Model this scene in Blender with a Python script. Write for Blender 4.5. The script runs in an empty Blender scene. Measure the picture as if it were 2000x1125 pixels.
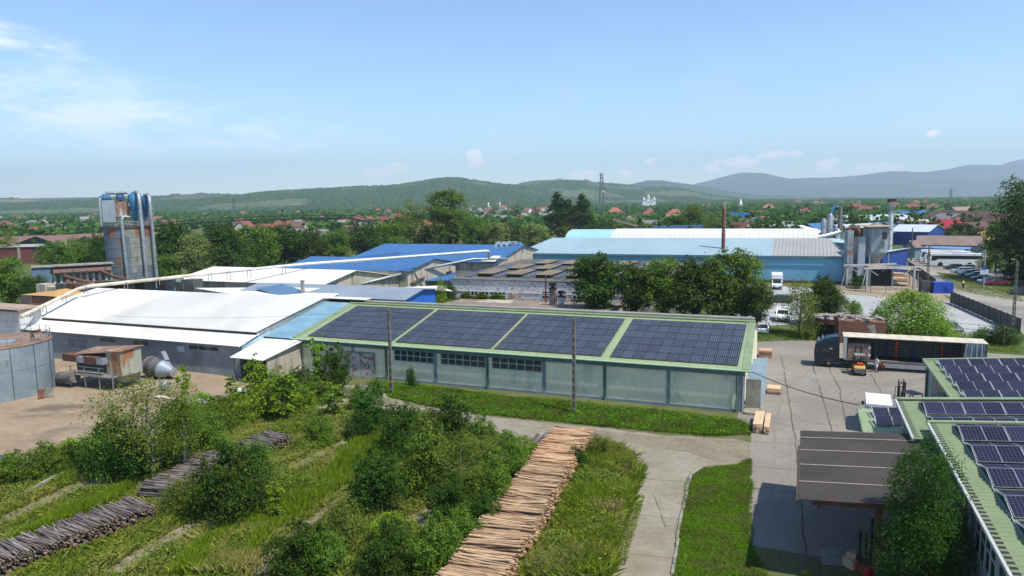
import bpy, math, random
import numpy as np
from mathutils import Vector, Matrix
rnd = random.Random(7)
S = bpy.context.scene
COL = S.collection
# ---------------------------------------------------------------- camera
FPX = 1392.0; CH = 19.5
_p = math.radians(6.98); _r = math.radians(0.92)
FW = Vector((0, math.cos(_p), -math.sin(_p))); _u = Vector((0, math.sin(_p), math.cos(_p))); _x = Vector((1, 0, 0))
RT = math.cos(_r) * _x - math.sin(_r) * _u
UP = math.sin(_r) * _x + math.cos(_r) * _u
cd = bpy.data.cameras.new('camera'); cam = bpy.data.objects.new('camera', cd); COL.objects.link(cam)
cd.sensor_width = 36.0; cd.lens = FPX * 36.0 / 2000.0; cd.clip_start = 0.5; cd.clip_end = 60000
M = Matrix((RT, UP, -FW)).transposed().to_4x4(); M.translation = (0, 0, CH)
cam.matrix_world = M; S.camera = cam
# ---------------------------------------------------------------- sun, sky, exposure
SUN_EL = math.radians(60); SUN_AZ = math.radians(130)      # azimuth from +Y towards +X
sl = bpy.data.lights.new('sun', 'SUN'); sl.energy = 4.2; sl.angle = math.radians(1.5); sl.color = (1, .955, .88)
so = bpy.data.objects.new('sun', sl); COL.objects.link(so)
sd = Vector((math.sin(SUN_AZ) * math.cos(SUN_EL), math.cos(SUN_AZ) * math.cos(SUN_EL), math.sin(SUN_EL)))
so.rotation_euler = (-sd).to_track_quat('-Z', 'Y').to_euler(); so.location = (0, 0, 300)
S.view_settings.view_transform = 'Standard'; S.view_settings.look = 'None'
HAZE_D = 1.3e-4
S.view_settings.exposure = 0.6; S.view_settings.gamma = 1.0
W = bpy.data.worlds.new('World'); S.world = W; W.use_nodes = True
wn = W.node_tree.nodes; wl = W.node_tree.links
for n in list(wn): wn.remove(n)
def wnode(t, **k):
    n = wn.new(t)
    for a, b in k.items(): setattr(n, a, b)
    return n
def wm(op, a, b=None, c=None, clamp=False):
    n = wn.new('ShaderNodeMath'); n.operation = op; n.use_clamp = clamp
    for i, v in enumerate((a, b, c)):
        if v is None: continue
        if isinstance(v, (int, float)): n.inputs[i].default_value = v
        else: wl.new(v, n.inputs[i])
    return n.outputs[0]
sky = wnode('ShaderNodeTexSky', sky_type='NISHITA', sun_disc=False, sun_elevation=SUN_EL, sun_rotation=SUN_AZ, altitude=400, air_density=1.0, dust_density=0.1, ozone_density=3.0)
tc = wnode('ShaderNodeTexCoord'); sx = wnode('ShaderNodeSeparateXYZ'); wl.new(tc.outputs['Generated'], sx.inputs[0])
az = wm('MULTIPLY', wm('ARCTAN2', sx.outputs[0], sx.outputs[1]), 57.2958)
el = wm('MULTIPLY', wm('ARCSINE', sx.outputs[2]), 57.2958)
cv = wnode('ShaderNodeCombineXYZ'); wl.new(az, cv.inputs[0]); wl.new(el, cv.inputs[1])
def wnoise(sc, det, sxy, rough=.6, dist=0.0, off=0.0):
    mp = wnode('ShaderNodeMapping'); mp.inputs['Scale'].default_value = (sxy[0], sxy[1], 1); mp.inputs['Location'].default_value = (off, off * .7, off); wl.new(cv.outputs[0], mp.inputs[0])
    n = wnode('ShaderNodeTexNoise'); n.inputs['Scale'].default_value = sc; n.inputs['Detail'].default_value = det; n.inputs['Roughness'].default_value = rough; n.inputs['Distortion'].default_value = dist
    wl.new(mp.outputs[0], n.inputs['Vector']); return n.outputs[0]
def sstep(v, a, b):
    n = wnode('ShaderNodeMapRange', interpolation_type='SMOOTHSTEP'); n.inputs['From Min'].default_value = a; n.inputs['From Max'].default_value = b
    wl.new(v, n.inputs['Value']); return n.outputs[0]
def ell(ca, ce, ra, re, tilt=0.0):
    a = wm('SUBTRACT', az, ca); e = wm('SUBTRACT', wm('SUBTRACT', el, ce), wm('MULTIPLY', a, tilt))
    d = wm('ADD', wm('POWER', wm('DIVIDE', a, ra), 2.0), wm('POWER', wm('DIVIDE', e, re), 2.0)); return d
cir = wnoise(.15, 7, (1, 3.6), .62, .35)
m1 = sstep(ell(-33, 6.6, 19, 3.8, -.09), 1.0, 0.05); m2 = sstep(ell(-21, 5.2, 11, 1.9, -.03), 1.0, 0.0); m3 = sstep(ell(-36, 10.8, 9, 1.4, -.1), 1.0, 0.0)
cm = wm('MAXIMUM', wm('MAXIMUM', m1, m2), m3)
cirm = wm('MULTIPLY', wm('MULTIPLY', sstep(cir, .36, .68), cm), .6)
cum = wnoise(1.3, 6, (1, 1.5), .6, .2, 3.0)
puffs = None
for px, py, ra, re, k in [(928, 312, .75, .85, 1), (775, 326, 1.0, .35, .6), (740, 338, 1.3, .4, .55), (1512, 302, 1.0, .32, .75), (1440, 316, 1.6, .45, .5), (1392, 327, .7, .3, .5), (1615, 322, .9, .55, .5),
                      (1822, 261, .55, .22, .45), (1268, 315, .4, .2, .45), (1222, 338, .5, .3, .5), (1140, 341, 1.2, .35, .45), (1715, 326, 1.6, .3, .35), (1555, 300, .6, .25, .4), (190, 182, 1.4, .5, .12)]:
    dv = FW + RT * ((px - 1000) / FPX) + UP * ((562.5 - py) / FPX); dv.normalize()
    q = sstep(wm('ADD', ell(math.degrees(math.atan2(dv.x, dv.y)), math.degrees(math.asin(dv.z)), ra, re), wm('MULTIPLY', wm('SUBTRACT', cum, .5), -4.0)), 1.25, 0.35)
    q = wm('MULTIPLY', q, min(1, k * 2.2)); puffs = q if puffs is None else wm('MAXIMUM', puffs, q)
veil = wm('MULTIPLY', sstep(wnoise(.09, 5, (1, 3.0), .55, .3, 9.0), .42, .75), wm('MULTIPLY', sstep(el, 16.0, 3.0), .08))
mixa = wm('MAXIMUM', cirm, wm('MAXIMUM', puffs, veil))
bg1 = wnode('ShaderNodeBackground'); bg1.inputs[1].default_value = 0.13
hsv = wnode('ShaderNodeHueSaturation'); hsv.inputs['Saturation'].default_value = 1.0; wl.new(sky.outputs[0], hsv.inputs['Color']); tint = wnode('ShaderNodeMix'); tint.data_type = 'RGBA'; tint.blend_type = 'MULTIPLY'; tint.inputs[0].default_value = 1; tint.inputs[7].default_value = (.90, .975, 1.04, 1); wl.new(hsv.outputs[0], tint.inputs[6]); wl.new(tint.outputs[2], bg1.inputs[0])
bg2 = wnode('ShaderNodeBackground'); bg2.inputs[0].default_value = (.86, .86, .90, 1); bg2.inputs[1].default_value = 1.15
mx = wnode('ShaderNodeMixShader'); wl.new(mixa, mx.inputs[0]); wl.new(bg1.outputs[0], mx.inputs[1]); wl.new(bg2.outputs[0], mx.inputs[2])
wo = wnode('ShaderNodeOutputWorld'); wl.new(mx.outputs[0], wo.inputs[0])
# ---------------------------------------------------------------- helpers
def ray(px, py): return FW + RT * ((px - 1000) / FPX) + UP * ((562.5 - py) / FPX)
def P(px, py, z=0.0):
    "pixel of the 2000 px wide photograph -> point at height z"
    d = ray(px, py); t = (z - CH) / d.z; return Vector((d.x * t, d.y * t, z))
def D(px, py, dist):
    "pixel -> point at forward distance dist"
    d = ray(px, py); t = dist / d.y; return Vector((d.x * t, dist, CH + d.z * t))
def V(*a): return Vector(a)
def zof(o):
    v = Vector((0, 0, 0))
    while o is not None: v = v + Vector(o.location); o = o.parent
    return v
class MB:
    def __init__(s): s.v = []; s.f = []; s.m = []; s.sm = []
    def add(s, vs, fs, mi=0, smooth=False):
        n = len(s.v); s.v += [tuple(q) for q in vs]
        for f in fs: s.f.append([i + n for i in f]); s.m.append(mi); s.sm.append(smooth)
        return s
    def quad(s, a, b, c, d, mi=0): return s.add([a, b, c, d], [(0, 1, 2, 3)], mi)
    def ext(s, poly, vec, mi=0):
        n = len(poly); vec = Vector(vec); vs = [Vector(q) for q in poly]; vs2 = [q + vec for q in vs]
        fs = [tuple(range(n)), tuple(range(2 * n - 1, n - 1, -1))] + [(i, (i + 1) % n, n + (i + 1) % n, n + i) for i in range(n)]
        return s.add(vs + vs2, fs, mi)
    def prism(s, pts, z0, z1, mi=0): return s.ext([(q[0], q[1], z0) for q in pts], (0, 0, z1 - z0), mi)
    def box(s, c, d, rz=0.0, mi=0, taper=1.0):
        "c = centre of the bottom face"
        hx, hy, hz = d[0] / 2, d[1] / 2, d[2]; ca, sa = math.cos(rz), math.sin(rz); vs = []
        for z, k in ((0, 1.0), (hz, taper)):
            for x, y in ((-hx, -hy), (hx, -hy), (hx, hy), (-hx, hy)):
                x *= k; y *= k
                vs.append((c[0] + x * ca - y * sa, c[1] + x * sa + y * ca, c[2] + z))
        return s.add(vs, [(3, 2, 1, 0), (4, 5, 6, 7), (0, 1, 5, 4), (1, 2, 6, 5), (2, 3, 7, 6), (3, 0, 4, 7)], mi)
    def slab(s, a, b, c, d, t, mi=0):
        a, b, c, d = map(Vector, (a, b, c, d)); n = (b - a).cross(d - a).normalized()
        if n.z < 0: n = -n
        return s.ext([a, b, c, d], n * t, mi)
    def tube(s, pts, r, n=8, mi=0, caps=True, smooth=True):
        pts = [Vector(q) for q in pts]; k = len(pts); rs = r if isinstance(r, (list, tuple)) else [r] * k
        t0 = (pts[1] - pts[0]).normalized(); ref = Vector((0, 0, 1)) if abs(t0.z) < .9 else Vector((1, 0, 0)); vs = []
        for i, q in enumerate(pts):
            t = (pts[min(i + 1, k - 1)] - pts[max(i - 1, 0)]).normalized()
            x = ref - t * ref.dot(t); x.normalize(); ref = x; y = t.cross(x)
            for j in range(n):
                a = 2 * math.pi * j / n; vs.append(q + (x * math.cos(a) + y * math.sin(a)) * rs[i])
        fs = [(i * n + j, i * n + (j + 1) % n, (i + 1) * n + (j + 1) % n, (i + 1) * n + j) for i in range(k - 1) for j in range(n)]
        s.add(vs, fs, mi, smooth)
        if caps: s.add([vs[j] for j in range(n)], [tuple(range(n))[::-1]], mi); s.add(vs[-n:], [tuple(range(n))], mi)
        return s
    def bar(s, a, b, w, h=None, mi=0):
        "square bar from a to b"
        a, b = Vector(a), Vector(b); t = (b - a).normalized(); ref = Vector((0, 0, 1)) if abs(t.z) < .95 else Vector((0, 1, 0))
        x = t.cross(ref).normalized() * (w / 2); y = x.cross(t).normalized() * ((h or w) / 2)
        return s.ext([a - x - y, a + x - y, a + x + y, a - x + y], b - a, mi)
    def lathe(s, prof, c=(0, 0, 0), n=24, mi=0, axis=None, smooth=True):
        "prof = [(r, z)...]"
        vs = []
        if axis is None: X, Y, Z = Vector((1, 0, 0)), Vector((0, 1, 0)), Vector((0, 0, 1))
        else:
            Z = Vector(axis).normalized(); X = Z.orthogonal().normalized(); Y = Z.cross(X)
        c = Vector(c)
        for r, z in prof:
            for j in range(n):
                a = 2 * math.pi * j / n; vs.append(c + X * (r * math.cos(a)) + Y * (r * math.sin(a)) + Z * z)
        k = len(prof); fs = [(i * n + j, i * n + (j + 1) % n, (i + 1) * n + (j + 1) % n, (i + 1) * n + j) for i in range(k - 1) for j in range(n)]
        s.add(vs, fs, mi, smooth)
        s.add(vs[:n], [tuple(range(n))[::-1]], mi); s.add(vs[-n:], [tuple(range(n))], mi)
        return s
    def build(s, name, mat, parent=None, bevel=0):
        me = bpy.data.meshes.new(name); off = zof(parent) if parent else Vector((0, 0, 0))
        me.from_pydata([(a - off.x, b - off.y, c - off.z) for a, b, c in s.v], [], s.f)
        for m in (mat if isinstance(mat, (list, tuple)) else [mat]): me.materials.append(m)
        me.polygons.foreach_set('material_index', s.m); me.polygons.foreach_set('use_smooth', s.sm); me.update()
        o = bpy.data.objects.new(name, me); COL.objects.link(o)
        if parent: o.parent = parent
        if bevel:
            b = o.modifiers.new('bevel', 'BEVEL'); b.width = bevel; b.segments = 2; b.limit_method = 'ANGLE'
        return o
def npmesh(name, verts, faces_n, nper, mats, midx=None, parent=None, smooth=False):
    "verts (N,3); faces consecutive polygons of nper corners given as an index array (F,nper)"
    me = bpy.data.meshes.new(name); nf = len(faces_n)
    off = zof(parent) if parent else Vector((0, 0, 0))
    v = (np.asarray(verts, dtype=np.float64) - np.array(off)).astype(np.float32)
    me.vertices.add(len(v)); me.vertices.foreach_set('co', v.ravel())
    me.loops.add(nf * nper); me.loops.foreach_set('vertex_index', np.asarray(faces_n, dtype=np.int32).ravel())
    me.polygons.add(nf); me.polygons.foreach_set('loop_start', np.arange(0, nf * nper, nper, dtype=np.int32))
    try: me.polygons.foreach_set('loop_total', np.full(nf, nper, dtype=np.int32))
    except Exception: pass
    for m in (mats if isinstance(mats, (list, tuple)) else [mats]): me.materials.append(m)
    if midx is not None: me.polygons.foreach_set('material_index', np.asarray(midx, dtype=np.int32))
    if smooth: me.polygons.foreach_set('use_smooth', np.ones(nf, dtype=bool))
    me.update(calc_edges=True)
    o = bpy.data.objects.new(name, me); COL.objects.link(o)
    if parent: o.parent = parent
    return o
def tag(o, label=None, cat=None, group=None, kind=None):
    if label: o['label'] = label
    if cat: o['category'] = cat
    if group: o['group'] = group
    if kind: o['kind'] = kind
    return o
def T(name, label, cat, loc=(0, 0, 0), group=None):
    o = bpy.data.objects.new(name, None); COL.objects.link(o); o.location = loc; o.empty_display_size = .2
    return tag(o, label, cat, group)
def kids(o, _c={}):
    return [c for c in o.children]
def dup(root, loc=None, rz=None, label=None, scale=None, group=None):
    r = root.copy(); COL.objects.link(r)
    if loc is not None: r.location = loc
    if rz is not None: r.rotation_euler = (0, 0, rz)
    if scale is not None: r.scale = scale if isinstance(scale, (tuple, list)) else (scale,) * 3
    if label: r['label'] = label
    if group: r['group'] = group
    for ch in KIDS(root):
        c = ch.copy(); COL.objects.link(c); c.parent = r
        for g in KIDS(ch):
            d = g.copy(); COL.objects.link(d); d.parent = c
    return r
_kc = {}
def KIDS(o):
    if o.name not in _kc: _kc[o.name] = list(o.children)
    return _kc[o.name]
# ---------------------------------------------------------------- materials
_mats = {}
def mat(name, c, rough=.85, c2=None, sc=1.0, fine=None, metal=0.0, bump=0.0, stripe=None, spec=.3, rust=None, coat=0.0, objvar=0.0, stretch=None, grime=None, ramp=(.38, .62), emit=None):
    if name in _mats: return _mats[name]
    m = bpy.data.materials.new(name); m.use_nodes = True; nt = m.node_tree; N = nt.nodes; Lk = nt.links; b = N['Principled BSDF']
    b.inputs['Roughness'].default_value = rough; b.inputs['Metallic'].default_value = metal; b.inputs['Specular IOR Level'].default_value = spec; b.inputs['Coat Weight'].default_value = coat
    c2 = c2 or tuple(x * .8 for x in c)
    tcn = N.new('ShaderNodeTexCoord'); co = tcn.outputs['Object']
    if stretch:
        mp = N.new('ShaderNodeMapping'); mp.inputs['Scale'].default_value = stretch; Lk.new(co, mp.inputs[0]); cs = mp.outputs[0]
    else: cs = co
    def noise(s, d=4, r=.6, vec=None):
        n = N.new('ShaderNodeTexNoise'); n.inputs['Scale'].default_value = s; n.inputs['Detail'].default_value = d; n.inputs['Roughness'].default_value = r; Lk.new(vec or cs, n.inputs['Vector']); return n.outputs[0]
    def rmp(v, a, bb):
        n = N.new('ShaderNodeMapRange'); n.inputs['From Min'].default_value = a; n.inputs['From Max'].default_value = bb; Lk.new(v, n.inputs['Value']); return n.outputs[0]
    def mix(f, a, bb):
        n = N.new('ShaderNodeMix'); n.data_type = 'RGBA'
        for i, v in ((0, f), (6, a), (7, bb)):
            if isinstance(v, (int, float)): n.inputs[i].default_value = v
            elif isinstance(v, tuple): n.inputs[i].default_value = (*v, 1) if len(v) == 3 else v
            else: Lk.new(v, n.inputs[i])
        return n.outputs[2]
    col = mix(rmp(noise(sc), *ramp), tuple(c), tuple(c2))
    if fine:
        fs, amt = fine; n2 = rmp(noise(fs, 3, .7), .3, .7); col2 = mix(n2, tuple(1 - amt for _ in range(3)), (1 + amt * .3,) * 3)
        mm = N.new('ShaderNodeMix'); mm.data_type = 'RGBA'; mm.blend_type = 'MULTIPLY'; mm.inputs[0].default_value = 1; Lk.new(col, mm.inputs[6]); Lk.new(col2, mm.inputs[7]); col = mm.outputs[2]
    if rust:
        rc, rs, a, bb = rust; col = mix(rmp(noise(rs, 6, .7), a, bb), col, tuple(rc))
    if grime:
        gc, gs, a, bb, st = grime; mp2 = N.new('ShaderNodeMapping'); mp2.inputs['Scale'].default_value = st; mp2.inputs['Location'].default_value = (7, 3, 5); Lk.new(co, mp2.inputs[0]); col = mix(rmp(noise(gs, 5, .65, mp2.outputs[0]), a, bb), col, tuple(gc))
    if objvar:
        oi = N.new('ShaderNodeObjectInfo'); hv = N.new('ShaderNodeHueSaturation'); Lk.new(rmp(oi.outputs['Random'], 0, 1), hv.inputs['Value'])
        mr = [n for n in N if n.type == 'MAP_RANGE'][-1]; mr.inputs['To Min'].default_value = 1 - objvar; mr.inputs['To Max'].default_value = 1 + objvar; Lk.new(col, hv.inputs['Color']); col = hv.outputs[0]
    h = None
    if stripe:
        dv, per, dep, dark = stripe; vm = N.new('ShaderNodeVectorMath'); vm.operation = 'DOT_PRODUCT'; Lk.new(co, vm.inputs[0]); vm.inputs[1].default_value = tuple(Vector(dv).normalized())
        s1 = N.new('ShaderNodeMath'); s1.operation = 'MULTIPLY'; s1.inputs[1].default_value = 2 * math.pi / per; Lk.new(vm.outputs['Value'], s1.inputs[0])
        s2 = N.new('ShaderNodeMath'); s2.operation = 'SINE'; Lk.new(s1.outputs[0], s2.inputs[0]); h = s2.outputs[0]
        if dark: col = mix(rmp(h, .6, 1.0), col, tuple(dark)) if isinstance(dark, tuple) else col
    Lk.new(col, b.inputs['Base Color'])
    if bump or stripe:
        bp = N.new('ShaderNodeBump'); bp.inputs['Distance'].default_value = 1.0
        if stripe and stripe[2]:
            sm = N.new('ShaderNodeMath'); sm.operation = 'MULTIPLY'; sm.inputs[1].default_value = stripe[2]; Lk.new(h, sm.inputs[0]); hh = sm.outputs[0]
            Lk.new(hh, bp.inputs['Height']); bp.inputs['Strength'].default_value = 1.0
        else:
            sm = N.new('ShaderNodeMath'); sm.operation = 'MULTIPLY'; sm.inputs[1].default_value = bump; Lk.new(noise((fine or (sc * 4, 0))[0], 5, .65), sm.inputs[0]); Lk.new(sm.outputs[0], bp.inputs['Height'])
        Lk.new(bp.outputs[0], b.inputs['Normal'])
    if emit: b.inputs['Emission Color'].default_value = (*emit, 1); b.inputs['Emission Strength'].default_value = 1
    _mats[name] = m; return m
def leafmat(name, c, c2, c3=None, ov=.12, trans=.42, big=None):
    if name in _mats: return _mats[name]
    m = bpy.data.materials.new(name); m.use_nodes = True; N = m.node_tree.nodes; Lk = m.node_tree.links; b = N['Principled BSDF']
    g = N.new('ShaderNodeNewGeometry'); rp = N.new('ShaderNodeValToRGB'); e = rp.color_ramp.elements
    K = (1.65, 1.8, 1.0); e[0].color = (*[k * x for k, x in zip(K, c)], 1); e[1].color = (*[k * x for k, x in zip(K, c2)], 1); e[1].position = .85
    if c3: q = e.new(.97); q.color = (*[min(.5, k * x) for k, x in zip(K, c3)], 1)
    Lk.new(g.outputs['Random Per Island'], rp.inputs[0]); col = rp.outputs[0]
    if big:
        tcn = N.new('ShaderNodeTexCoord'); n = N.new('ShaderNodeTexNoise'); n.inputs['Scale'].default_value = big[0]; n.inputs['Detail'].default_value = 3; Lk.new(tcn.outputs['Object'], n.inputs['Vector'])
        r2 = N.new('ShaderNodeMapRange'); r2.inputs['From Min'].default_value = .42; r2.inputs['From Max'].default_value = .62; Lk.new(n.outputs[0], r2.inputs[0])
        mm = N.new('ShaderNodeMix'); mm.data_type = 'RGBA'; Lk.new(r2.outputs[0], mm.inputs[0]); Lk.new(col, mm.inputs[6]); mm.inputs[7].default_value = (*big[1], 1); col = mm.outputs[2]
    oi = N.new('ShaderNodeObjectInfo'); mr = N.new('ShaderNodeMapRange'); mr.inputs['To Min'].default_value = 1 - ov; mr.inputs['To Max'].default_value = 1 + ov * 1.4; Lk.new(oi.outputs['Random'], mr.inputs[0])
    mh = N.new('ShaderNodeMapRange'); mh.inputs['To Min'].default_value = .5 - ov * .12; mh.inputs['To Max'].default_value = .5 + ov * .12; Lk.new(oi.outputs['Random'], mh.inputs[0])
    hv = N.new('ShaderNodeHueSaturation'); Lk.new(mr.outputs[0], hv.inputs['Value']); Lk.new(mh.outputs[0], hv.inputs['Hue']); Lk.new(col, hv.inputs['Color'])
    Lk.new(hv.outputs[0], b.inputs['Base Color']); b.inputs['Roughness'].default_value = .62; b.inputs['Specular IOR Level'].default_value = .10
    tr = N.new('ShaderNodeBsdfTranslucent'); Lk.new(hv.outputs[0], tr.inputs[0]); ms = N.new('ShaderNodeMixShader'); ms.inputs[0].default_value = trans
    Lk.new(b.outputs[0], ms.inputs[1]); Lk.new(tr.outputs[0], ms.inputs[2]); Lk.new(ms.outputs[0], N['Material Output'].inputs[0])
    _mats[name] = m; return m
# ---------------------------------------------------------------- numpy noise
def vnoise(x, y, seed=0):
    xi = np.floor(x).astype(np.int64); yi = np.floor(y).astype(np.int64); xf = x - xi; yf = y - yi
    def h(a, b):
        n = (a * 374761393 + b * 668265263 + seed * 1442695041) & 0x7fffffff; n = ((n ^ (n >> 13)) * 1274126177) & 0x7fffffff; return ((n ^ (n >> 16)) & 0xffff) / 65535.0
    u = xf * xf * (3 - 2 * xf); v = yf * yf * (3 - 2 * yf)
    return (h(xi, yi) * (1 - u) + h(xi + 1, yi) * u) * (1 - v) + (h(xi, yi + 1) * (1 - u) + h(xi + 1, yi + 1) * u) * v
def fbm(x, y, o=4, seed=0):
    s = 0; a = .5; t = 0
    for i in range(o): s = s + a * vnoise(x * 2 ** i, y * 2 ** i, seed + i); t += a; a *= .5
    return s / t
# ---------------------------------------------------------------- ground
GRS = (.055, .085, .018); DRT = (.17, .125, .085)
m_ter = mat('terrain ground', (.06, .10, .022), 1, (.11, .125, .032), .02, fine=(.4, .3), bump=.1, grime=((.20, .17, .10), .006, .58, .66, (1, 1, 1)))
m_field = mat('meadow soil', (.10, .12, .03), 1, (.15, .13, .065), .25, fine=(5, .4), bump=.08)
m_lawn = mat('lawn soil', (.06, .095, .018), 1, (.10, .11, .03), .5, fine=(8, .4), bump=.05)
m_dirt = mat('yard dirt', (.30, .23, .15), 1, (.24, .175, .11), .12, fine=(1.6, .22), bump=.03, grime=((.14, .10, .072), .11, .52, .68, (1, 1.6, 1)))
m_conc = mat('yard concrete', (.25, .222, .18), .9, (.21, .186, .15), .15, fine=(2.5, .18), bump=.01, rust=((.13, .12, .105), .35, .62, .74), grime=((.165, .148, .128), .09, .50, .66, (1, 2.2, 1)))
m_conc2 = mat('old concrete road', (.275, .245, .185), .95, (.215, .187, .135), .22, fine=(2.2, .22), bump=.02, grime=((.19, .16, .105), .16, .55, .68, (1, 1, 1)))
m_white = mat('pale paving', (.36, .36, .352), .9, (.31, .31, .303), .1, fine=(1.5, .08))
m_road = mat('road asphalt', (.22, .20, .172), .9, (.18, .165, .143), .1, fine=(1.2, .12), grime=((.28, .255, .21), .07, .5, .62, (1, 1, 1)))
m_sand = mat('sandy yard', (.32, .26, .18), 1, (.25, .20, .135), .2, fine=(2, .2))
m_joint = mat('joint filler', (.075, .066, .05), 1, (.12, .105, .075), 1.0)
def sheet(name, pts, m, z, sub=0.0, jit=0.0, seed=0):
    r = random.Random(seed); out = []
    for i in range(len(pts)):
        a, b = Vector(pts[i]), Vector(pts[(i + 1) % len(pts)])
        k = max(1, int((b - a).length / sub)) if sub else 1
        for j in range(k):
            q = a.lerp(b, j / k); 
            if sub: q = q + Vector((r.gauss(0, jit), r.gauss(0, jit), 0))
            out.append((q.x, q.y, z))
    o = MB().add(out, [tuple(range(len(out)))]).build(name, m); o['kind'] = 'structure'
    return o
def psheet(name, px, m, z, **k): return sheet(name, [P(a, b) for a, b in px], m, z, **k)
g = MB(); R_ = 10400
g.add([(-R_, -300, 0), (R_, -300, 0), (R_, R_, 0), (-R_, R_, 0)], [(0, 1, 2, 3)]); o = g.build('ground', m_ter); o['kind'] = 'structure'
sheet('meadow', [(-70, 10, 0), (14, 10, 0), (21, 62, 0), (-17, 78, 0), (-60, 95, 0), (-90, 90, 0)], m_field, .004)
psheet('dirt_yard', [(-260, 690), (100, 690), (470, 738), (520, 745), (455, 775), (330, 812), (250, 850), (150, 878), (40, 905), (-120, 950), (-400, 1000)], m_dirt, .010, sub=1.0, jit=.18)
CONC = [P(1467, 1066), P(1467, 835), P(1440, 825), P(1447, 700), P(1482, 655), P(1600, 664), P(1930, 690), P(2300, 712), P(2500, 1000), P(2300, 1250), P(1800, 1128), P(1600, 1088)]
sheet('concrete_yard', CONC, m_conc, .016)
psheet('concrete_road', [(640, 752), (700, 752), (745, 752), (790, 788), (940, 812), (1160, 834), (1290, 850), (1440, 858), (1467, 866), (1467, 896), (1440, 906), (1375, 912), (1345, 935), (1312, 1128), (1185, 1128), (1225, 1020), (1250, 930), (1240, 888), (1170, 858), (1130, 862), (1040, 872), (1000, 905), (960, 895), (985, 850), (900, 826), (800, 806), (690, 790), (600, 812), (560, 800)], m_conc2, .012, sub=.7, jit=.10)
psheet('lawn', [(1347, 932), (1375, 914), (1440, 909), (1467, 895), (1467, 1066), (1500, 1128), (1314, 1128)], m_lawn, .020, sub=.8, jit=.04)
psheet('grass_strip', [(745, 745), (1000, 775), (1300, 803), (1445, 822), (1468, 834), (1467, 850), (1400, 853), (1290, 845), (1160, 832), (940, 810), (820, 790), (760, 776)], m_lawn, .022, sub=.8, jit=.12)
psheet('paved_lot', [(1440, 640), (1440, 556), (1560, 560), (1645, 574), (1740, 583), (1850, 590), (1868, 588), (1992, 648), (1960, 664), (1860, 655), (1700, 650), (1600, 640), (1540, 634)], m_white, .010)
psheet('sand_yard', [(1600, 556), (1790, 508), (1860, 592), (1740, 583), (1645, 574)], m_sand, .008, sub=2, jit=.3)
psheet('road', [(1768, 490), (1800, 488), (1830, 505), (1930, 520), (2050, 545), (2300, 610), (2400, 720), (2050, 690), (1992, 645), (1868, 590), (1820, 556), (1780, 522)], m_road, .014, sub=2, jit=.25)
psheet('grass_verge', [(1830, 532), (2010, 545), (2060, 590), (1990, 578), (1900, 562)], m_lawn, .019, sub=1, jit=.4)
psheet('darker_slab', [(1467.5, 966), (1562, 972), (1700, 985), (1900, 1000), (1900, 1140), (1800, 1128), (1600, 1087), (1467.5, 1065)], mat('darker slab tone', (.235, .21, .175), .9, (.195, .173, .142), .25, fine=(2.5, .18)), .0175)  # slightly darker tone over the lower part of the yard
psheet('dirt_verge', [(1150, 838), (1290, 853), (1440, 860), (1466, 868), (1466, 896), (1440, 904), (1400, 900), (1330, 880), (1240, 866), (1160, 850)], mat('verge dirt', (.235, .195, .135), 1, (.19, .155, .105), .6, fine=(3, .3)), .0145, sub=.6, jit=.15)
# joints and cracks of the yard slabs
def crack(name, px, w, z=.020, seed=1, m=None):
    r = random.Random(seed); b = MB(); pts = [P(*q) for q in px]; line = []
    for i in range(len(pts) - 1):
        k = max(2, int((pts[i + 1] - pts[i]).length / .8))
        for j in range(k): line.append(pts[i].lerp(pts[i + 1], j / k) + Vector((r.gauss(0, .035), r.gauss(0, .035), 0)))
    line.append(pts[-1])
    for i in range(len(line) - 1):
        d = (line[i + 1] - line[i]).normalized(); n = Vector((-d.y, d.x, 0)) * w / 2 * (.6 + r.random() * .8)
        b.add([(q.x, q.y, z) for q in (line[i] - n, line[i] + n, line[i + 1] + n, line[i + 1] - n)], [(0, 1, 2, 3)])
    o = b.build(name, m or m_joint); o['kind'] = 'structure'; return o
for i, l in enumerate([[(1526, 694), (1542, 790), (1553, 860), (1562, 960), (1577, 1110)], [(1588, 715), (1620, 825), (1640, 900)], [(1590, 660), (1640, 760), (1652, 830)], [(1760, 745), (1800, 820)], [(1700, 730), (1740, 800)],
                       [(1470, 862), (1553, 868), (1700, 880)], [(1470, 812), (1640, 832)], [(1482, 780), (1690, 800)], [(1476, 727), (1700, 752)], [(1480, 705), (1640, 716)], [(1468, 955), (1560, 962), (1700, 980)], [(1610, 742), (1800, 760)], [(1470, 912), (1560, 918)]]):
    crack('slab_joint', l, .11 if i < 5 else .06, seed=i)
for i, l in enumerate([[(1130, 862), (1235, 872), (1340, 882), (1420, 905)], [(1250, 935), (1340, 942)], [(1240, 1005), (1330, 1015)], [(1205, 1080), (1320, 1090)], [(1275, 965), (1300, 1030)], [(1000, 830), (1160, 850)]]):
    crack('slab_joint', l, .05, z=.017, seed=20 + i)
m_tyre_mark = mat('tyre mark dirt', (.17, .152, .13), .9, (.21, .19, .16), 1.2)
for i, l in enumerate([[(1560, 1000), (1540, 930), (1545, 860), (1580, 790), (1640, 745)], [(1575, 1000), (1556, 930), (1561, 862), (1594, 793), (1652, 749)], [(1500, 1040), (1510, 940), (1512, 850), (1530, 760), (1590, 720)], [(1640, 800), (1660, 770), (1720, 748), (1790, 745)], [(1650, 806), (1672, 776), (1728, 754), (1795, 751)]]): crack('tyre_mark', l, .20, z=.018, seed=60 + i, m=m_tyre_mark)
m_patch = mat('dark patch', (.20, .185, .165), .9, (.26, .24, .21), .8, fine=(3, .15))
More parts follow.
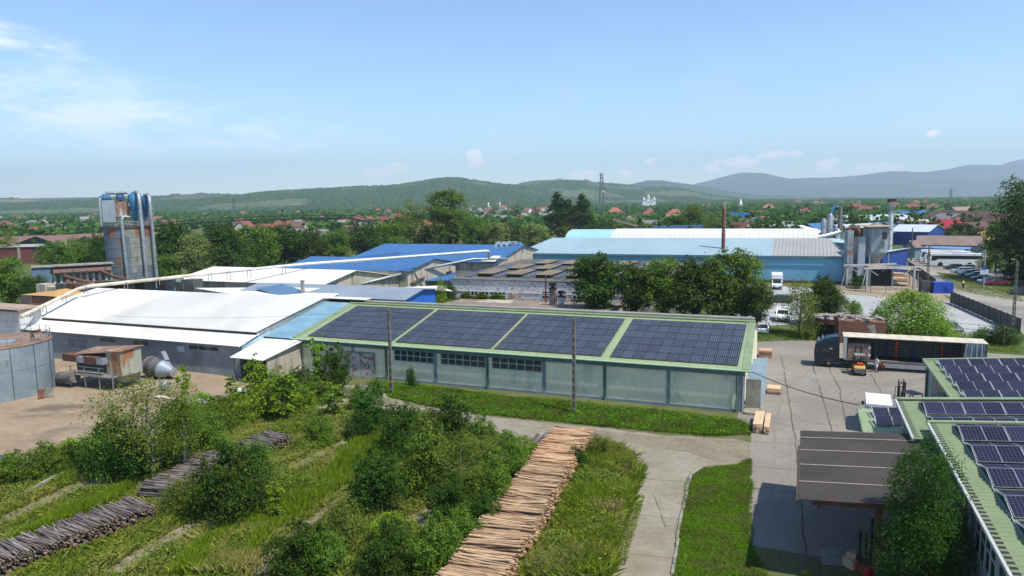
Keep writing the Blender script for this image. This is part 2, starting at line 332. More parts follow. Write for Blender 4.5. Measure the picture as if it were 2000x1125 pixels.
psheet('road_patch', [(1601, 1070), (1640, 1071), (1645, 1105), (1605, 1103)], m_patch, .021, sub=.4, jit=.03)
psheet('road_patch', [(1572, 733), (1596, 732), (1597, 750), (1570, 752)], m_patch, .021, sub=.6, jit=.12)
psheet('road_patch', [(1505, 719), (1531, 720), (1533, 726), (1504, 725)], m_patch, .021, sub=.6, jit=.1)
# kerbs
m_kerb = mat('kerb concrete', (.30, .275, .23), .95, (.17, .155, .115), 1.2, fine=(5, .2))
def kerb(name, px, w=.16, h=.13, z0=0.0, gap=.0, seed=3, kind=True, m=None):
    r = random.Random(seed); b = MB(); pts = [P(*q) for q in px]
    for i in range(len(pts) - 1):
        L = (pts[i + 1] - pts[i]).length; k = max(1, int(L / 1.0)); d = (pts[i + 1] - pts[i]).normalized()
        for j in range(k):
            if gap and r.random() < gap: continue
            a = pts[i].lerp(pts[i + 1], (j + .02) / k); e = pts[i].lerp(pts[i + 1], (j + .98) / k); hh = h * (.8 + .3 * r.random()); o_ = Vector((r.gauss(0, .02), r.gauss(0, .02), 0))
            b.bar(a + o_ + V(0, 0, z0 + hh / 2), e + o_ + V(0, 0, z0 + hh / 2), w, hh)
    o = b.build(name, m or m_kerb)
    if kind: o['kind'] = 'structure'
    return o
kerb('kerb', [(1314, 1124), (1330, 1010), (1342, 960), (1350, 928), (1368, 916)])
kerb('kerb', [(1467, 1066), (1467, 930)], w=.22, h=.07, gap=.25)
kerb('kerb', [(50, 968), (110, 935), (160, 912), (172, 905)], w=.25, h=.3, m=m_kerb)
kerb('kerb', [(500, 1078), (560, 1030), (610, 988), (660, 955), (700, 930), (760, 888)], w=.3, h=.35, gap=.12, seed=5)
kerb('kerb', [(1866, 598), (1960, 640), (1985, 655)], w=.2, h=.15)
kerb('kerb', [(1868, 545), (1930, 562), (1965, 578)], w=.2, h=.15)
# paths in the meadow
m_path = mat('trodden path', (.28, .235, .165), 1, (.17, .145, .09), .6, fine=(3, .3), bump=.03)
psheet('path', [(0, 1010), (60, 985), (130, 950), (215, 925), (235, 935), (150, 965), (70, 1000), (-5, 1035)], m_path, .012, sub=.5, jit=.12)
psheet('path', [(190, 1128), (260, 1080), (350, 1030), (400, 1010), (410, 1022), (340, 1058), (270, 1105), (240, 1130)], m_path, .013, sub=.5, jit=.12)
psheet('path', [(560, 915), (600, 895), (660, 865), (700, 835), (715, 842), (660, 880), (600, 910), (575, 925)], m_path, .012, sub=.5, jit=.1)
psheet('path', [(440, 1128), (520, 1060), (620, 985), (700, 940), (770, 905), (800, 915), (700, 975), (600, 1035), (520, 1128)], m_path, .014, sub=.5, jit=.12)
psheet('path', [(780, 1010), (830, 990), (890, 990), (880, 1030), (830, 1050), (780, 1040)], m_path, .015, sub=.5, jit=.15)
# ---------------------------------------------------------------- hills
def ridge(name, prof, dist, front, back, mt, nx=160, ny=26, rough=.12, seed=0, zscale=1.0):
    pts = [D(a, b, dist) for a, b in prof]; xs = np.array([p.x for p in pts]); zs = np.array([p.z for p in pts])
    X = np.linspace(xs[0], xs[-1], nx); Z = np.interp(X, xs, zs); Z = np.maximum(Z, -5)
    ts = np.concatenate([np.linspace(0, 1, ny), np.linspace(1.05, 2, ny // 3)])
    vs = []; H0 = max(zs)
    for t in ts:
        d = dist - front * (1 - t) if t <= 1 else dist + back * (t - 1)
        env = (t * t * (3 - 2 * t)) if t <= 1 else max(0, 1 - (t - 1) ** 2)
        xx = X * (d / dist)**.0
        nz = (fbm(xx / (front * .28) + 7, np.full(nx, d / (front * .28)), 4, seed) - .5) * 2 * rough * H0
        fall = (1 if t > 1 else (1 - t) * 1.6 + .0)
        z = Z * env + nz * min(1, 4 * t) * min(1, abs(t - 1) * 6 + .02)
        vs.append(np.stack([xx, np.full(nx, d), z - 1.0], 1))
    G = np.concatenate(vs); n2 = len(ts); i, j = np.meshgrid(np.arange(nx - 1), np.arange(n2 - 1))
    b = (j * nx + i).ravel(); F = np.stack([b, b + 1, b + nx + 1, b + nx], 1)
    o = npmesh(name, G, F, 4, mt, smooth=True); o['kind'] = 'structure'
    return o, X, ts, G.reshape(n2, nx, 3)
m_hill = mat('hill meadow', (.085, .115, .035), 1, (.045, .075, .022), .006, fine=(.05, .25), grime=((.30, .22, .13), .0035, .60, .68, (1, 2.5, 1)))
m_hill2 = mat('far hill', (.05, .085, .03), 1, (.035, .06, .022), .002, fine=(.02, .3), grime=((.16, .15, .08), .0012, .60, .66, (1, 1.6, 1)))
m_mtn = mat('mountain slope', (.04, .07, .03), 1, (.03, .05, .02), .0012, fine=(.009, .3), grime=((.14, .13, .08), .0009, .6, .66, (1, 1.5, 1)))
HA = ridge('hills', [(-500, 400), (-250, 396), (0, 392), (60, 388), (150, 388), (210, 388), (290, 385), (350, 380), (390, 378), (450, 381), (500, 382), (540, 376), (600, 373), (660, 370), (700, 366), (760, 365), (800, 361), (850, 353), (880, 350), (905, 350), (950, 358), (985, 363), (1020, 366), (1100, 385), (1200, 396)], 3300, 1500, 700, m_hill, seed=1)
HB = ridge('hills', [(900, 385), (960, 362), (1000, 362), (1020, 356), (1045, 352), (1100, 351), (1130, 353), (1160, 359), (1200, 362), (1240, 366), (1270, 367), (1300, 369), (1330, 378), (1360, 384), (1420, 392), (1500, 392)], 3900, 1600, 800, m_hill, seed=4)
ridge('hills', [(1150, 375), (1210, 364), (1240, 359), (1270, 352), (1290, 352), (1320, 357), (1350, 362), (1400, 370), (1450, 378), (1500, 382), (1560, 386), (1620, 388)], 5600, 1200, 800, m_hill2, seed=6)
ridge('hills', [(-600, 398), (-200, 392), (100, 386), (250, 384), (420, 380), (700, 380)], 5600, 1400, 900, m_hill2, seed=8)
ridge('mountains', [(1300, 372), (1350, 361), (1390, 351), (1420, 343), (1445, 337), (1475, 337), (1500, 344), (1530, 350), (1570, 348), (1620, 347), (1680, 342), (1740, 334), (1800, 337), (1850, 331), (1890, 322), (1920, 322), (1950, 324), (1980, 317), (2000, 312), (2150, 300), (2400, 330)], 9300, 1600, 700, m_mtn, rough=.10, seed=9)
ridge('mountains', [(1450, 382), (1540, 372), (1600, 365), (1660, 360), (1720, 355), (1800, 352), (1860, 351), (1920, 349), (2000, 347), (2200, 340), (2500, 350)], 7900, 1300, 700, m_mtn, rough=.16, seed=12)
# forest crowns over the hills
def blobs(name, pos, size, mt, squash=.8, parent=None):
    n = len(pos); a = np.random.RandomState(3); base = np.array([(1, 0, 0), (.5, .87, 0), (-.5, .87, 0), (-1, 0, 0), (-.5, -.87, 0), (.5, -.87, 0), (.62, .36, .62), (-.62, .36, .62), (0, -.72, .62), (0, 0, 1.0)])
    tri = np.array([(0, 1, 6), (1, 2, 7), (1, 7, 6), (2, 3, 7), (3, 4, 7), (4, 8, 7), (4, 5, 8), (5, 0, 8), (0, 6, 8), (6, 7, 9), (7, 8, 9), (8, 6, 9)])
    th = a.rand(n) * 6.28; c, s = np.cos(th), np.sin(th); sz = size * (.6 + .8 * a.rand(n))
    B = base[None] * (1 + .35 * (a.rand(n, 10, 1) - .5)); x = (B[..., 0] * c[:, None] - B[..., 1] * s[:, None]) * sz[:, None]; y = (B[..., 0] * s[:, None] + B[..., 1] * c[:, None]) * sz[:, None]; z = B[..., 2] * sz[:, None] * squash * (1 + .6 * a.rand(n, 1))
    Vt = np.stack([x, y, z], -1) + pos[:, None, :]; F = tri[None] + (np.arange(n) * 10)[:, None, None]
    return npmesh(name, Vt.reshape(-1, 3), F.reshape(-1, 3), 3, mt, parent=parent)
m_forest = leafmat('forest crowns', (.010, .022, .009), (.024, .042, .014), ov=0, trans=0)
def onhill(H, n, seed, thr):
    o, X, ts, G = H; r = np.random.RandomState(seed); out = []
    ny, nx, _ = G.shape; u = r.rand(n) * (nx - 2); v = r.rand(n) * (26 - 1.01) + 0; i = u.astype(int); j = v.astype(int); fu = (u - i)[:, None]; fv = (v - j)[:, None]
    p = G[j, i] * (1 - fu) * (1 - fv) + G[j, i + 1] * fu * (1 - fv) + G[j + 1, i] * (1 - fu) * fv + G[j + 1, i + 1] * fu * fv
    m = fbm(p[:, 0] / 260 + 9, p[:, 1] / 420, 4, seed) - .10 * (v / 25) > thr
    return p[m]
pos = np.concatenate([onhill(HA, 52000, 3, .41), onhill(HB, 26000, 5, .43)]); pos[:, 2] -= 2
tag(blobs('forest', pos, 7.0, m_forest), 'dark green woodland covering the hills behind the town', 'forest', kind='stuff')
# ---------------------------------------------------------------- factory frame: u along the halls (left -> right), v across them (away)
AX = Vector((.925, -.380, 0)).normalized(); BX = Vector((.380, .925, 0)).normalized(); O0 = Vector((-25.72, 81.69, 0)); ZA = Vector((0, 0, 1))
ROT = math.atan2(AX.y, AX.x)
def U(u, v, z=0.0): return O0 + AX * u + BX * v + ZA * z
def hitpl(px, py, p0, n):
    d = ray(px, py); o = Vector((0, 0, CH)); return o + d * ((Vector(p0) - o).dot(n) / d.dot(n))
def touv(q): d = Vector(q) - O0; return d.dot(AX), d.dot(BX), q[2]
m_green = mat('green roof sheet', (.27, .325, .165), .55, (.24, .295, .15), .4, fine=(2, .1), stripe=(BX, .42, .012, None), spec=.4)
m_greenX = mat('green roof sheet across', (.40, .50, .29), .5, (.35, .45, .26), .4, fine=(2, .1), stripe=(AX, .42, .012, None), spec=.4)
m_gtrim = mat('green trim', (.21, .27, .15), .55, (.17, .22, .12), .8)
m_dgreen = mat('dark green metal', (.08, .16, .11), .5, (.06, .12, .08), 1)
m_plas = mat('pale green plaster', (.78, .72, .50), .95, (.64, .61, .44), .3, fine=(3, .1), grime=((.28, .36, .32), .35, .52, .72, (1, 1, .45)))
m_pil = mat('grey blue paint', (.20, .24, .265), .8, (.155, .19, .215), .8, fine=(4, .15))
m_glass = mat('dark window glass', (.02, .03, .035), .15, (.035, .045, .05), 1.5, spec=.6)
m_wframe = mat('window frame paint', (.38, .42, .40), .7, (.28, .31, .30), 2)
m_ltblue = mat('weathered blue roof', (.19, .33, .40), .65, (.14, .27, .34), .6, fine=(3, .12), stripe=(BX, .5, .01, None), grime=((.30, .30, .27), .5, .60, .70, (1, .3, 1)))
m_white = mat('white roof sheet', (.72, .70, .64), .6, (.64, .62, .565), .08, fine=(.8, .05), stripe=(AX, .3, .010, None), spec=.3, grime=((.50, .46, .38), .16, .48, .72, (1, .2, 1)))
m_white2 = mat('cream roof sheet', (.70, .655, .57), .6, (.63, .585, .50), .07, fine=(.8, .05), stripe=(AX, .3, .008, None))
m_gwall = mat('grey render', (.27, .285, .29), .95, (.20, .215, .225), .25, fine=(3, .15), grime=((.12, .125, .12), .3, .55, .7, (1, 1, .3)))
m_bwall = mat('stained beige wall', (.48, .43, .34), .95, (.38, .34, .26), .3, fine=(3, .15), grime=((.13, .11, .09), .55, .52, .7, (1, 1, .12)))
m_black = mat('black edge', (.03, .03, .03), .8)
m_bblue = mat('bright blue sheet', (.025, .13, .48), .5, (.02, .11, .42), .2, stripe=(AX, .25, .01, None))
m_blueroof = mat('blue roof sheet', (.045, .135, .30), .6, (.038, .115, .265), .08, fine=(1, .06), stripe=(AX, .35, .012, None), spec=.4)
m_galv = mat('galvanised sheet', (.33, .375, .41), .5, (.27, .315, .35), .3, fine=(3, .12), metal=.35, stripe=(AX, .25, .008, None))
m_steel = mat('grey steel', (.33, .35, .36), .5, (.22, .24, .25), 1.2, metal=.5)
m_silver = mat('silver duct', (.60, .63, .65), .35, (.45, .48, .50), 1.5, metal=.7)
m_rust = mat('rusty steel', (.17, .075, .045), .9, (.09, .05, .035), 1.2, fine=(6, .2))
m_rsteel = mat('rust stained grey steel', (.27, .31, .33), .75, (.17, .205, .235), .35, rust=((.20, .09, .05), .35, .56, .64), fine=(2, .15))
m_cream = mat('cream pipe paint', (.60, .55, .44), .7, (.42, .37, .28), .5)
m_doorrust = mat('rusted white door', (.40, .40, .385), .85, (.33, .33, .32), .8, rust=((.19, .085, .055), 1.6, .52, .58))
m_concp = mat('concrete post', (.34, .32, .285), .95, (.25, .235, .21), 1, fine=(6, .2))
m_wood = mat('pole timber', (.14, .12, .10), .95, (.09, .075, .06), 1, stretch=(6, 6, .5))
def window(root, a, hd, w, h, nx, nz, n, fm=None, gm=None, bw=.06, name='window', glass=True):
    "a = lower left corner on the wall, hd = unit direction along it, n = outward normal"
    a = Vector(a); hd = Vector(hd); n = Vector(n); f = MB(); up = ZA
    for i in range(nx + 1):
        q = a + hd * (w * i / nx); f.ext([q - hd * bw / 2, q + hd * bw / 2, q + hd * bw / 2 + n * .07, q - hd * bw / 2 + n * .07], up * h)
    for j in range(nz + 1):
        for i in range(nx):
            q = a + up * (h * j / nz - bw / 2) + hd * (w * i / nx + bw / 2); f.ext([q, q + up * bw, q + up * bw + n * .062, q + n * .062], hd * (w / nx - bw))
    fo = f.build(name, fm or m_wframe, root)
    p = MB().ext([a + n * .004, a + hd * w + n * .004, a + hd * w + n * .03, a + n * .03], up * h).build('pane', gm or m_glass, fo)
    return fo
def gabled(name, label, cat, u0, u1, v0, v1, ze, zr, wm, rm, vr=None, ze2=None, of=.35, ou=.25, th=.10, group=None, gut=None, roots=None, wallname='wall'):
    vr = (v0 + v1) / 2 if vr is None else vr; ze2 = ze if ze2 is None else ze2
    r = T(name, label, cat, U(u0, v0), group)
    prof = [(v0, 0), (v1, 0), (v1, ze2), (vr, zr), (v0, ze)]
    if abs(vr - v1) < .01: prof = [(v0, 0), (v1, 0), (v1, zr), (v0, ze)]
    if abs(vr - v0) < .01: prof = [(v0, 0), (v1, 0), (v1, ze2), (v0, zr)]
    MB().ext([U(u0, v, z) for v, z in prof], AX * (u1 - u0)).build(wallname, wm, r)
    b = MB(); a0, a1 = u0 - ou, u1 + ou
    if abs(vr - v0) > .01:
        s = (zr - ze) / (vr - v0); b.slab(U(a0, v0 - of, ze - of * s + .02), U(a1, v0 - of, ze - of * s + .02), U(a1, vr, zr + .02), U(a0, vr, zr + .02), th)
    if abs(vr - v1) > .01:
        s = (zr - ze2) / (v1 - vr); b.slab(U(a0, vr, zr + .023), U(a1, vr, zr + .023), U(a1, v1 + of, ze2 - of * s + .023), U(a0, v1 + of, ze2 - of * s + .023), th)
    b.build('roof', rm, r)
    return r
# ================================================================ A: the long green hall with the solar roof
HE, HR, VR = 4.0, 6.4, 11.7
hallA = T('warehouse', 'long green-roofed warehouse with pale green walls carrying the four solar arrays', 'warehouse', U(0.4, .4))
MB().ext([U(.4, v, z) for v, z in ((.45, 0), (23, 0), (23, 4.2), (VR, HR), (.45, HE - .02))], AX * 49.6).build('wall', m_plas, hallA)
sl_ = (HR - HE) / VR
MB().slab(U(0, 0, HE), U(50.6, 0, HE), U(50.3, VR, HR), U(.2, VR, HR), .09).slab(U(0, VR, HR + .01), U(50.3, VR, HR + .01), U(50.3, 23.4, 4.1), U(0, 23.4, 4.1), .09).build('roof', m_green, hallA)
rc = MB()
for k in range(1, 60): rc.bar(U(k * .84, .1, HE + .13), U(k * .84 * .994 + .2, VR - .2, HR + .07), .04, .03)
rc.build('roof_seam', m_gtrim, hallA)
MB().tube([U(-.1, -.12, HE), U(50.8, -.12, HE)], .10, 8).build('gutter', mat('light green gutter', (.36, .50, .33), .5, (.30, .43, .28), 1), hallA)
MB().box(U(25.4, .33, HE - .55), (49.8, .16, .44), ROT).build('eave_beam', mat('dark slate eave paint', (.13, .19, .19), .8, (.10, .15, .155), 1), hallA)  # the slate tone is the beam's own paint colour
MB().slab(U(50.05, -.02, HE + .10), U(50.75, -.02, HE + .10), U(50.45, VR, HR + .10), U(49.75, VR, HR + .10), .05).build('verge_trim', m_gtrim, hallA); MB().slab(U(.0, -.02, HE + .10), U(.6, -.02, HE + .10), U(.8, VR, HR + .10), U(.2, VR, HR + .10), .05).build('verge_trim', m_gtrim, hallA)
MB().tube([U(.2, VR - .1, HR + .16), U(50.4, VR - .1, HR + .16)], .14, 8).build('ridge_cap', m_gtrim, hallA)
MB().box(U(26, 12.9, HR - .35), (48.5, 1.0, .72), ROT).build('parapet', mat('grey parapet felt', (.26, .25, .22), .95, (.20, .19, .165), .3), hallA)
m_down = m_dgreen
nW = -BX
def uA(px, py=780): return touv(hitpl(px, py, U(0, .4), BX))[0]
for px in (693, 852, 1063, 1305): MB().box(U(uA(px), .42, 0), (.34, .12, HE - .5), ROT).build('pilaster', m_pil, hallA)
for px in (757, 953, 1181): MB().box(U(uA(px), .42, 0), (.28, .12, HE - .5), ROT).build('pilaster', m_dgreen, hallA); 
for px in (757, 953, 1181, 1437, 594): MB().tube([U(uA(px) + .05, .0, HE - .05), U(uA(px) + .05, .28, HE - .6), U(uA(px) + .05, .28, .15)], .055, 8).build('downpipe', m_dgreen, hallA)
MB().box(U(50.0, .62, 0), (.5, .5, HE - .15), ROT).build('pilaster', m_pil, hallA)
MB().box(U(50.15, .36, 0), (.07, .07, HE - .3), ROT).build('corner_strip', mat('white strip', (.7, .7, .68)), hallA)
MB().box(U(25, .40, 0), (49.5, .10, .25), ROT).build('plinth', m_pil, hallA)
for a, b in ((770, 847), (861, 948), (961, 1058)):
    ua, ub = uA(a, 690), uA(b, 700); wd = window(hallA, U(ua, .44, HE - 1.72), AX, ub - ua, 1.25, 6, 2, nW, bw=.09)
ua, ub = uA(680, 725), uA(732, 730)
dr = MB().box(U((ua + ub) / 2, .38, .02), (ub - ua, .12, 2.75), ROT).build('door', m_doorrust, hallA)
fr = MB(); fr.box(U(ua - .05, .36, 0), (.1, .16, 2.85), ROT).box(U(ub + .05, .36, 0), (.1, .16, 2.85), ROT).box(U((ua + ub) / 2, .36, 2.85), (ub - ua + .2, .16, .1), ROT).box(U((ua + ub) / 2, .315, .04), (.05, .02, 2.7), ROT).build('door_frame', m_pil, dr)
# right gable end: open blue sliding doors and concrete stub walls
m_ldoor = mat('light blue door sheet', (.36, .47, .53), .6, (.30, .40, .46), .6, fine=(4, .1)); m_mould = mat('mouldy concrete', (.27, .255, .21), .95, (.19, .18, .145), .9, grime=((.11, .105, .08), 1.0, .5, .65, (1, 1, 1)))
for v, w_, h_ in ((6.3, 3.1, 3.3), (3.0, 2.5, 3.2), (10.0, 2.8, 3.0)):
    MB().slab(U(50.35, v, .05), U(50.35 + 1.35, v + w_ * .35, .05), U(50.35 + 1.35, v + w_ * .35, h_), U(50.35, v, h_), .06).build('gate_leaf', m_ldoor, hallA)
MB().box(U(50.95, 1.6, 0), (1.3, .14, 2.9), ROT + .25).build('buttress', m_mould, hallA); MB().box(U(51.3, 3.9, 0), (.8, .14, 2.6), ROT + .2).build('buttress', m_mould, hallA)
MB().box(U(50.9, 1.2, .02), (1.3, 2.6, .18), ROT).build('doorstep', m_conc2, hallA)
# solar panels
m_pframe = mat('panel frame', (.20, .21, .24), .5, (.17, .18, .21), 1, metal=.6)
def panelmat(name, cell, line, w, h, nx, ny, lw=.012):
    m = bpy.data.materials.new(name); m.use_nodes = True; N = m.node_tree.nodes; L = m.node_tree.links; b = N['Principled BSDF']
    t = N.new('ShaderNodeTexCoord'); s = N.new('ShaderNodeSeparateXYZ'); L.new(t.outputs['Object'], s.inputs[0])
    def M_(op, a, bb):
        n = N.new('ShaderNodeMath'); n.operation = op
        for i, v in enumerate((a, bb)):
            if isinstance(v, (int, float)): n.inputs[i].default_value = v
            else: L.new(v, n.inputs[i])
        return n.outputs[0]
    outs = []
    for k, n_, d_ in ((0, nx, w), (1, ny, h)):
        p = M_('MULTIPLY', s.outputs[k], n_ / d_); fr_ = M_('ABSOLUTE', M_('SUBTRACT', M_('FRACT', M_('ADD', p, n_ / 2 + 100), 0), .5), 0); outs.append(M_('GREATER_THAN', fr_, .5 - lw * n_ / d_ / 2))
    o_ = M_('MAXIMUM', outs[0], outs[1]); oi = N.new('ShaderNodeObjectInfo'); mr = N.new('ShaderNodeMapRange'); mr.inputs['To Min'].default_value = .75; mr.inputs['To Max'].default_value = 1.35; L.new(oi.outputs['Random'], mr.inputs[0])
    hv = N.new('ShaderNodeHueSaturation'); hv.inputs['Color'].default_value = (*cell, 1); L.new(mr.outputs[0], hv.inputs['Value'])
    x = N.new('ShaderNodeMix'); x.data_type = 'RGBA'; L.new(o_, x.inputs[0]); L.new(hv.outputs[0], x.inputs[6]); x.inputs[7].default_value = (*line, 1); L.new(x.outputs[2], b.inputs['Base Color'])
    b.inputs['Roughness'].default_value = .6; b.inputs['Specular IOR Level'].default_value = .0; b.inputs['Coat Weight'].default_value = .0
    return m
def panel_proto(w, h, m):
    b = MB(); b.box((0, 0, 0), (w, h, .035), 0, 0); b.v = b.v; x, y = w / 2 - .013, h / 2 - .013
    b.add([(-x, -y, .038), (x, -y, .038), (x, y, .038), (-x, y, .038)], [(0, 1, 2, 3)], 1)
    o = b.build('solar_panel', [m_pframe, m]); return o
def rot_from(x, y):
    x = Vector(x).normalized(); y = Vector(y); n = x.cross(y).normalized(); y = n.cross(x); return Matrix((x, y, n)).transposed()
PW, PH = 1.13, 1.70
mp_a = panelmat('navy solar cells', (.026, .033, .052), (.16, .18, .22), PW, PH, 6, 4, .030)
protoA = panel_proto(PW - .02, PH - .02, mp_a)
nrmA = AX.cross((BX * VR + ZA * (HR - HE)).normalized()); sA = (BX * VR + ZA * (HR - HE)).normalized(); pl0 = U(0, 0, HE + .2)
first = True
for k, (bl, tl, tr, br, lab) in enumerate([((590, 657.5), (690, 605.5), (841, 612.5), (762, 666), 'solar array on the green warehouse roof, leftmost field, next to the blue roof bay'),
        ((766, 667.5), (850, 613), (1018, 620), (955, 684.5), 'solar array on the green warehouse roof, second field from the left, above the first windows'),
        ((961, 685.5), (1024, 620.5), (1216, 629), (1172, 700), 'solar array on the green warehouse roof, third field, crossed by the right concrete pole'),
        ((1191, 701), (1229, 630.5), (1451, 640), (1447, 718), 'solar array on the green warehouse roof, rightmost field beside the yard')]):
    c = [hitpl(x, y, pl0, nrmA) for x, y in (bl, tl, tr, br)]; cu = [touv(q)[0] for q in c]; u0 = (cu[0] + cu[1]) / 2; u1 = (cu[2] + cu[3]) / 2
    n = max(1, round((u1 - u0) / PW)); wdt = (u1 - u0) / n; root = T('solar_array', lab, 'solar array', U(u0, .9, HE + .3), 'solar arrays on the green warehouse roof')
    rail = MB()
    for j in range(6):
        s0 = .62 + j * (PH + .03) + PH / 2
        rail.bar(U(u0, 0, HE + .13) + sA * (s0 - .4), U(u1, 0, HE + .13) + sA * (s0 - .4), .05).bar(U(u0, 0, HE + .13) + sA * (s0 + .4), U(u1, 0, HE + .13) + sA * (s0 + .4), .05)
        for i in range(n):
            q = U(u0 + (i + .5) * wdt, 0, HE + .17) + sA * s0
            o = protoA if first else protoA.copy()
            if not first: COL.objects.link(o)
            first = False; o.parent = root; mm = rot_from(AX, sA).to_4x4(); mm.translation = q - Vector(root.location); o.matrix_local = mm; o.scale = (wdt / PW, 1, 1)
    rail.build('mounting_rail', m_steel, root)
# ================================================================ B: light blue bay between green and white halls
bay = T('warehouse_bay', 'weathered light blue roof bay between the white hall and the green warehouse', 'warehouse', U(-4, 0))
MB().ext([U(-4.1, v, z) for v, z in ((.5, 0), (14, 0), (14, 5.9), (12, 6.35), (.5, 3.9))], AX * 4.3).build('wall', m_gwall, bay)
MB().slab(U(-4.3, -.1, HE - .03), U(-.02, -.1, HE - .03), U(-.02 + .2, VR + .6, HR + .02), U(-4.2, VR + .6, HR + .02), .07).build('roof', m_ltblue, bay)
MB().box(U(-1.6, 13.6, 5.6), (6.5, .5, 1.25), ROT).build('ridge_box', m_black, bay)
MB().box(U(-1.9, 13.3, 6.86), (7.4, 1.6, .08), ROT).build('ridge_cap', m_white, bay)
# ================================================================ C: white hall in front left
hc = T('white_hall', 'large white-roofed hall with a grey rendered wall in the left foreground', 'warehouse', U(-44, -3.9))
MB().ext([U(-46.3, v, z) for v, z in ((-3.95, 0), (23, 0), (23, 5.2), (11.5, 6.95), (-1, 4.62), (-1, 4.3), (-3.95, 3.72))], AX * 42.1).build('wall', m_gwall, hc)
MB().slab(U(-46.6, -1.4, 4.68), U(-4.1, -1.4, 4.68), U(-4.0, 11.5, 7.0), U(-46.6, 11.5, 7.0), .10).slab(U(-46.6, 11.5, 7.01), U(-4.0, 11.5, 7.01), U(-4.0, 23.4, 5.0), U(-46.6, 23.4, 5.0), .10).build('roof', m_white, hc)
MB().slab(U(-30.5, -1.3, 4.805), U(-4.3, -1.3, 4.805), U(-4.2, 11.4, 7.105), U(-30.5, 11.4, 7.105), .006).build('newer_sheets', mat('greyer roof sheet', (.56, .55, .52), .6, (.50, .49, .455), .1, stripe=(AX, .3, .01, None), grime=((.44, .42, .37), .2, .5, .72, (1, .2, 1))), hc)
MB().slab(U(-45, -4.45, 3.62), U(-3.7, -4.45, 3.62), U(-3.9, -.9, 4.45), U(-46, -.9, 4.45), .07).build('lean_roof', m_white, hc)
MB().box(U(-25, -1.35, 4.50), (42.2, .12, .22), ROT).build('gutter', m_black, hc)
MB().box(U(-21, 2, 4.9), (.01, .01, .01), ROT)
MB().ext([U(-4.15, v, z) for v, z in ((-3.7, 2.4), (1.0, 2.4), (1.0, 4.45), (-3.7, 3.6))], AX * .12).build('side_panel', mat('pale blue side', (.38, .52, .56), .7, (.3, .42, .46), .8), hc)
def wC(px0, px1, z0, z1, nx, **k):
    u_ = [touv(hitpl(x, 665 + (x - 100) * .05, U(0, -3.95), BX))[0] for x in (px0, px1)]; return window(hc, U(u_[0], -3.96, z0), AX, u_[1] - u_[0], z1 - z0, nx, 1, -BX, **k)
wC(196, 228, 2.75, 3.35, 2); wC(260, 292, 2.7, 3.35, 2); wC(369, 427, 2.75, 3.3, 3); wC(132, 170, 1.6, 3.0, 2, gm=mat('grey shutter', (.16, .18, .19), .8, (.13, .15, .16), 1))
wC(346, 361, 2.35, 3.05, 1, gm=mat('white vent box', (.55, .57, .57), .8))
ln = T('lean_to_shed', 'small white lean-to roof beside the blue bay with a loose sheet on top', 'shed', U(-4, -4.5))
MB().slab(U(-3.6, -6.1, 2.75), U(1.2, -6.3, 2.75), U(1.5, .2, 3.75), U(-4.0, -.2, 3.75), .07).build('roof', m_white, ln)
MB().ext([U(1.0, v, z) for v, z in ((-5.4, 0), (.3, 0), (.3, 3.6), (-5.4, 2.85))], AX * -.2).build('wall', m_bwall, ln)
MB().slab(U(-.3, -3.0, 3.32), U(.5, -3.0, 3.32), U(1.2, -.3, 3.86), U(.4, -.3, 3.86), .05).build('loose_sheet', m_white, ln)
MB().box(U(-3.4, -5.8, 0), (.12, .12, 2.75), ROT).build('post', m_steel, ln)
# ================================================================ C2 / E: halls behind
h2 = gabled('white_hall', 'cream-roofed hall with a stained beige gable behind the first white hall', 'warehouse', -52, -19.6, 31.6, 58.3, 6.0, 7.5, m_bwall, m_white2, vr=41.1, ze2=4.58, ou=.5)
MB().box(U(-19.55, 34.5, 0), (.2, 2.0, 5.9), ROT).build('blue_panel', m_bblue, h2)
MB().slab(U(-27, 38.3, 7.12), U(-22.5, 38.3, 7.12), U(-22.5, 39.4, 7.28), U(-27, 39.4, 7.28), .06).build('skylight', m_galv, h2)
cr = T('low_roof', 'white roof valley with a dark blue sail-shaped patch in front of the grey-roofed shed', 'roof', U(-20, 22))
MB().slab(P(470, 578, 6.3), P(640, 585, 6.3), P(690, 561, 5.9), P(380, 563, 5.9), .06).build('roof', m_white2, cr)
MB().slab(P(499, 563, 6.5), P(551, 555, 6.9), P(598, 570, 6.3), P(545, 579, 6.1), .06).build('blue_patch', mat('slate blue patch', (.09, .17, .27), .6, (.07, .14, .23), .3), cr)  # dark blue sail-shaped patch laid on the white roof
MB().ext([U(-30, 18.2, 0), U(-5, 18.2, 0), U(-5, 18.2, 5.5), U(-30, 18.2, 5.5)], BX * 9).build('wall', m_gwall, cr)
tag(MB().box(P(592, 576, 5.9) + V(0, 0, -.2), (.45, .35, 2.3), ROT).box(P(592, 576, 5.9) + V(0, 0, 2.1), (.6, .5, .12), ROT).build('chimney', m_concp), 'short concrete chimney standing between white roof and grey-roofed shed', 'chimney')
E1_ = gabled('blue_hall', 'blue-roofed hall with a beige gable, nearer of the two bright blue roofs', 'warehouse', -48, -17.4, 55.9, 76.9, 6.0, 7.6, m_bwall, m_blueroof, vr=66.3, ou=.5)
MB().box(U(-17.3, 73.5, 3.0), (.08, 2.6, 1.3), ROT).build('opening', m_black, E1_)
E2_ = gabled('blue_hall', 'blue-roofed hall furthest back, its long ridge in front of the treeline', 'warehouse', -48, -9, 80, 112, 5.8, 8.6, m_bwall, m_blueroof, vr=97, ou=.5)
MB().slab(P(700, 502, 7.2), P(760, 494, 7.2), P(785, 493, 7.6), P(770, 503, 7.2), .06).build('dark_patch', mat('navy sheet', (.03, .09, .22), .6), E2_)
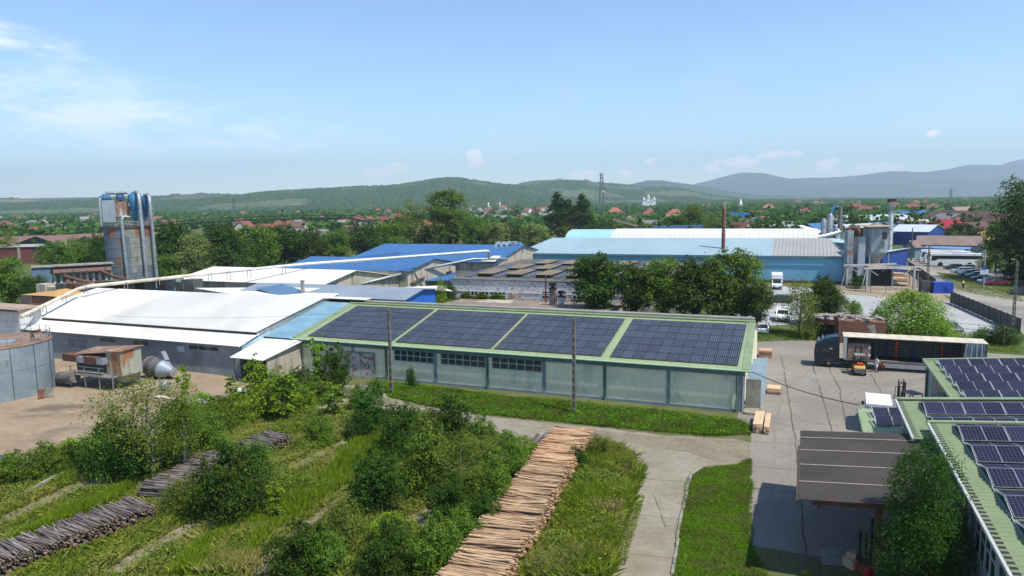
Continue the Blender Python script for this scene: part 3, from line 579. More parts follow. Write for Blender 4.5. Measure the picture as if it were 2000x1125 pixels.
MB().slab(U(-12, 79.0, 6.1), U(-8.6, 79.0, 6.1), U(-8.6, 82.5, 7.1), U(-10.5, 82.5, 7.1), .05).build('white_patch', m_white2, E2_)
# shed with grey roof and bright blue end
shd = gabled('blue_shed', 'long grey-roofed shed with a bright blue end wall behind the green warehouse', 'shed', -27, 2.6, 20.9, 30.2, 5.9, 6.72, m_gwall, m_galv, vr=25.7, ze2=6.2, ou=.6, of=.7)
MB().ext([U(2.62, v, z) for v, z in ((20.9, 0), (30.2, 0), (30.2, 6.15), (25.7, 6.66), (20.9, 5.85))], AX * .06).build('end_cladding', m_bblue, shd)
MB().box(U(-2.0, 20.86, 3.0), (9.0, .1, 2.75), ROT).build('side_cladding', mat('slate cladding', (.12, .17, .20), .7, (.1, .14, .17), .4, stripe=(AX, .25, .01, None)), shd)
MB().slab(U(-22, 21.5, 6.15), U(-15, 21.8, 6.2), U(-14, 23.9, 6.56), U(-21.5, 23.6, 6.5), .05).build('loose_sheet', m_white, shd)
m_maroon = mat('maroon rusty sheet', (.16, .075, .06), .8, (.11, .06, .05), .5, stripe=(AX, .3, .01, None))
lt = T('rusty_canopy', 'rusty maroon lean-to roof between the beige gable hall and the blue canopy', 'canopy', P(800, 560, 0))
MB().slab(P(770, 547, 3.8), P(806, 554, 3.5), P(832, 541, 4.2), P(798, 536, 4.6), .07).build('roof', m_maroon, lt); MB().box(P(810, 548, 2.0), (8, .2, 2.2), ROT).build('wall', m_bwall, lt)
lt = T('blue_canopy', 'low bright blue canopy roof left of the white brick building', 'canopy', P(840, 560, 0))
MB().slab(P(812, 549, 3.4), P(880, 549, 3.1), P(895, 532, 3.8), P(842, 537, 3.8), .07).build('roof', m_blueroof, lt); MB().box(P(855, 548, 0), (.15, .15, 3.1), 0).box(P(880, 547, 0), (.15, .15, 3.0), 0).box(P(815, 548, 0), (.15, .15, 3.2), 0).build('post', m_steel, lt)
lt = T('white_canopy', 'low white sheet roof peeping out between the blue shed end and the brick building', 'canopy', P(830, 575, 0))
MB().slab(P(778, 562, 3.9), P(850, 567, 3.6), P(884, 569, 3.2), P(862, 558, 3.8), .06).build('roof', m_white2, lt); MB().box(P(862, 566, 0) + V(0, 0, 0), (.12, .12, 3.0), 0).box(P(850, 568, 0), (.12, .12, 3.0), 0).build('post', m_steel, lt)
# ================================================================ F: white brick building with flat solar roof
m_brickw = mat('flaking white brick', (.62, .62, .62), .95, (.50, .49, .49), .3, fine=(8, .2), rust=((.22, .17, .16), 1.7, .53, .60), stretch=(1, 1, 2.2))
m_felt = mat('roofing felt', (.135, .125, .12), .95, (.10, .095, .09), .3, fine=(3, .2))
fb = T('brick_factory', 'white flaking brick factory with a flat solar roof behind the green warehouse', 'factory', U(-8.5, 57.1))
MB().ext([U(-8.5, 57.1, 0), U(38, 57.1, 0), U(38, 57.1, 4.55), U(-8.5, 57.1, 4.55)], BX * 38).build('wall', m_brickw, fb)
MB().slab(U(-8.7, 56.9, 4.56), U(38.2, 56.9, 4.7), U(38.2, 95.3, 5.3), U(-8.7, 95.3, 5.2), .12).build('roof', m_felt, fb)
MB().box(U(14.5, 57.05, 2.35), (45, .12, .12), ROT).build('string_course', mat('white plaster band', (.66, .66, .66)), fb)
def wF(px0, px1, py0, py1, nx, nz=2):
    a = hitpl(px0, py1, U(0, 57.1), BX); b = hitpl(px1, py1, U(0, 57.1), BX); c = hitpl(px0, py0, U(0, 57.1), BX); ua, ub = touv(a)[0], touv(b)[0]
    return window(fb, U(ua, 57.08, a.z), AX, ub - ua, c.z - a.z, nx, nz, -BX, fm=mat('white frame', (.6, .6, .6)), bw=.12)
for a in ((904, 919), (920, 934), (941, 955), (957, 972), (974, 988), (1058, 1073), (1075, 1089), (1092, 1107), (1118, 1135)): wF(a[0], a[1], 569, 584, 2)
a = touv(hitpl(996, 580, U(0, 57.1), BX)); b = touv(hitpl(1019, 580, U(0, 57.1), BX))
MB().box(U((a[0] + b[0]) / 2, 57.0, .3), (b[0] - a[0], .12, 2.0), ROT).build('door', mat('rust spotted door', (.42, .37, .33), .9, (.36, .3, .26), 1, rust=((.28, .1, .05), .5, .55, .6)), fb)
def roofF(u, v): return U(u, v, 4.72 + (v - 57) * .0165 + (u + 8) * .002)
m_sky = mat('moss brown skylight felt', (.215, .175, .115), .95, (.17, .14, .09), .5, fine=(3, .2)); m_fp = panelmat('grey blue solar cells', (.045, .055, .085), (.30, .32, .36), 1.6, 1, 3, 2, .05)
k = 0
for r_i, v in enumerate((61, 71, 81)):
    for c_i in range(7):
        u = -4.5 + c_i * 6.1 + r_i * 2.2
        sk = MB(); a, b = roofF(u, v), roofF(u + 3.0, v); c, d = roofF(u + 3.0, v + 8), roofF(u, v + 8)
        for (p, q) in ((a, b),): sk.ext([p, q, q + ZA * .55, p + ZA * .55], BX * 8)
        o = sk.build('roof_monitor', m_black, fb); MB().slab(a + ZA * .56 - BX * .2 - AX * .2, b + ZA * .56 - BX * .2 + AX * .2, c + ZA * .56 + BX * .2 + AX * .2, d + ZA * .56 + BX * .2 - AX * .2, .1).build('monitor_cover', m_sky, o)
protoF = None
for r_i, v in enumerate((60.5, 70.5, 80.5)):
    for c_i in range(7):
        u = -7.6 + c_i * 6.1 + r_i * 2.2; root = T('solar_rack', 'tilted rack of pale blue solar panels between the brown roof monitors of the brick factory', 'solar rack', roofF(u, v), 'solar racks on the flat factory roof'); leg = MB()
        for q in range(4):
            vv = v + q * 2.2
            for w in range(1):
                p = roofF(u + 1.5, vv) + ZA * .38
                if protoF is None: o = protoF = panel_proto(1.6, 1.0, m_fp)
                else: o = protoF.copy(); COL.objects.link(o)
                o.parent = root; mm = rot_from(AX, BX + ZA * .35).to_4x4(); mm.translation = p - Vector(root.location); o.matrix_local = mm
            leg.bar(roofF(u + .2, vv - .3), roofF(u + .2, vv - .3) + ZA * .3, .05).bar(roofF(u + 2.4, vv + .4), roofF(u + 2.4, vv + .4) + ZA * .6, .05)
        leg.build('rack_leg', m_steel, root)
# low brown-roofed annexe in front
m_bfelt = mat('brown corrugated felt', (.26, .20, .155), .95, (.19, .15, .12), .3, fine=(3, .2), stripe=(AX, .5, .02, None), grime=((.42, .36, .30), .3, .58, .68, (1, .4, 1)))
lb = T('brown_annexe', 'low brown-roofed annexe running in front of the white brick factory', 'annexe', U(0, 41))
MB().ext([U(-.2, v, z) for v, z in ((42.2, 0), (56.9, 0), (56.9, 1.0), (42.2, 1.95))], AX * 26).build('wall', m_bwall, lb)
MB().slab(U(-2.2, 41.6, 2.0), U(26.5, 41.6, 2.05), U(26.0, 56.9, 1.1), U(-7.5, 56.9, .75), .12).build('roof', m_bfelt, lb)
for i in range(6): window(lb, U(3.0 + i * 1.9 + (i // 2) * .8, 42.18, .95), AX, 1.1, .45, 2, 1, -BX, bw=.06)

# chimneys of the annexe
m_sooty = mat('sooty brick', (.22, .17, .15), .95, (.13, .11, .10), 1)
for px, w, h, lb_ in ((1080, 1.0, 4.4, 'tall sooty brick chimney with a cap at the white brick factory wall'), (1096, .8, 3.0, 'short whitish brick chimney right of the tall sooty one')):
    q = P(px, 600, 1.2); r = T('brick_chimney', lb_, 'chimney', (q.x, q.y, 0))
    MB().box((q.x, q.y, 0), (w, w, h), ROT).build('stack', m_sooty if w > .9 else m_brickw, r); MB().box((q.x, q.y, h), (w * 1.25, w * 1.25, .18), ROT).box((q.x, q.y, h + .55), (w * 1.1, w * 1.1, .5), ROT).box((q.x, q.y, h + .18), (w * .5, w * .5, .4), ROT).build('cap', m_black, r)
# ================================================================ G: long blue hall
m_bluew = mat('light blue wall', (.17, .39, .54), .85, (.15, .35, .49), .12, fine=(1.5, .06), grime=((.22, .42, .55), .12, .58, .66, (1, 1, .6)))
m_bluer = mat('pale blue roof', (.27, .37, .41), .65, (.245, .335, .375), .1, fine=(1, .06), stripe=(AX, .35, .01, None)); m_greyr = mat('grey ribbed roof', (.31, .31, .30), .8, (.27, .27, .26), .1, stripe=(AX, .8, .02, (.2, .2, .2)))
gb = T('long_blue_hall', 'very long light blue hall with pale blue roof, grey at its right end', 'warehouse', U(-13.2, 104))
MB().ext([U(-13.2, 104.0, 0), U(63, 106.9, 0), U(63, 130, 0), U(-13.2, 130, 0)], ZA * 6.0).build('wall', m_bluew, gb)
MB().slab(U(-13.6, 103.7, 6.02), U(48, 106.0, 6.02), U(48, 121, 9.2), U(-8.5, 118, 9.2), .15).slab(U(-8.5, 118.01, 9.2), U(48, 121.01, 9.2), U(48, 135, 6.0), U(-13, 132, 6.0), .15).build('roof', m_bluer, gb)
MB().slab(U(48.01, 106.0, 6.03), U(63.4, 106.6, 6.03), U(60.2, 121.4, 9.2), U(48.01, 121, 9.21), .15).slab(U(48.01, 121.02, 9.21), U(60.2, 121.42, 9.21), U(63.4, 136, 6.0), U(48.01, 135, 6.0), .15).build('grey_roof', m_greyr, gb)
MB().bar(U(-13.4, 103.6, 5.85), U(63.2, 106.45, 5.85), .15, .35).build('fascia', mat('dark blue grey trim', (.10, .19, .24), .6), gb)
MB().bar(U(-13.4, 103.9, .3), U(63.2, 106.75, .3), .12, .6).build('plinth', m_rust, gb)
# curved white roof behind
m_rib = mat('ribbed white roof', (.60, .59, .56), .6, (.53, .515, .48), .1, stripe=(AX, 1.2, .02, (.52, .50, .46)))
wb = T('curved_roof_hall', 'ribbed white barrel-roofed hall right behind the long blue hall', 'warehouse', U(3, 130))
Pf = [(130, 6.0), (130, 8.4), (131.5, 9.7), (134, 10.6), (137.5, 11.0), (141, 10.6), (143.5, 9.7), (145, 8.4), (145, 6)]
def barrel(u0, u1, m, nm, dz=0):
    b = MB()
    for i in range(len(Pf) - 1):
        (v0_, z0), (v1_, z1) = Pf[i], Pf[i + 1]; b.quad(U(u0, v0_, z0 + dz), U(u1, v0_, z0 + dz), U(u1, v1_, z1 + dz), U(u0, v1_, z1 + dz))
    b.add([U(u0, v, z + dz) for v, z in Pf], [tuple(range(len(Pf)))]); b.add([U(u1, v, z + dz) for v, z in Pf], [tuple(range(len(Pf)))]); return b.build(nm, m, wb)
barrel(4.5, 58, m_rib, 'roof'); MB().ext([U(-9, 130.2, 0), U(58, 130.2, 0), U(58, 130.2, 6), U(-9, 130.2, 6)], BX * 14.6).build('wall', m_bluew, wb)
barrel(-9, 4.4, mat('turquoise sheet', (.30, .50, .50), .6, (.27, .46, .47), .2, stripe=(AX, .4, .01, None)), 'turquoise_roof', -.2)
# ================================================================ right-hand green buildings
def tents(label, u0, n, rows, z0, uz, sl=.09, both=True, half=1.50, rise=.34, w=1.05, grp='solar arrays on the right-hand green roofs', cm=None, ph=1.7):
    global protoT
    root = T('solar_array', label, 'solar array', U(u0, rows[0], z0 + sl * (u0 - uz)), grp); rail = MB()
    X = (AX + ZA * sl).normalized()
    for v in rows:
        for sgn in ((-1, 1) if both else (-1,)):
            Y = (BX * half * (-sgn) * 1.0 + ZA * (rise if sgn < 0 else -rise)).normalized() if sgn < 0 else (BX * half - ZA * rise).normalized()
            for i in range(n):
                uu = u0 + (i + .5) * w + (i // 2) * .06; base = U(uu, v + sgn * half / 2, z0 + sl * (uu - uz) + .12 + rise / 2)
                o = protoT.copy(); COL.objects.link(o); o.parent = root; mm = rot_from(X, Y).to_4x4(); mm.translation = base - Vector(root.location); o.matrix_local = mm
        for i in range(0, n + 1, 2):
            uu = u0 + i * w + (i // 2) * .06 - .03
            for a, b in (((v - half, .10), (v, rise + .10)), ((v, rise + .10), (v + half, .10))):
                if both or a[0] < v: rail.bar(U(uu, a[0], z0 + sl * (uu - uz) + a[1]), U(uu, b[0], z0 + sl * (uu - uz) + b[1]), .04, .03)
    ve, vs = max(rows) + half, min(rows) - half
    for du in (-.06,): rail.bar(U(u0 + du, vs, z0 + sl * (u0 - uz) + .07), U(u0 + du, ve, z0 + sl * (u0 - uz) + .07), .05, .05)
    rail.build('mounting_rail', mat('dull rail', (.34, .36, .38), .6), root); return root
mp_t = panelmat('dark navy solar cells', (.015, .017, .036), (.10, .115, .16), 1.03, 1.68, 6, 10, .014)
protoT = panel_proto(1.03, 1.60, mp_t); protoT.data.materials[0] = mat('light panel frame', (.42, .44, .47), .5, (.36, .38, .41), 1)
m_gwallR = mat('green side wall', (.33, .39, .31), .9, (.27, .33, .27), .5, fine=(3, .1), grime=((.18, .24, .23), .4, .55, .7, (1, 1, .4)))
def greenbld(label, u0, u1, v0, v1, z0, zw, sl=.09, teeth=True, ribs=True):
    r = T('green_building', label, 'warehouse', U(u0, v0)); z1 = z0 + sl * (u1 - u0)
    MB().ext([U(u0 + .35, v0 + .2, 0), U(u1, v0 + .2, 0), U(u1, v0 + .2, z1 - .05), U(u0 + .35, v0 + .2, z0 - .05)], BX * (v1 - v0 - .4)).build('wall', m_gwallR, r)
    MB().slab(U(u0, v0, z0 - .02), U(u1, v0, z1 - .02), U(u1, v1, z1 - .02), U(u0, v1, z0 - .02), .06).build('roof', mat('green profiled sheet', (.21, .25, .125), .55, (.185, .22, .11), .5, fine=(2, .1)), r)
    if ribs:
        b = MB(); n = int((v1 - v0) / .42)
        for i in range(n):
            v = v0 + .2 + i * .42; b.ext([U(u0 + .02, v - .05, z0 + .04), U(u0 + .02, v + .05, z0 + .04), U(u0 + .02, v + .02, z0 + .085), U(u0 + .02, v - .02, z0 + .085)], AX * (u1 - u0) + ZA * (z1 - z0))
        b.build('roof_rib', m_gtrim, r)
    if teeth:
        b = MB(); n = int((v1 - v0) / .42)
        for i in range(n): v = v0 + .2 + i * .42; b.slab(U(u0 + .03, v + .08, z0 + .045), U(u0 + .30, v + .08, z0 + .065), U(u0 + .30, v + .34, z0 + .065), U(u0 + .03, v + .34, z0 + .045), .004)
        b.build('eave_gap', m_black, r)
        MB().bar(U(u0 - .08, v0 - .1, z0 + .02), U(u0 - .08, v1 + .1, z0 + .02), .12, .16).build('gutter', mat('pale gutter', (.42, .44, .42), .6, (.36, .38, .36), 1), r)
    else: MB().tube([U(u0 - .02, v0 - .1, z0 + .02), U(u0 - .02, v1 + .1, z0 + .02)], .13, 10).build('gutter', m_gtrim, r)
    MB().bar(U(u0 - .1, v1, z0 + .08), U(u1, v1, z1 + .08), .3, .16).build('verge_trim', m_green, r)
    return r, (lambda v, a, b: None)
g3, _ = greenbld('green building with dark solar rows furthest back on the right, beside the truck', 64.9, 82, -10.2, 4.5, 5.0, 5, teeth=False, ribs=True)
for k, (va, vb) in enumerate(((-3.6, 1.6), (-9.0, -4.3))): window(g3, U(65.22, vb, 2.0), -BX, vb - va, 2.5, 6, 2, -AX, bw=.08)
MB().box(U(65.2, 4.2, 0), (.3, .3, 4.9), ROT).build('corner_post', m_dgreen, g3); MB().box(U(65.2, -3.95, 0), (.2, .3, 4.9), ROT).build('corner_post', m_dgreen, g3)
tents('dark solar rows on the furthest green roof at the right, beside the truck', 65.7, 10, [2.8, .2, -2.4, -5.0, -7.6], 5.03, 64.9, both=False, half=1.66, rise=.30)
g1, _ = greenbld('middle green building at the right with black notches along its pale gutter', 61.2, 82, -19.4, -10.6, 5.2, 5)
MB().bar(U(61.3, -10.75, 5.36), U(82, -10.75, 7.23), .5, .05).build('ridge_cap', m_gtrim, g1)
for va, vb in ((-17.5, -15.2), (-14.8, -12.4)): window(g1, U(61.52, vb, 3.2), -BX, vb - va, 1.3, 4, 2, -AX, bw=.07)
tents('solar tents on the middle green roof at the right, behind the nearest roof', 62.5, 10, [-13.1, -16.6], 5.23, 61.2)
g2, _ = greenbld('nearest green building at the right edge with window bands above a pale wall', 62.15, 82, -42, -17.9, 5.8, 5)
tents('nearest solar tents on the green roof in the bottom right corner', 63.3, 9, [-20.0, -23.4, -26.8, -30.2, -33.6], 5.83, 62.15)
for k in range(5):
    va = -19.2 - k * 5.2; window(g2, U(62.47, va, 3.55), -BX, 4.6, 1.95, 5, 2, -AX, fm=mat('pale frame', (.42, .45, .45), .7), bw=.08)
    MB().box(U(62.42, va - 2.3, 3.15), (.12, 5.0, .36), ROT).build('sill_band', m_pil, g2)
    MB().box(U(62.36, va - 4.9, 0), (.3, .42, 5.7), ROT).build('pilaster', m_pil, g2); MB().tube([U(62.18, va - 5.2, 5.6), U(62.18, va - 5.2, .1)], .06, 8).build('downpipe', m_steel, g2)
MB().box(U(62.42, -30, 0), (.1, 24, 1.1), ROT).build('plinth', m_pil, g2)
# low annex with its own small green roof
an = T('green_annexe', 'low green-roofed annexe with four solar panels between van and brown canopy', 'annexe', U(59.3, -12))
MB().ext([U(59.5, v, z) for v, z in ((-13.6, 0), (-5.0, 0), (-5.0, 2.85), (-13.6, 2.7))], AX * 1.6).build('wall', m_gwallR, an)
MB().slab(U(59.2, -14, 2.8), U(61.4, -14, 3.05), U(63.0, -5.2, 3.2), U(59.2, -5.4, 2.8), .07).build('roof', m_green, an)
MB().tube([U(59.15, -14, 2.83), U(59.15, -5.3, 2.83)], .1, 8).build('gutter', m_gtrim, an); MB().slab(U(60.9, -14, 3.07), U(62.4, -14, 3.25), U(63.4, -5.2, 3.25), U(60.9, -5.2, 3.05), .04).build('side_roof', m_green, an)
r = T('solar_array', 'four solar panels on the low green annexe roof behind the brown canopy', 'solar array', U(60.5, -9, 3.2), 'solar arrays on the right-hand green roofs'); rl = MB()
for v in (-7.2, -9.4):
    for i in range(2):
        o = protoT.copy(); COL.objects.link(o); o.parent = r; mm = rot_from(AX + ZA * .1, BX + ZA * .18).to_4x4(); mm.translation = U(60.6 + i * 1.08, v, 3.25 + i * .1) - Vector(r.location); o.matrix_local = mm
    rl.bar(U(60.0, v - .8, 3.2), U(60.0, v + .8, 3.5), .06)
rl.build('mounting_rail', m_silver, r); bpy.data.objects.remove(protoT)
# brown canopy
m_cano = mat('brown canopy sheet', (.055, .045, .038), .9, (.042, .036, .031), .3, fine=(2, .1), grime=((.07, .058, .046), .5, .55, .7, (1, 1, 1)), stripe=(BX, .18, .010, None))
ca = T('canopy', 'large brown corrugated canopy on steel posts beside the nearest green building', 'canopy', U(58, -23))
nseg = 14; b = MB()
for i in range(nseg):
    v0, v1 = -28.9 + 12.3 * i / nseg, -28.9 + 12.3 * (i + 1) / nseg
    def zc(v): return 4.42 + .0 - (.30 * max(0, (v + 19.2) / 2.6) ** 2)
    b.slab(U(55.0, v0, zc(v0)), U(62.1, v0, zc(v0) + .55), U(62.1, v1, zc(v1) + .55), U(55.0, v1, zc(v1)), .05)
b.build('roof', m_cano, ca)
b = MB()
for v in (-26.5, -23.9, -21.4, -19.0): b.bar(U(55.0, v, zc(v) + .075), U(62.0, v, zc(v) + .62), .06, .03)
b.build('sheet_joint', mat('pale joint strip', (.42, .36, .27), .8), ca)
MB().bar(U(54.93, -29, 4.3), U(54.93, -20.5, 4.3), .12, .28).build('edge_beam', mat('dark brown beam', (.07, .045, .035), .9), ca)
for u_, v_ in ((60.9, -27.6), (56.2, -18.8), (60.8, -18.8)): MB().box(U(u_, v_, 0), (.16, .16, 4.35 - (.4 if v_ > -20 else 0)), ROT).build('post', m_rust, ca)
q = P(1711, 1130); MB().box(q, (.34, .34, 4.1), ROT).build('post', m_rust, ca)
MB().bar(U(55.6, -28.4, 4.2), U(62, -28.4, 4.7), .14, .25).build('truss', m_rust, ca)
# racks of dark steel under the canopy and cardboard with red sacks
rk = T('steel_rack', 'dark steel rack of upright profiles under the front edge of the brown canopy', 'rack', U(59.3, -27.6)); b = MB(); rr = random.Random(4)
for i in range(12): b.box(U(58.0 + i * .28, -26.6 + rr.uniform(-.3, .3), .7), (.10, .10, 1.5 + rr.random() * .9), ROT + rr.random())
b.build('profile', m_black, rk); MB().box(U(59.7, -26.7, .6), (3.6, .9, .12), ROT).box(U(58.1, -26.7, 0), (.12, .9, .6), ROT).box(U(61.3, -26.7, 0), (.12, .9, .6), ROT).build('shelf', m_rust, rk)
MB_ = MB().box(P(1676, 1110) , (1.3, .9, .75), .4)
bx = T('cardboard_stack', 'pile of torn brown cardboard at the bottom edge left of the red sacks', 'cardboard', P(1668, 1106)); MB().box(P(1666, 1106), (.8, .7, .5), .4).box(P(1665, 1105) + V(0, 0, .5), (.5, .5, .3), .7).build('box', mat('cardboard', (.42, .29, .18), .95, (.35, .24, .15), 3), bx)
m_redbag = mat('red sack', (.42, .03, .03), .6, (.30, .02, .02), 4)
for i, (px, py, s) in enumerate(((1684, 1114, .62), (1698, 1110, .6), (1692, 1124, .66), (1706, 1122, .5))):
    b = MB(); b.lathe([(s * .4, 0), (s * .55, .12), (s * .56, .35), (s * .4, .55), (s * .12, .66), (s * .16, .74)], P(px, py), 10)
    tag(b.build('sack', m_redbag), 'red plastic sack in the small heap at the bottom edge under the tree', 'sack', 'red sacks heaped at the bottom edge')
# ================================================================ vehicles
m_tyre = mat('tyre rubber', (.02, .02, .02), .9); m_rim = mat('wheel rim', (.50, .50, .50), .5, (.38, .38, .38), 3, metal=.2); m_cglass = mat('car glass', (.015, .02, .025), .08, (.02, .025, .03), 1, spec=.7)
m_lamp = mat('lamp lens', (.6, .6, .58), .2); m_plate = mat('plate white', (.7, .7, .7), .6); m_chas = mat('chassis black', (.025, .025, .027), .7)
def wheel(root, c, r, w, side, name='wheel'):
    "c = hub centre, side = +1/-1 outward along local y"
    o = MB().lathe([(r * .62, -w / 2), (r * .93, -w / 2), (r, -w / 2 + .04), (r, w / 2 - .04), (r * .93, w / 2), (r * .62, w / 2)], c, 18, axis=(0, side, 0)).build(name, m_tyre, root)
    MB().lathe([(r * .6, 0), (r * .6, w * .42), (r * .45, w * .36), (r * .22, w * .36), (r * .18, w * .5), (.01, w * .5)], c, 14, axis=(0, side, 0)).build('rim', m_rim, o); return o
def car(loc, heading, label, col, kind='hatch', group=None, L=4.0, cat='car'):
    r = T('parked_car', label, cat, (0, 0, 0), group); pm = mat('paint ' + label[:22], col, .3, tuple(x * .93 for x in col), 1, coat=.6, spec=.5); W_ = 1.68; h = L / 2
    lo = [(-h, .28), (h, .28), (h + .02, .55), (h - .08, .70), (h - .95, .86), (h - 1.1, .88), (-h + .12, .92), (-h, .75)] if kind != 'estate' else [(-h, .28), (h, .28), (h, .6), (h - .1, .75), (h - .9, .9), (-h + .05, .95), (-h, .7)]
    b = MB(); b.ext([(x, -W_ / 2, z) for x, z in lo], (0, W_, 0)); b.build('body', pm, r, bevel=.07)
    rear = {'hatch': -h + .12, 'sedan': -h + .75, 'estate': -h + .06}[kind]; top0 = {'hatch': -h + .5, 'sedan': -h + 1.25, 'estate': -h + .3}[kind]
    g = MB(); pf = [(rear, .9), (h - 1.0, .87), (h - 1.75, 1.36), (top0, 1.38)]; y0, y1 = W_ / 2 - .05, W_ / 2 - .19
    vs = [(x, -y, z) for (x, z), y in zip(pf, (y0, y0, y1, y1))] + [(x, y, z) for (x, z), y in zip(pf, (y0, y0, y1, y1))]
    g.add(vs, [(0, 1, 2, 3), (7, 6, 5, 4), (1, 5, 6, 2), (0, 3, 7, 4), (2, 6, 7, 3), (0, 4, 5, 1)]); g.build('window', m_cglass, r)
    t = MB(); t.slab((top0 - .05, -y1 - .02, 1.375), (h - 1.72, -y1 - .02, 1.355), (h - 1.72, y1 + .02, 1.355), (top0 - .05, y1 + .02, 1.375), .05)
    for sy in (-1, 1):
        for (x0, x1) in (((rear + .0), top0), ((h - 1.0), (h - 1.73)), ((-.15), (-.12))): t.bar((x0, sy * (y0 + .01), .9), (x1, sy * (y1 + .015), 1.38), .07, .05)
    t.build('roof', pm, r)
    for sx in (h - .75, -h + .7):
        for sy in (-1, 1): wheel(r, (sx, sy * (W_ / 2 - .08), .30), .30, .2, sy)
    for sy in (-1, 1): MB().box((h - .04, sy * .58, .55), (.12, .34, .14)).build('headlight', m_lamp, r); MB().box((-h + .03, sy * .66, .62), (.1, .2, .22)).build('taillight', mat('tail lens', (.35, .02, .02), .3), r)
    MB().box((h - .0, 0, .33), (.06, 1.2, .14)).build('bumper', m_chas, r); MB().box((-h - .012, 0, .55), (.02, .5, .11)).build('plate', m_plate, r)
    r.location = loc; r.rotation_euler = (0, 0, heading); return r
hdg = lambda v: math.atan2(v.y, v.x)
# row of parked cars by the road
ROWC = [((1850, 527), (.05, .05, .06), 'hatch', 'dark plum hatchback, first in the parked row just below the white coach'), ((1865, 534), (.34, .40, .44), 'estate', 'silver blue estate car second in the parked row below the coach'), ((1879, 539), (.30, .33, .35), 'sedan', 'grey saloon third in the row of parked cars beside the road'),
        ((1893, 543), (.16, .19, .21), 'hatch', 'dark grey hatchback fourth in the row of parked cars'), ((1904, 549), (.05, .055, .12), 'sedan', 'navy saloon in the parked row, right behind the silver blue hatchback'), ((1918, 555), (.38, .45, .50), 'hatch', 'silver blue hatchback parked next to the red car'),
        ((1932, 558), (.52, .03, .06), 'sedan', 'bright red car at the near end of the parked row under the trees')]
for (px, py), c, k, l in ROWC:
    q = P(px, py); car((q.x + 2.0, q.y + .6, .018), hdg(-AX) + .10, l, c, k, 'cars parked in a row beside the road', L=4.3)
q = P(1893, 528); car((q.x, q.y + 1, .02), hdg(-AX), 'white hatchback half hidden behind the parked row, close to the coach', (.7, .7, .68), 'hatch', 'cars parked in a row beside the road')
q = P(1990, 576); car((q.x + .6, q.y, .03), hdg(-AX), 'dark green pickup-like car at the right edge behind the lamp pole', (.03, .04, .05), 'estate', None, L=4.6)
q = P(1497, 653); car((q.x, q.y + 1.4, .03), hdg(BX) , 'small white hatchback seen from behind at the corner of the green warehouse', (.66, .66, .66), 'hatch', None, L=3.7)
q = P(1520, 592); car((q.x + .5, q.y + .8, .03), hdg(-AX), 'dark green estate car parked across the white paved lot below the box truck', (.02, .045, .045), 'estate', None, L=4.5)
q = P(1866, 652); car((q.x + .2, q.y + 1.6, .03), hdg(-BX) + .3, 'dark blue car on the pale lot just behind the truck trailer roof', (.06, .09, .13), 'hatch', None, L=3.9)
q = P(1475, 600); car((q.x - .5, q.y + 1.0, .03), hdg(-AX) + .5, 'slate blue car half hidden by the large tree left of the box truck', (.12, .2, .28), 'hatch', None, L=4.0)
def van(loc, heading, label, L=5.2, H_=2.1, box=False, group=None, cat='van', name='van'):
    r = T(name, label, cat, (0, 0, 0), group); pm = mat('white van paint', (.74, .74, .73), .4, (.70, .70, .69), 1, coat=.3); h = L / 2; W_ = 1.95
    if box:
        MB().ext([(x, -.98, z) for x, z in ((h - 2.3, .45), (h, .45), (h + .02, 1.0), (h - .75, 1.28), (h - 1.25, 2.0), (h - 2.3, 2.05))], (0, 1.96, 0)).build('cab', pm, r, bevel=.08)
        MB().box((-1.05, 0, .85), (L - 2.0, 2.25, H_ - .85)).box((h - 1.75, 0, 2.2), (1.3, 2.1, H_ - 2.3)).build('cargo_box', pm, r, bevel=.05)
        MB().add([(h - .72, -.85, 1.32), (h - .72, .85, 1.32), (h - 1.2, .8, 1.97), (h - 1.2, -.8, 1.97)], [(0, 1, 2, 3)]).build('windscreen', m_cglass, r); bpy.data.objects[r.children[-1].name].location.x += .012
        MB().box((-.6, 0, .5), (L - 1.0, 1.0, .2)).build('chassis', m_chas, r); xs = (h - .9, -h + 1.1)
    else:
        MB().ext([(x, -W_ / 2, z) for x, z in ((-h, .35), (h, .35), (h + .02, .8), (h - .1, 1.0), (h - .95, 1.2), (h - 1.55, H_ - .1), (h - 1.9, H_), (-h + .05, H_), (-h, H_ - .1))], (0, W_, 0)).build('body', pm, r, bevel=.10)
        MB().add([(h - .93, -.8, 1.24), (h - .93, .8, 1.24), (h - 1.5, .76, H_ - .16), (h - 1.5, -.76, H_ - .16)], [(0, 1, 2, 3)]).build('windscreen', m_cglass, r); r.children[-1].location.x = .03
        for sy in (-1, 1):
            for x0, x1 in ((h - 2.5, h - 1.6), (h - 3.7, h - 2.7), (-h + .4, h - 3.9)): MB().box(((x0 + x1) / 2, sy * (W_ / 2 + .004), 1.25), (x1 - x0, .02, .55)).build('side_window', m_cglass, r)
        MB().box((-h - .004, 0, 1.25), (.02, 1.5, .55)).build('rear_window', m_cglass, r); xs = (h - .9, -h + 1.0)
    for sx in xs:
        for sy in (-1, 1): wheel(r, (sx, sy * .88, .35), .35, .24, sy)
    for sy in (-1, 1): MB().box((h + .0, sy * .72, .78), (.06, .36, .18)).build('headlight', m_lamp, r); MB().box((h - 1.1, sy * 1.12, 1.2), (.12, .2, .3)).build('mirror', m_chas, r)
    MB().box((h + .03, 0, .42), (.06, 1.8, .2)).build('bumper', m_chas, r); MB().box((h + .065, 0, .52), (.01, .5, .11)).build('plate', m_plate, r)
    r.location = loc; r.rotation_euler = (0, 0, heading); return r
q = P(1515, 566); van((q.x + 1.1, q.y + 2.4, .02), hdg(-BX) + .05, 'white box truck facing the camera in front of the long blue hall', L=6.0, H_=3.2, box=True, cat='truck', name='box_truck')
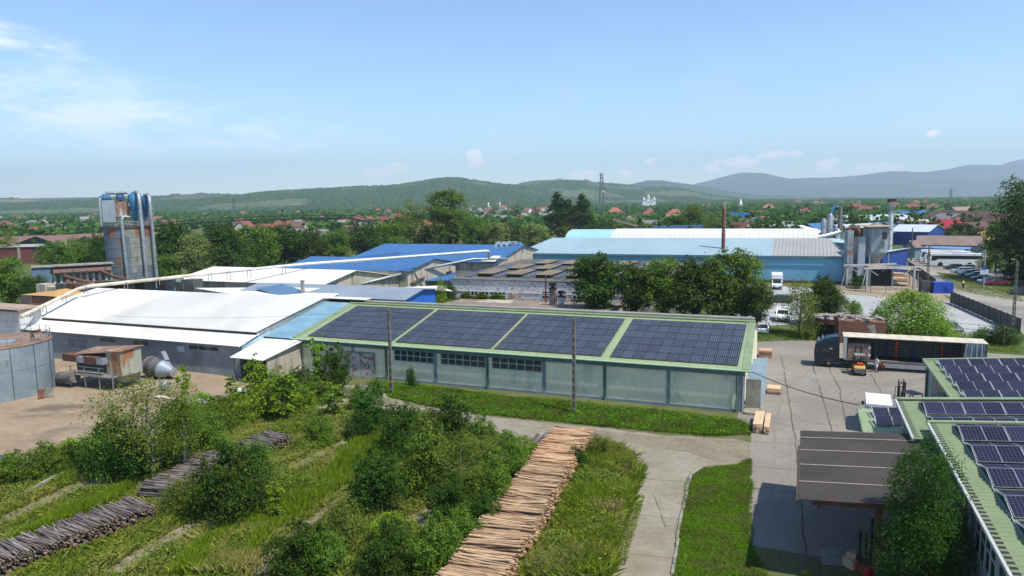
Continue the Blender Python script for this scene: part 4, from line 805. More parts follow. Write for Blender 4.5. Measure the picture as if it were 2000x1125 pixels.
q = P(1531, 630); van((q.x + .7, q.y + 2.2, .02), hdg(-BX), 'white van facing the camera, half hidden by dark bushes on the pale lot', L=4.9, H_=1.9)
vn = van(U(61.1, .6, .02), hdg(BX) - .05, 'white high-roofed van tucked behind the low green annexe roof', L=5.4, H_=2.5)
sp = MB().box((-2.75, 0, 2.3), (.3, 1.75, .22)).build('roof_spoiler', mat('white van paint', ()), None); sp.parent = vn
# coaches
def coach(q, heading, label, L=12.0):
    r = T('coach', label, 'bus', (0, 0, 0), 'white coaches parked behind the cars'); pm = mat('coach white', (.72, .72, .71), .35, (.66, .66, .65), .6, coat=.4); h = L / 2
    MB().ext([(x, -1.27, z) for x, z in ((-h, .35), (h - .1, .35), (h, .9), (h - .15, 2.2), (h - .6, 3.3), (h - 1.0, 3.42), (-h + .2, 3.42), (-h, 3.2))], (0, 2.54, 0)).build('body', pm, r, bevel=.12)
    for sy in (-1, 1):
        MB().ext([(x, sy * 1.272, z) for x, z in ((-h + .3, 2.05), (h - 2.1, 2.05), (h - 1.3, 1.6), (h - .35, 1.6), (h - .6, 2.95), (-h + .3, 2.95))], (0, sy * .02, 0)).build('side_window', m_cglass, r)
        for x in (h - 2.6, -h + 3.2): MB().lathe([(.62, 0), (.62, .02)], (x, sy * 1.268, .58), 18, axis=(0, sy, 0)).build('wheel_arch', m_chas, r); wheel(r, (x, sy * 1.13, .5), .48, .3, sy)
    MB().add([(h - .09, -1.1, 1.4), (h - .09, 1.1, 1.4), (h - .42, 1.05, 2.9), (h - .42, -1.05, 2.9)], [(0, 1, 2, 3)]).build('windscreen', m_cglass, r); r.children[-1].location.x = .04
    MB().box((h + .01, 0, .4), (.06, 2.3, .2)).build('bumper', m_chas, r); MB().box((-1, 0, 3.43), (3.0, 1.6, .16)).build('roof_unit', pm, r)
    r.location = q; r.rotation_euler = (0, 0, heading)
for px, py, l in ((1871, 521, 'long white coach with dark window band parked behind the row of cars'), (1856, 516.5, 'white coach behind the long one, only its nose and roof showing'), (1845, 513, 'white minibus furthest back of the parked coaches, beside the brown shed')):
    q = P(px, py); coach((q.x, q.y + 1.3, .02), hdg(-AX) + .03, l, 12.6 if '521' in str(py) else 11.5)
# ---- articulated truck
TK = T('articulated_truck', 'dark blue-grey tractor with an open curtain-side trailer under a cream roof', 'truck', U(65, 21.3)); TV0, TV1 = 20.0, 22.55
m_cab = mat('dark blue grey cab paint', (.014, .021, .028), .4, (.012, .018, .024), 1, coat=.15)
def tx(u, v, z): return U(u, v, z)
cb = MB(); prof = [(56.5, .35), (56.42, .9), (56.44, 1.7), (56.58, 2.8), (56.78, 3.15), (58.85, 3.25), (58.9, .95), (58.35, .9), (58.2, .55)]
cb.ext([tx(u, TV0 + .02, z) for u, z in prof], BX * 2.48).build('cab', m_cab, TK, bevel=.08)
MB().ext([tx(u, TV0 + .25, z) for u, z in ((57.0, 3.12), (57.5, 3.55), (58.5, 3.82), (58.85, 3.8), (58.85, 3.2))], BX * 2.05).build('roof_deflector', mat('blue deflector', (.02, .05, .08), .4), TK, bevel=.08)
MB().slab(tx(56.53, TV0 + .2, 1.75), tx(56.53, TV1 - .2, 1.75), tx(56.74, TV1 - .25, 2.65), tx(56.74, TV0 + .25, 2.65), .015).build('windscreen', m_cglass, TK).location = (-.02, 0, .0)
MB().slab(tx(57.0, TV0 - .0, 1.85), tx(58.0, TV0 - .0, 1.85), tx(57.9, TV0 - .0, 2.5), tx(57.05, TV0 - .0, 2.5), .012).build('side_window', m_cglass, TK).location = (-BX * .02)
MB().bar(tx(56.62, TV0 + .1, 2.95), tx(56.62, TV1 - .1, 2.95), .35, .06).build('sun_visor', m_cab, TK)
MB().bar(tx(56.75, TV0 + .2, 3.28), tx(56.75, TV1 - .2, 3.28), .07).bar(tx(57.2, TV0 + .25, 3.6), tx(57.2, TV1 - .25, 3.6), .07).build('lamp_bar', m_silver, TK)
for v in (TV0 + .3, TV1 - .3): MB().box(tx(56.45, v, .75), (.08, .4, .28), ROT).build('headlight', m_lamp, TK)
MB().box(tx(57.95, TV0 - .006, 2.35), (.5, .01, .12), ROT).build('lettering', m_lamp, TK)
MB().bar(tx(56.6, TV0 - .25, 1.9), tx(56.6, TV0 - .25, 2.6), .22, .12).build('mirror', m_chas, TK)
def wheelT(u, v, sgn, r_=.5):
    o = MB().lathe([(r_ * .6, -.15), (r_ * .95, -.15), (r_, -.1), (r_, .1), (r_ * .95, .15), (r_ * .6, .15)], tx(u, v, r_ + .02), 20, axis=BX * sgn).build('wheel', m_tyre, TK); MB().lathe([(r_ * .58, 0), (r_ * .58, .12), (r_ * .5, .06), (r_ * .25, .08), (r_ * .2, .17), (.02, .17)], tx(u, v, r_ + .02), 16, axis=BX * sgn).build('rim', m_rim, o)
for v, sg in ((TV0 + .16, -1), (TV1 - .16, 1)):
    for u in (57.85, 61.45, 68.6, 69.95, 71.3): wheelT(u, v, sg)
MB().box(tx(59.6, 21.28, .55), (4.6, .95, .35), ROT).build('chassis', m_chas, TK)
MB().tube([tx(58.95, TV0 + .35, .72), tx(60.4, TV0 + .35, .72)], .34, 14).build('fuel_tank', m_chas, TK)
b = MB(); b.box(tx(66.3, 21.28, 1.12), (13.7, 2.5, .14), ROT).box(tx(66.3, 20.8, .8), (13.4, .12, .32), ROT).box(tx(66.3, 21.8, .8), (13.4, .12, .32), ROT).build('trailer_floor', m_chas, TK)
MB().bar(tx(59.5, TV0 + .02, 1.16), tx(73.1, TV0 + .02, 1.16), .05, .16).build('side_rail', mat('rail grey', (.22, .20, .19), .7), TK)
MB().box(tx(59.5, 21.28, 1.2), (.12, 2.5, 2.75), ROT).box(tx(59.52, TV0 + .06, 1.2), (.35, .14, 2.75), ROT).build('front_wall', mat('trailer wall', (.42, .44, .43), .6, (.35, .37, .36), 1), TK)
m_tarp = mat('cream roof tarpaulin', (.56, .50, .38), .85, (.46, .41, .31), .6, fine=(3, .12), stripe=(AX, 1.1, .02, None))
MB().slab(tx(59.3, TV0 - .03, 3.93), tx(73.2, TV0 - .03, 3.93), tx(73.2, TV1 + .03, 3.98), tx(59.3, TV1 + .03, 3.98), .08).build('roof', m_tarp, TK)
b = MB(); rr = random.Random(2)
for j in range(7): b.box(tx(66.3, TV1 - .03, 1.35 + j * .36), (13.3, .03, .22), ROT)
b.build('far_slats', mat('slat wood', (.13, .10, .08), .9, (.08, .065, .05), 1), TK)
MB().box(tx(66.3, TV1 + .02, 1.2), (13.4, .02, 2.7), ROT).build('far_curtain', mat('dark blue curtain', (.03, .05, .08), .7), TK)
for i, (u, c) in enumerate(((62.6, 'dark'), (64.0, 'blue'), (64.9, 'orange'), (66.6, 'blue'), (68.4, 'dark'), (69.4, 'orange'), (70.9, 'dark'))):
    mm = {'dark': m_chas, 'blue': mat('blue post', (.02, .05, .14), .6), 'orange': mat('orange strap', (.55, .10, .03), .7)}[c]; MB().box(tx(u, TV1 - .12 if c != 'dark' else TV0 + .12, 1.25), (.16 if c != 'dark' else .10, .08, 2.62), ROT).build('strap' if c == 'orange' else 'post', mm, TK)
MB().box(tx(73.1, 21.28, 1.2), (.1, 2.5, 2.72), ROT).build('rear_door', m_chas, TK)
b = MB(); k = 26; vsa = []
for i in range(k + 1):
    u = 71.1 + 1.95 * i / k; vsa.append((u, TV0 - .02 + .11 * math.sin(i * 2.1) + .05 * math.sin(i * 5.3)))
for i in range(k): b.quad(tx(vsa[i][0] + (-.25 if i < 8 else .0), vsa[i][1] - .04, 1.15), tx(vsa[i + 1][0] + (-.25 if i < 7 else 0), vsa[i + 1][1] - .04, 1.15), tx(vsa[i + 1][0], vsa[i + 1][1], 3.9), tx(vsa[i][0], vsa[i][1], 3.9))
b.build('curtain', mat('grey blue curtain', (.27, .33, .36), .7, (.20, .25, .28), 1.2, rust=((.40, .18, .16), .8, .60, .63)), TK)
MB().box(tx(65.6, TV0 + .12, .45), (3.9, .06, .42), ROT).build('side_guard', mat('white guard', (.55, .55, .54), .6), TK)
for u in (62.9, 63.3): MB().box(tx(u, TV0 + .5, .25), (.14, .14, .9), ROT).build('landing_leg', m_chas, TK)
MB().box(tx(63.2, TV0 + .1, .35), (.5, .3, .6), ROT).build('tool_box', mat('brick red box', (.22, .07, .05), .8), TK)
m_pack = mat('brown packed boards', (.28, .19, .15), .9, (.22, .15, .12), .8, stripe=(ZA, .12, .02, None))
pk = T('board_pack', 'brown pack of boards standing on the trailer floor just behind the cab', 'timber pack', tx(60.9, 21.2, 1.26)); MB().box(tx(60.95, 21.25, 1.27), (2.3, 2.1, 1.7), ROT).build('boards', m_pack, pk); MB().box(tx(62.0, 20.19, 2.45), (.28, .01, .3), ROT).box(tx(62.0, 20.19, 1.6), (.28, .01, .3), ROT).build('label_sheet', m_plate, pk)
tag(MB().add([tx(62.8, TV0 - .1, 1.3), tx(64.9, TV0 - .25, 1.32), tx(64.0, TV0 - .5, 1.36), tx(63.2, TV0 - .45, 1.34), tx(62.8, TV0 - .1, 1.36), tx(64.9, TV0 - .25, 1.38), tx(64.0, TV0 - .5, 1.42), tx(63.2, TV0 - .45, 1.4)], [(0, 1, 2, 3), (7, 6, 5, 4), (0, 1, 5, 4), (1, 2, 6, 5), (2, 3, 7, 6), (3, 0, 4, 7)]).build('board', mat('pinkish board', (.45, .30, .24), .9)), 'loose pinkish board sticking out over the trailer edge by the standing person', 'board')
# forklifts (local x = forward)
def forklift(loc, heading, label, col):
    r = T('forklift', label, 'forklift', (0, 0, 0), 'forklifts in the yard'); pm = mat('forklift ' + label[:12], col, .5, tuple(x * .8 for x in col), 2); gm_ = mat('forklift grey', (.10, .10, .10), .7)
    MB().ext([(x, -.55, z) for x, z in ((-1.15, .35), (.9, .35), (.9, .75), (.35, .8), (.2, .62), (-.1, .62), (-.2, 1.05), (-1.05, 1.05), (-1.2, .8))], (0, 1.1, 0)).build('body', pm, r, bevel=.06)
    MB().ext([(x, -.56, z) for x, z in ((-1.35, .3), (-1.02, .3), (-1.0, .85), (-1.3, .8))], (0, 1.12, 0)).build('counterweight', gm_, r, bevel=.05)
    b = MB()
    for sy in (-.5, .5): b.bar((.75, sy, .8), (.5, sy, 2.1), .07).bar((-.95, sy, 1.05), (-.75, sy, 2.1), .07)
    b.build('overhead_guard', m_chas, r); b = MB()
    for i in range(7): b.bar((-.8 + i * .22, -.5, 2.13), (-.8 + i * .22, .5, 2.13), .06)
    b.bar((-.8, -.5, 2.13), (.55, -.5, 2.13), .07).bar((-.8, .5, 2.13), (.55, .5, 2.13), .07).slab((-.75, -.45, 2.16), (.5, -.45, 2.16), (.5, .45, 2.16), (-.75, .45, 2.16), .02).build('guard_roof', mat('guard grey', (.20, .21, .21), .8), r)
    b = MB()
    for sy in (-.33, .33): b.bar((1.08, sy, .1), (1.08, sy, 2.75), .1).bar((1.2, sy * .8, .5), (1.2, sy * .8, 3.0), .07)
    b.bar((1.08, -.33, 2.7), (1.08, .33, 2.7), .08).build('mast', m_chas, r); b = MB()
    for i in range(5): b.bar((1.3, -.5 + i * .25, 1.2), (1.3, -.5 + i * .25, 2.3), .04)
    b.bar((1.3, -.52, 2.3), (1.3, .52, 2.3), .05).bar((1.3, -.52, 1.2), (1.3, .52, 1.2), .09).build('load_guard', m_rust, r)
    for sy in (-.3, .3): MB().box((1.85, sy, 1.15), (1.1, .12, .05)).build('fork', m_chas, r)
    MB().box((-.3, 0, .9), (.5, .5, .15)).box((-.52, 0, 1.0), (.1, .48, .5)).build('seat', m_chas, r); MB().tube([(-.75, -.3, 1.22), (-.75, .3, 1.22)], .17, 12).build('gas_bottle', mat('red bottle', (.5, .04, .03), .5), r)
    for sx, rr_ in ((.62, .32), (-.85, .26)):
        for sy in (-1, 1): wheel(r, (sx, sy * .52, rr_), rr_, .22, sy)
    r.location = loc; r.rotation_euler = (0, 0, heading)
TK.location = TK.location + BX * 1.6; TK.scale = (1, 1, .925)
for o in list(S.objects):
    if o.get('label', '').startswith(('brown pack of boards', 'loose pinkish board')): o.location = o.location + BX * 1.6 - ZA * .08
forklift(U(60.85, 19.6, .02), hdg(BX) + .05, 'yellow forklift lifting at the trailer side with its back to the camera', (.60, .36, .04)); forklift(U(64.0, 4.3, .02), hdg(BX) + .6, 'teal and yellow forklift parked between white van and furthest green building', (.30, .26, .05))
# ---- timber packs in the yard
m_lum = mat('fresh sawn timber', (.62, .44, .27), .85, (.52, .36, .22), 1.0, fine=(8, .1), stretch=(1, 1, 3)); m_lumd = mat('timber edge brown', (.30, .19, .13), .9, (.22, .14, .10), 2)
def pack(label, u, v, du, dv, layers, h, group=None, dz=.05, along='v', lm=None):
    r = T('timber_pack', label, 'timber pack', U(u, v), group); b = MB(); d = MB(); rr = random.Random(hash(label) % 99 if False else int(u * 7)); 
    MB().box(U(u, v, 0) , (du * .9, .12, .09), ROT).box(U(u, v - dv * .35, 0), (du * .9, .12, .09), ROT).box(U(u, v + dv * .35, 0), (du * .9, .12, .09), ROT).build('bearer', m_lumd, r)
    n = max(3, int(du / .2)) if along == 'v' else max(3, int(dv / .2))
    for L_ in range(layers):
        for i in range(n):
            z = .09 + L_ * h / layers; e = rr.gauss(0, .02)
            if along == 'v': (b if L_ == layers - 1 or rr.random() < .5 else d).box(U(u - du / 2 + (i + .5) * du / n, v + e, z), (du / n * .94, dv, h / layers * .9), ROT)
            else: (b if L_ >= layers - 1 or rr.random() < .5 else d).box(U(u + e, v - dv / 2 + (i + .5) * dv / n, z), (du, dv / n * .94, h / layers * .9), ROT)
    b.build('planks', lm or m_lum, r); d.build('inner_planks', m_lumd, r)
pack('long pack of fresh planks lying lengthwise beside the grass corner of the green warehouse', 51.75, -3.3, .75, 4.0, 5, .75); pack('narrow second pack of fresh planks tight against the right side of the long one', 52.45, -3.3, .42, 4.1, 4, .62)
pack('short pale pack of boards alone on the yard slabs between warehouse and forklift', 52.5, 8.4, 1.3, 1.5, 3, .55, along='u'); pack('reddish board pack furthest back beside the open blue warehouse doors', 50.9, 25.3, 1.5, 1.7, 4, .85, along='u', lm=mat('reddish planks', (.52, .32, .20), .85, (.45, .27, .17), 1))
# ---- people
def person(loc, heading, label, skin, shirt, legs, hair, arms, bare_legs=False, hgt=1.75):
    r = T('person', label, 'person', (0, 0, 0)); k = hgt / 1.75
    P_ = {'pel': (0, 0, .95), 'wa': (0, 0, 1.1), 'ch': (.0, 0, 1.35), 'nk': (.01, 0, 1.52), 'hd': (.03, 0, 1.64), 'lh': (0, .1, .9), 'rh': (0, -.1, .9), 'lk': (.04, .11, .5), 'rk': (-.03, -.12, .5), 'la': (.0, .12, .09), 'ra': (-.08, -.14, .09), 'lt': (.15, .13, .04), 'rt': (.07, -.15, .04), 'ls': (0, .19, 1.42), 'rs': (0, -.19, 1.42)}
    P_.update({'le': arms[0], 'lw': arms[1], 'lf': arms[2], 're': arms[3], 'rw': arms[4], 'rf': arms[5]})
    R = {'pel': .15, 'wa': .13, 'ch': .16, 'nk': .06, 'hd': .09, 'lh': .1, 'rh': .1, 'lk': .065, 'rk': .065, 'la': .042, 'ra': .042, 'lt': .035, 'rt': .035, 'ls': .07, 'rs': .07, 'le': .045, 'lw': .032, 'lf': .03, 're': .045, 'rw': .032, 'rf': .03}
    def skinned(name, keys, edges, rad, m):
        me = bpy.data.meshes.new(name); me.from_pydata([tuple(c * k for c in P_[q]) for q in keys], [(keys.index(a), keys.index(b)) for a, b in edges], []); me.materials.append(m)
        o = bpy.data.objects.new(name, me); COL.objects.link(o); md = o.modifiers.new('skin', 'SKIN')
        for i, q in enumerate(keys): me.skin_vertices[0].data[i].radius = (rad(q) * k,) * 2
        me.skin_vertices[0].data[0].use_root = True; s = o.modifiers.new('sub', 'SUBSURF'); s.levels = s.render_levels = 2; o.parent = r; return o
    E_ = [('pel', 'wa'), ('wa', 'ch'), ('ch', 'nk'), ('nk', 'hd'), ('pel', 'lh'), ('pel', 'rh'), ('lh', 'lk'), ('rh', 'rk'), ('lk', 'la'), ('rk', 'ra'), ('la', 'lt'), ('ra', 'rt'), ('ch', 'ls'), ('ch', 'rs'), ('ls', 'le'), ('rs', 're'), ('le', 'lw'), ('re', 'rw'), ('lw', 'lf'), ('rw', 'rf')]
    skinned('body', list(P_), E_, lambda q: R[q], mat('skin', (.45, .27, .19), .6))
    sk = ['wa', 'pel', 'ch', 'ls', 'rs', 'le', 're']; skinned('shirt', sk, [('wa', 'pel'), ('wa', 'ch'), ('ch', 'ls'), ('ch', 'rs'), ('ls', 'le'), ('rs', 're')], lambda q: R[q] + .025, shirt)
    tk = ['pel', 'lh', 'rh', 'lk', 'rk'] + ([] if bare_legs else ['la', 'ra']); skinned('trousers', tk, [('pel', 'lh'), ('pel', 'rh'), ('lh', 'lk'), ('rh', 'rk')] + ([] if bare_legs else [('lk', 'la'), ('rk', 'ra')]), lambda q: R[q] + .025, legs)
    MB().lathe([(.02, 1.60 * k), (.105 * k, 1.62 * k), (.118 * k, 1.70 * k), (.09 * k, 1.77 * k), (.02, 1.80 * k)], (.005, 0, 0), 12).build('hair', hair, r)
    b = MB(); b.box((.115 * k, 0, 1.645 * k), (.04, .025, .05)).build('nose', mat('skin', ()), r)
    for sy in (-1, 1): MB().box((.07, sy * .13 + (.0), .0), (.27, .1, .08)).build('shoe', m_chas, r)
    r.location = loc; r.rotation_euler = (0, 0, heading); return r
m_wsh = mat('white cotton', (.72, .70, .72), .9); m_hair = mat('dark hair', (.03, .02, .015), .7)
person(P(1711, 727, .02), hdg(AX) + .5, 'person in white shirt and white shorts standing at the trailer side', None, m_wsh, m_wsh, m_hair, [(.05, .30, 1.18), (.2, .28, 1.0), (.27, .27, .96), (.1, -.28, 1.2), (.34, -.24, 1.1), (.42, -.22, 1.12)], True)
person(P(1881, 563, .02), hdg(-AX) - .8, 'person in yellow-orange work vest and dark trousers walking on the road', None, mat('orange vest', (.75, .38, .03), .8, (.80, .62, .05), 6), mat('dark trousers', (.03, .03, .035), .9), mat('orange cap', (.5, .12, .02), .8), [(-.05, .3, 1.17), (.05, .36, .95), (.08, .37, .88), (.06, -.3, 1.17), (.2, -.36, 1.0), (.26, -.37, .95)])
# ---- poles and cables
def cpole(q, h, label, cat='utility pole', arm=True, w0=.34, w1=.20, name='utility_pole', m=None, lean=(0, 0)):
    r = T(name, label, cat, (q.x, q.y, 0)); top = V(q.x + lean[0], q.y + lean[1], h); b = MB(); m = m or mat('dark weathered pole concrete', (.20, .175, .145), .95, (.13, .115, .095), 1, fine=(6, .2))
    for s in (-1, 1): b.ext([q + AX * (s * w0 * .32 - .06), q + AX * (s * w0 * .32 + .06), q + AX * (s * w0 * .32 + .06) + BX * .2, q + AX * (s * w0 * .32 - .06) + BX * .2], (top - q) - AX * (s * (w0 - w1) * .32))
    for i in range(int(h / .75)): z = .4 + i * .75; c = q.lerp(top, z / h); b.box((c.x, c.y, z), (w0 * .7, .16, .22), ROT)
    b.build('shaft', m, r)
    if arm:
        MB().bar(top - AX * .7 - ZA * .35, top + AX * .7 - ZA * .35, .08).build('crossarm', m_steel, r)
        for s in (-.6, 0, .6): MB().lathe([(.03, 0), (.05, .05), (.03, .1), (.05, .15), (.02, .2)], top + AX * s - ZA * .31, 8).build('insulator', m_glass, r)
    return top
t1 = cpole(P(764, 770), 8.75, 'left of the two tall concrete poles standing in front of the green warehouse'); t2 = cpole(P(1121, 810), 8.95, 'right of the two tall concrete poles standing in front of the green warehouse', arm=False)
cpole(P(1066, 606), 6.2, 'thin dark post rising before the white brick factory wall', arm=False, w0=.22, w1=.15, m=m_rust)
cpole(P(1446, 628) + BX * 3, 4.6, 'short grey post with a bent wire behind the right end of the solar roof', arm=False, w0=.3, w1=.25)
cpole(P(1811, 560), 8.6, 'twin-legged concrete pole at the blue dumpster by the road', w0=.7, w1=.25)
cpole(P(1978, 650), 10.0, 'leaning concrete pole by the mesh fence at the right edge', w0=.45, w1=.22, arm=False)
r = T('street_lamp', 'street lamp on a curved arm near the right edge above the dark car', 'street lamp', P(1984, 575)); q = P(1984, 575); MB().tube([q, q + ZA * 6, q + ZA * 6.6 - AX * .2, q + ZA * 6.8 - AX * .7], [.09, .06, .05, .04], 8).build('pole', m_steel, r); MB().box(q + ZA * 6.75 - AX * .9, (.5, .2, .1), ROT).build('lamp_head', m_lamp, r)
r = T('road_sign', 'thick grey pole carrying white and blue road signs beside the parked cars', 'road sign', P(1920, 563)); q = P(1920, 563); MB().tube([q, q + ZA * 8], [.2, .14], 10).build('pole', m_concp, r); MB().box(q - BX * .25 + ZA * 2.9, (1.5, .05, 1.0), ROT).build('white_board', m_plate, r); MB().lathe([(.38, 0), (.38, .04)], q - BX * .28 + ZA * 4.3, 16, axis=-BX).build('blue_disc', mat('sign blue', (.03, .10, .40), .5), r)
def cable(a, b, sag, r_, label, name='cable', n=18, m=None):
    a, b = Vector(a), Vector(b); pts = [a.lerp(b, i / n) - ZA * (sag * 4 * (i / n) * (1 - i / n)) for i in range(n + 1)]; tag(MB().tube(pts, r_, 5).build(name, m or m_black), label, 'cable')
cable(U(50.7, .2, 4.0), U(59.3, -4.8, 3.05), .35, .035, 'thick black cable sagging from the warehouse corner to the low green annexe')
cable(t1, U(-46, -4, 6.5), 1.2, .012, 'thin wire running from the left concrete pole towards the grey tank'); 
# ================================================================ left side industrial things
m_tank = mat('blue grey tank sheet', (.27, .325, .345), .7, (.205, .255, .275), .35, fine=(2.5, .15), rust=((.16, .13, .11), .5, .62, .70), metal=.2)
tc_ = V(-55.1, 74.5, 0); TR = 5.2; TH = 5.45
tk = T('storage_tank', 'big blue-grey sheet metal tank with a railed top in the left corner', 'tank', tc_)
MB().lathe([(TR, 0), (TR, TH)], tc_, 56).build('shell', m_tank, tk)
b = MB()
for i in range(14): a = i / 14 * 2 * math.pi + .2; b.box(tc_ + V(math.cos(a) * TR, math.sin(a) * TR, .05), (.06, .05, TH - .1), a)
b.build('seam', m_black, tk); MB().lathe([(TR + .02, 0), (TR + .02, .04)], tc_ + ZA * (TH * .55), 48).build('weld_band', m_steel, tk)
MB().lathe([(TR + .06, 0), (TR + .06, .12), (TR - .3, .14)], tc_ + ZA * TH, 48).build('lid', mat('rusty brown lid', (.25, .16, .10), .9, (.17, .11, .08), .5, rust=((.35, .07, .06), .4, .60, .66)), tk)
b = MB(); n = 26
for k, z in ((0, .55), (1, 1.05)): b.tube([tc_ + V(math.cos(i / n * 6.2832) * (TR - .1), math.sin(i / n * 6.2832) * (TR - .1), TH + z) for i in range(n + 1)], .03, 5)
for i in range(n): a = i / n * 6.2832; b.bar(tc_ + V(math.cos(a) * (TR - .1), math.sin(a) * (TR - .1), TH + .1), tc_ + V(math.cos(a) * (TR - .1), math.sin(a) * (TR - .1), TH + 1.05), .05)
b.build('railing', m_steel, tk); MB().box(tc_ + V(2.5, -1.5, TH + .14), (1.4, 1.2, .3), .4).build('hatch', m_galv, tk); MB().tube([tc_ + V(3.8, .5, TH + .1), tc_ + V(3.8, .5, TH + 1.0), tc_ + V(4.8, .3, TH + 1.1)], .18, 10).build('vent_pipe', m_rust, tk)
q = P(90, 777); r = T('pallet', 'broken wooden pallet leaning against the foot of the blue-grey tank', 'pallet', q); b = MB()
for i in range(5): b.bar(q + V(-.6, -.1 - i * .0, .15 + i * .16) + V(0, i * .09, 0), q + V(.65, .1, .15 + i * .16) + V(0, i * .09, 0), .05, .13)
for x in (-.55, .05, .6): b.bar(q + V(x, .02, .05), q + V(x, .5, .95), .1, .08)
b.build('slats', m_kerb, r); tag(MB().slab(P(73, 781), P(86, 779), P(85, 779) + V(0, .3, 1.0), P(73, 781) + V(0, .3, 1.0), .05).build('rusty_plate', m_rust), 'rusty square plate leaning on the tank beside the pallet', 'plate')
# white building behind the tank
c0 = P(36, 606, 6.2); wb2 = T('white_building', 'white-walled building with brown roof and blue eave behind the grey tank', 'building', (c0.x - 5, c0.y, 0))
MB().ext([c0 - AX * 14 - ZA * 6.2, c0 - ZA * 6.2, c0 - ZA * .1, c0 - AX * 14 - ZA * .1], BX * 3).build('wall', mat('whitewashed wall', (.62, .61, .60), .95, (.5, .49, .48), .8, fine=(4, .15)), wb2)
MB().slab(c0 - AX * 14.5 - BX * .5, c0 + AX * .6 - BX * .5, c0 + AX * .6 + BX * 3.2 + ZA * .1, c0 - AX * 14.5 + BX * 3.2 + ZA * .1, .1).build('roof', mat('brown beige felt', (.36, .27, .19), .95, (.28, .21, .15), .4), wb2)
MB().bar(c0 - AX * 14.5 - BX * .58, c0 + AX * .6 - BX * .58, .12, .25).build('eave_board', mat('navy trim', (.03, .04, .12), .7), wb2)
# rusty hopper bins on a platform
q0 = P(150, 752); hb_ = T('hopper_bins', 'rusty hopper bins on a steel platform in front of the grey rendered wall', 'hopper', q0); h = lambda u, v, z: q0 + AX * u + BX * v + ZA * z
m_bin = mat('streaked yellowish bin sheet', (.33, .34, .27), .8, (.26, .27, .22), .5, grime=((.27, .12, .05), .7, .48, .6, (1, 1, .3))); m_dbin = mat('dark mossy bin sheet', (.10, .11, .10), .9, (.07, .08, .075), .8)
MB().box(h(5.9, 1.4, 1.5), (2.2, 2.6, 2.7), ROT).build('end_bin', m_bin, hb_); MB().box(h(2.2, 1.6, 1.5), (5.2, 2.2, 1.7), ROT).build('bin', m_dbin, hb_)
MB().ext([h(4.8, .2, 1.5), h(7.0, .2, 1.5), h(6.2, 1.0, .5), h(5.6, 1.0, .5)], BX * 2.0).build('hopper', m_bin, hb_)
MB().slab(h(-.6, .2, 3.35), h(7.2, -.1, 4.2), h(7.2, 3.0, 4.35), h(-.4, 3.0, 3.7), .06).build('roof', mat('rusty bin roof', (.24, .15, .10), .9, (.17, .10, .07), .8, grime=((.40, .34, .28), .8, .58, .66, (1, 1, 1))), hb_)
MB().box(h(-.2, .3, 2.7), (2.6, 1.2, .75), ROT).box(h(3.3, .1, 2.7), (2.9, 1.2, .75), ROT).build('hood', m_rust, hb_); MB().box(h(1.6, -.1, 2.75), (1.0, .9, .6), ROT).box(h(4.6, -.1, 2.75), (.9, .9, .65), ROT).build('hood_end', m_galv, hb_)
b = MB(); b.box(h(3.2, -.3, 1.42), (6.6, 1.0, .08), ROT)
for u in (0.2, 2.4, 4.6, 6.6): b.bar(h(u, -.7, 0), h(u, -.7, 2.4), .09).bar(h(u, 2.6, 0), h(u, 2.6, 1.5), .12)
b.bar(h(0.2, -.75, 2.4), h(5.4, -.75, 2.4), .05).bar(h(0.2, -.75, 2.0), h(5.4, -.75, 2.0), .05); b.build('platform', m_steel, hb_)
q = P(300, 742); r = T('fallen_cyclone', 'dismantled silver and rusty cyclone cone lying on the dirt beside the bins', 'cyclone', q); ax = (AX * .95 - BX * .02 - ZA * .12).normalized(); c = q + ZA * 1.12 + BX * 1.0
MB().lathe([(1.0, -1.9), (1.08, -1.8), (1.08, .5)], c, 24, axis=ax).build('drum', mat('dull grey brown drum', (.16, .15, .145), .7, (.11, .095, .09), 1, metal=.3), r); MB().lathe([(1.08, .5), (.35, 2.0), (.3, 2.2)], c, 24, axis=ax).build('cone', m_galv, r)
for s in (-1.5, -.5, .5): MB().lathe([(1.13, s - .04), (1.13, s + .04)], c, 24, axis=ax).build('hoop', m_steel, r)
MB().lathe([(.5, 2.0), (.5, 2.15)], c, 16, axis=ax).build('flange', m_silver, r); MB().ext([c + ax * -.2 + ZA * 1.2, c + ax * .9 + ZA * 1.1, c + ax * .3 + ZA * 2.0], BX * .6).build('inlet', m_steel, r)
tag(MB().lathe([(.42, 0), (.5, .1), (.5, .75), (.42, .8)], P(317, 761) + ZA * .5, 18, axis=AX).build('pipe_elbow', m_steel), 'short grey pipe piece lying on the dirt in front of the fallen cyclone', 'pipe')
tag(MB().lathe([(.6, 0), (.66, .1), (.66, 3.0)], P(112, 752) + ZA * .8, 18, axis=(AX * .9 + ZA * .12)).build('large_pipe', mat('dark ribbed pipe', (.09, .08, .075), .8, (.2, .19, .18), 3)), 'dark wide pipe lying on the ground between tank and rusty bins', 'pipe')
for px, py, c, l in ((375, 787, (.66, .68, .70), 'torn white plastic sheeting heap in the weeds at the yard edge'), (468, 770, (.50, .52, .53), 'pale rubble and sheeting heap beside the lean-to shed')):
    b = MB(); rr = random.Random(px); q = P(px, py)
    for i in range(9): cc = q + V(rr.uniform(-1.3, 1.3), rr.uniform(-.7, .7), .0); b.slab(cc, cc + V(rr.uniform(.5, 1.2), rr.uniform(-.3, .3), rr.uniform(0, .35)), cc + V(rr.uniform(.4, 1), rr.uniform(.4, .9), rr.uniform(.1, .5)), cc + V(rr.uniform(-.2, .2), rr.uniform(.4, .8), rr.uniform(.1, .4)), .03)
    tag(b.build('sheeting', mat('sheeting ' + l[:10], c, .6, tuple(x * .75 for x in c), 2)), l, 'rubble')
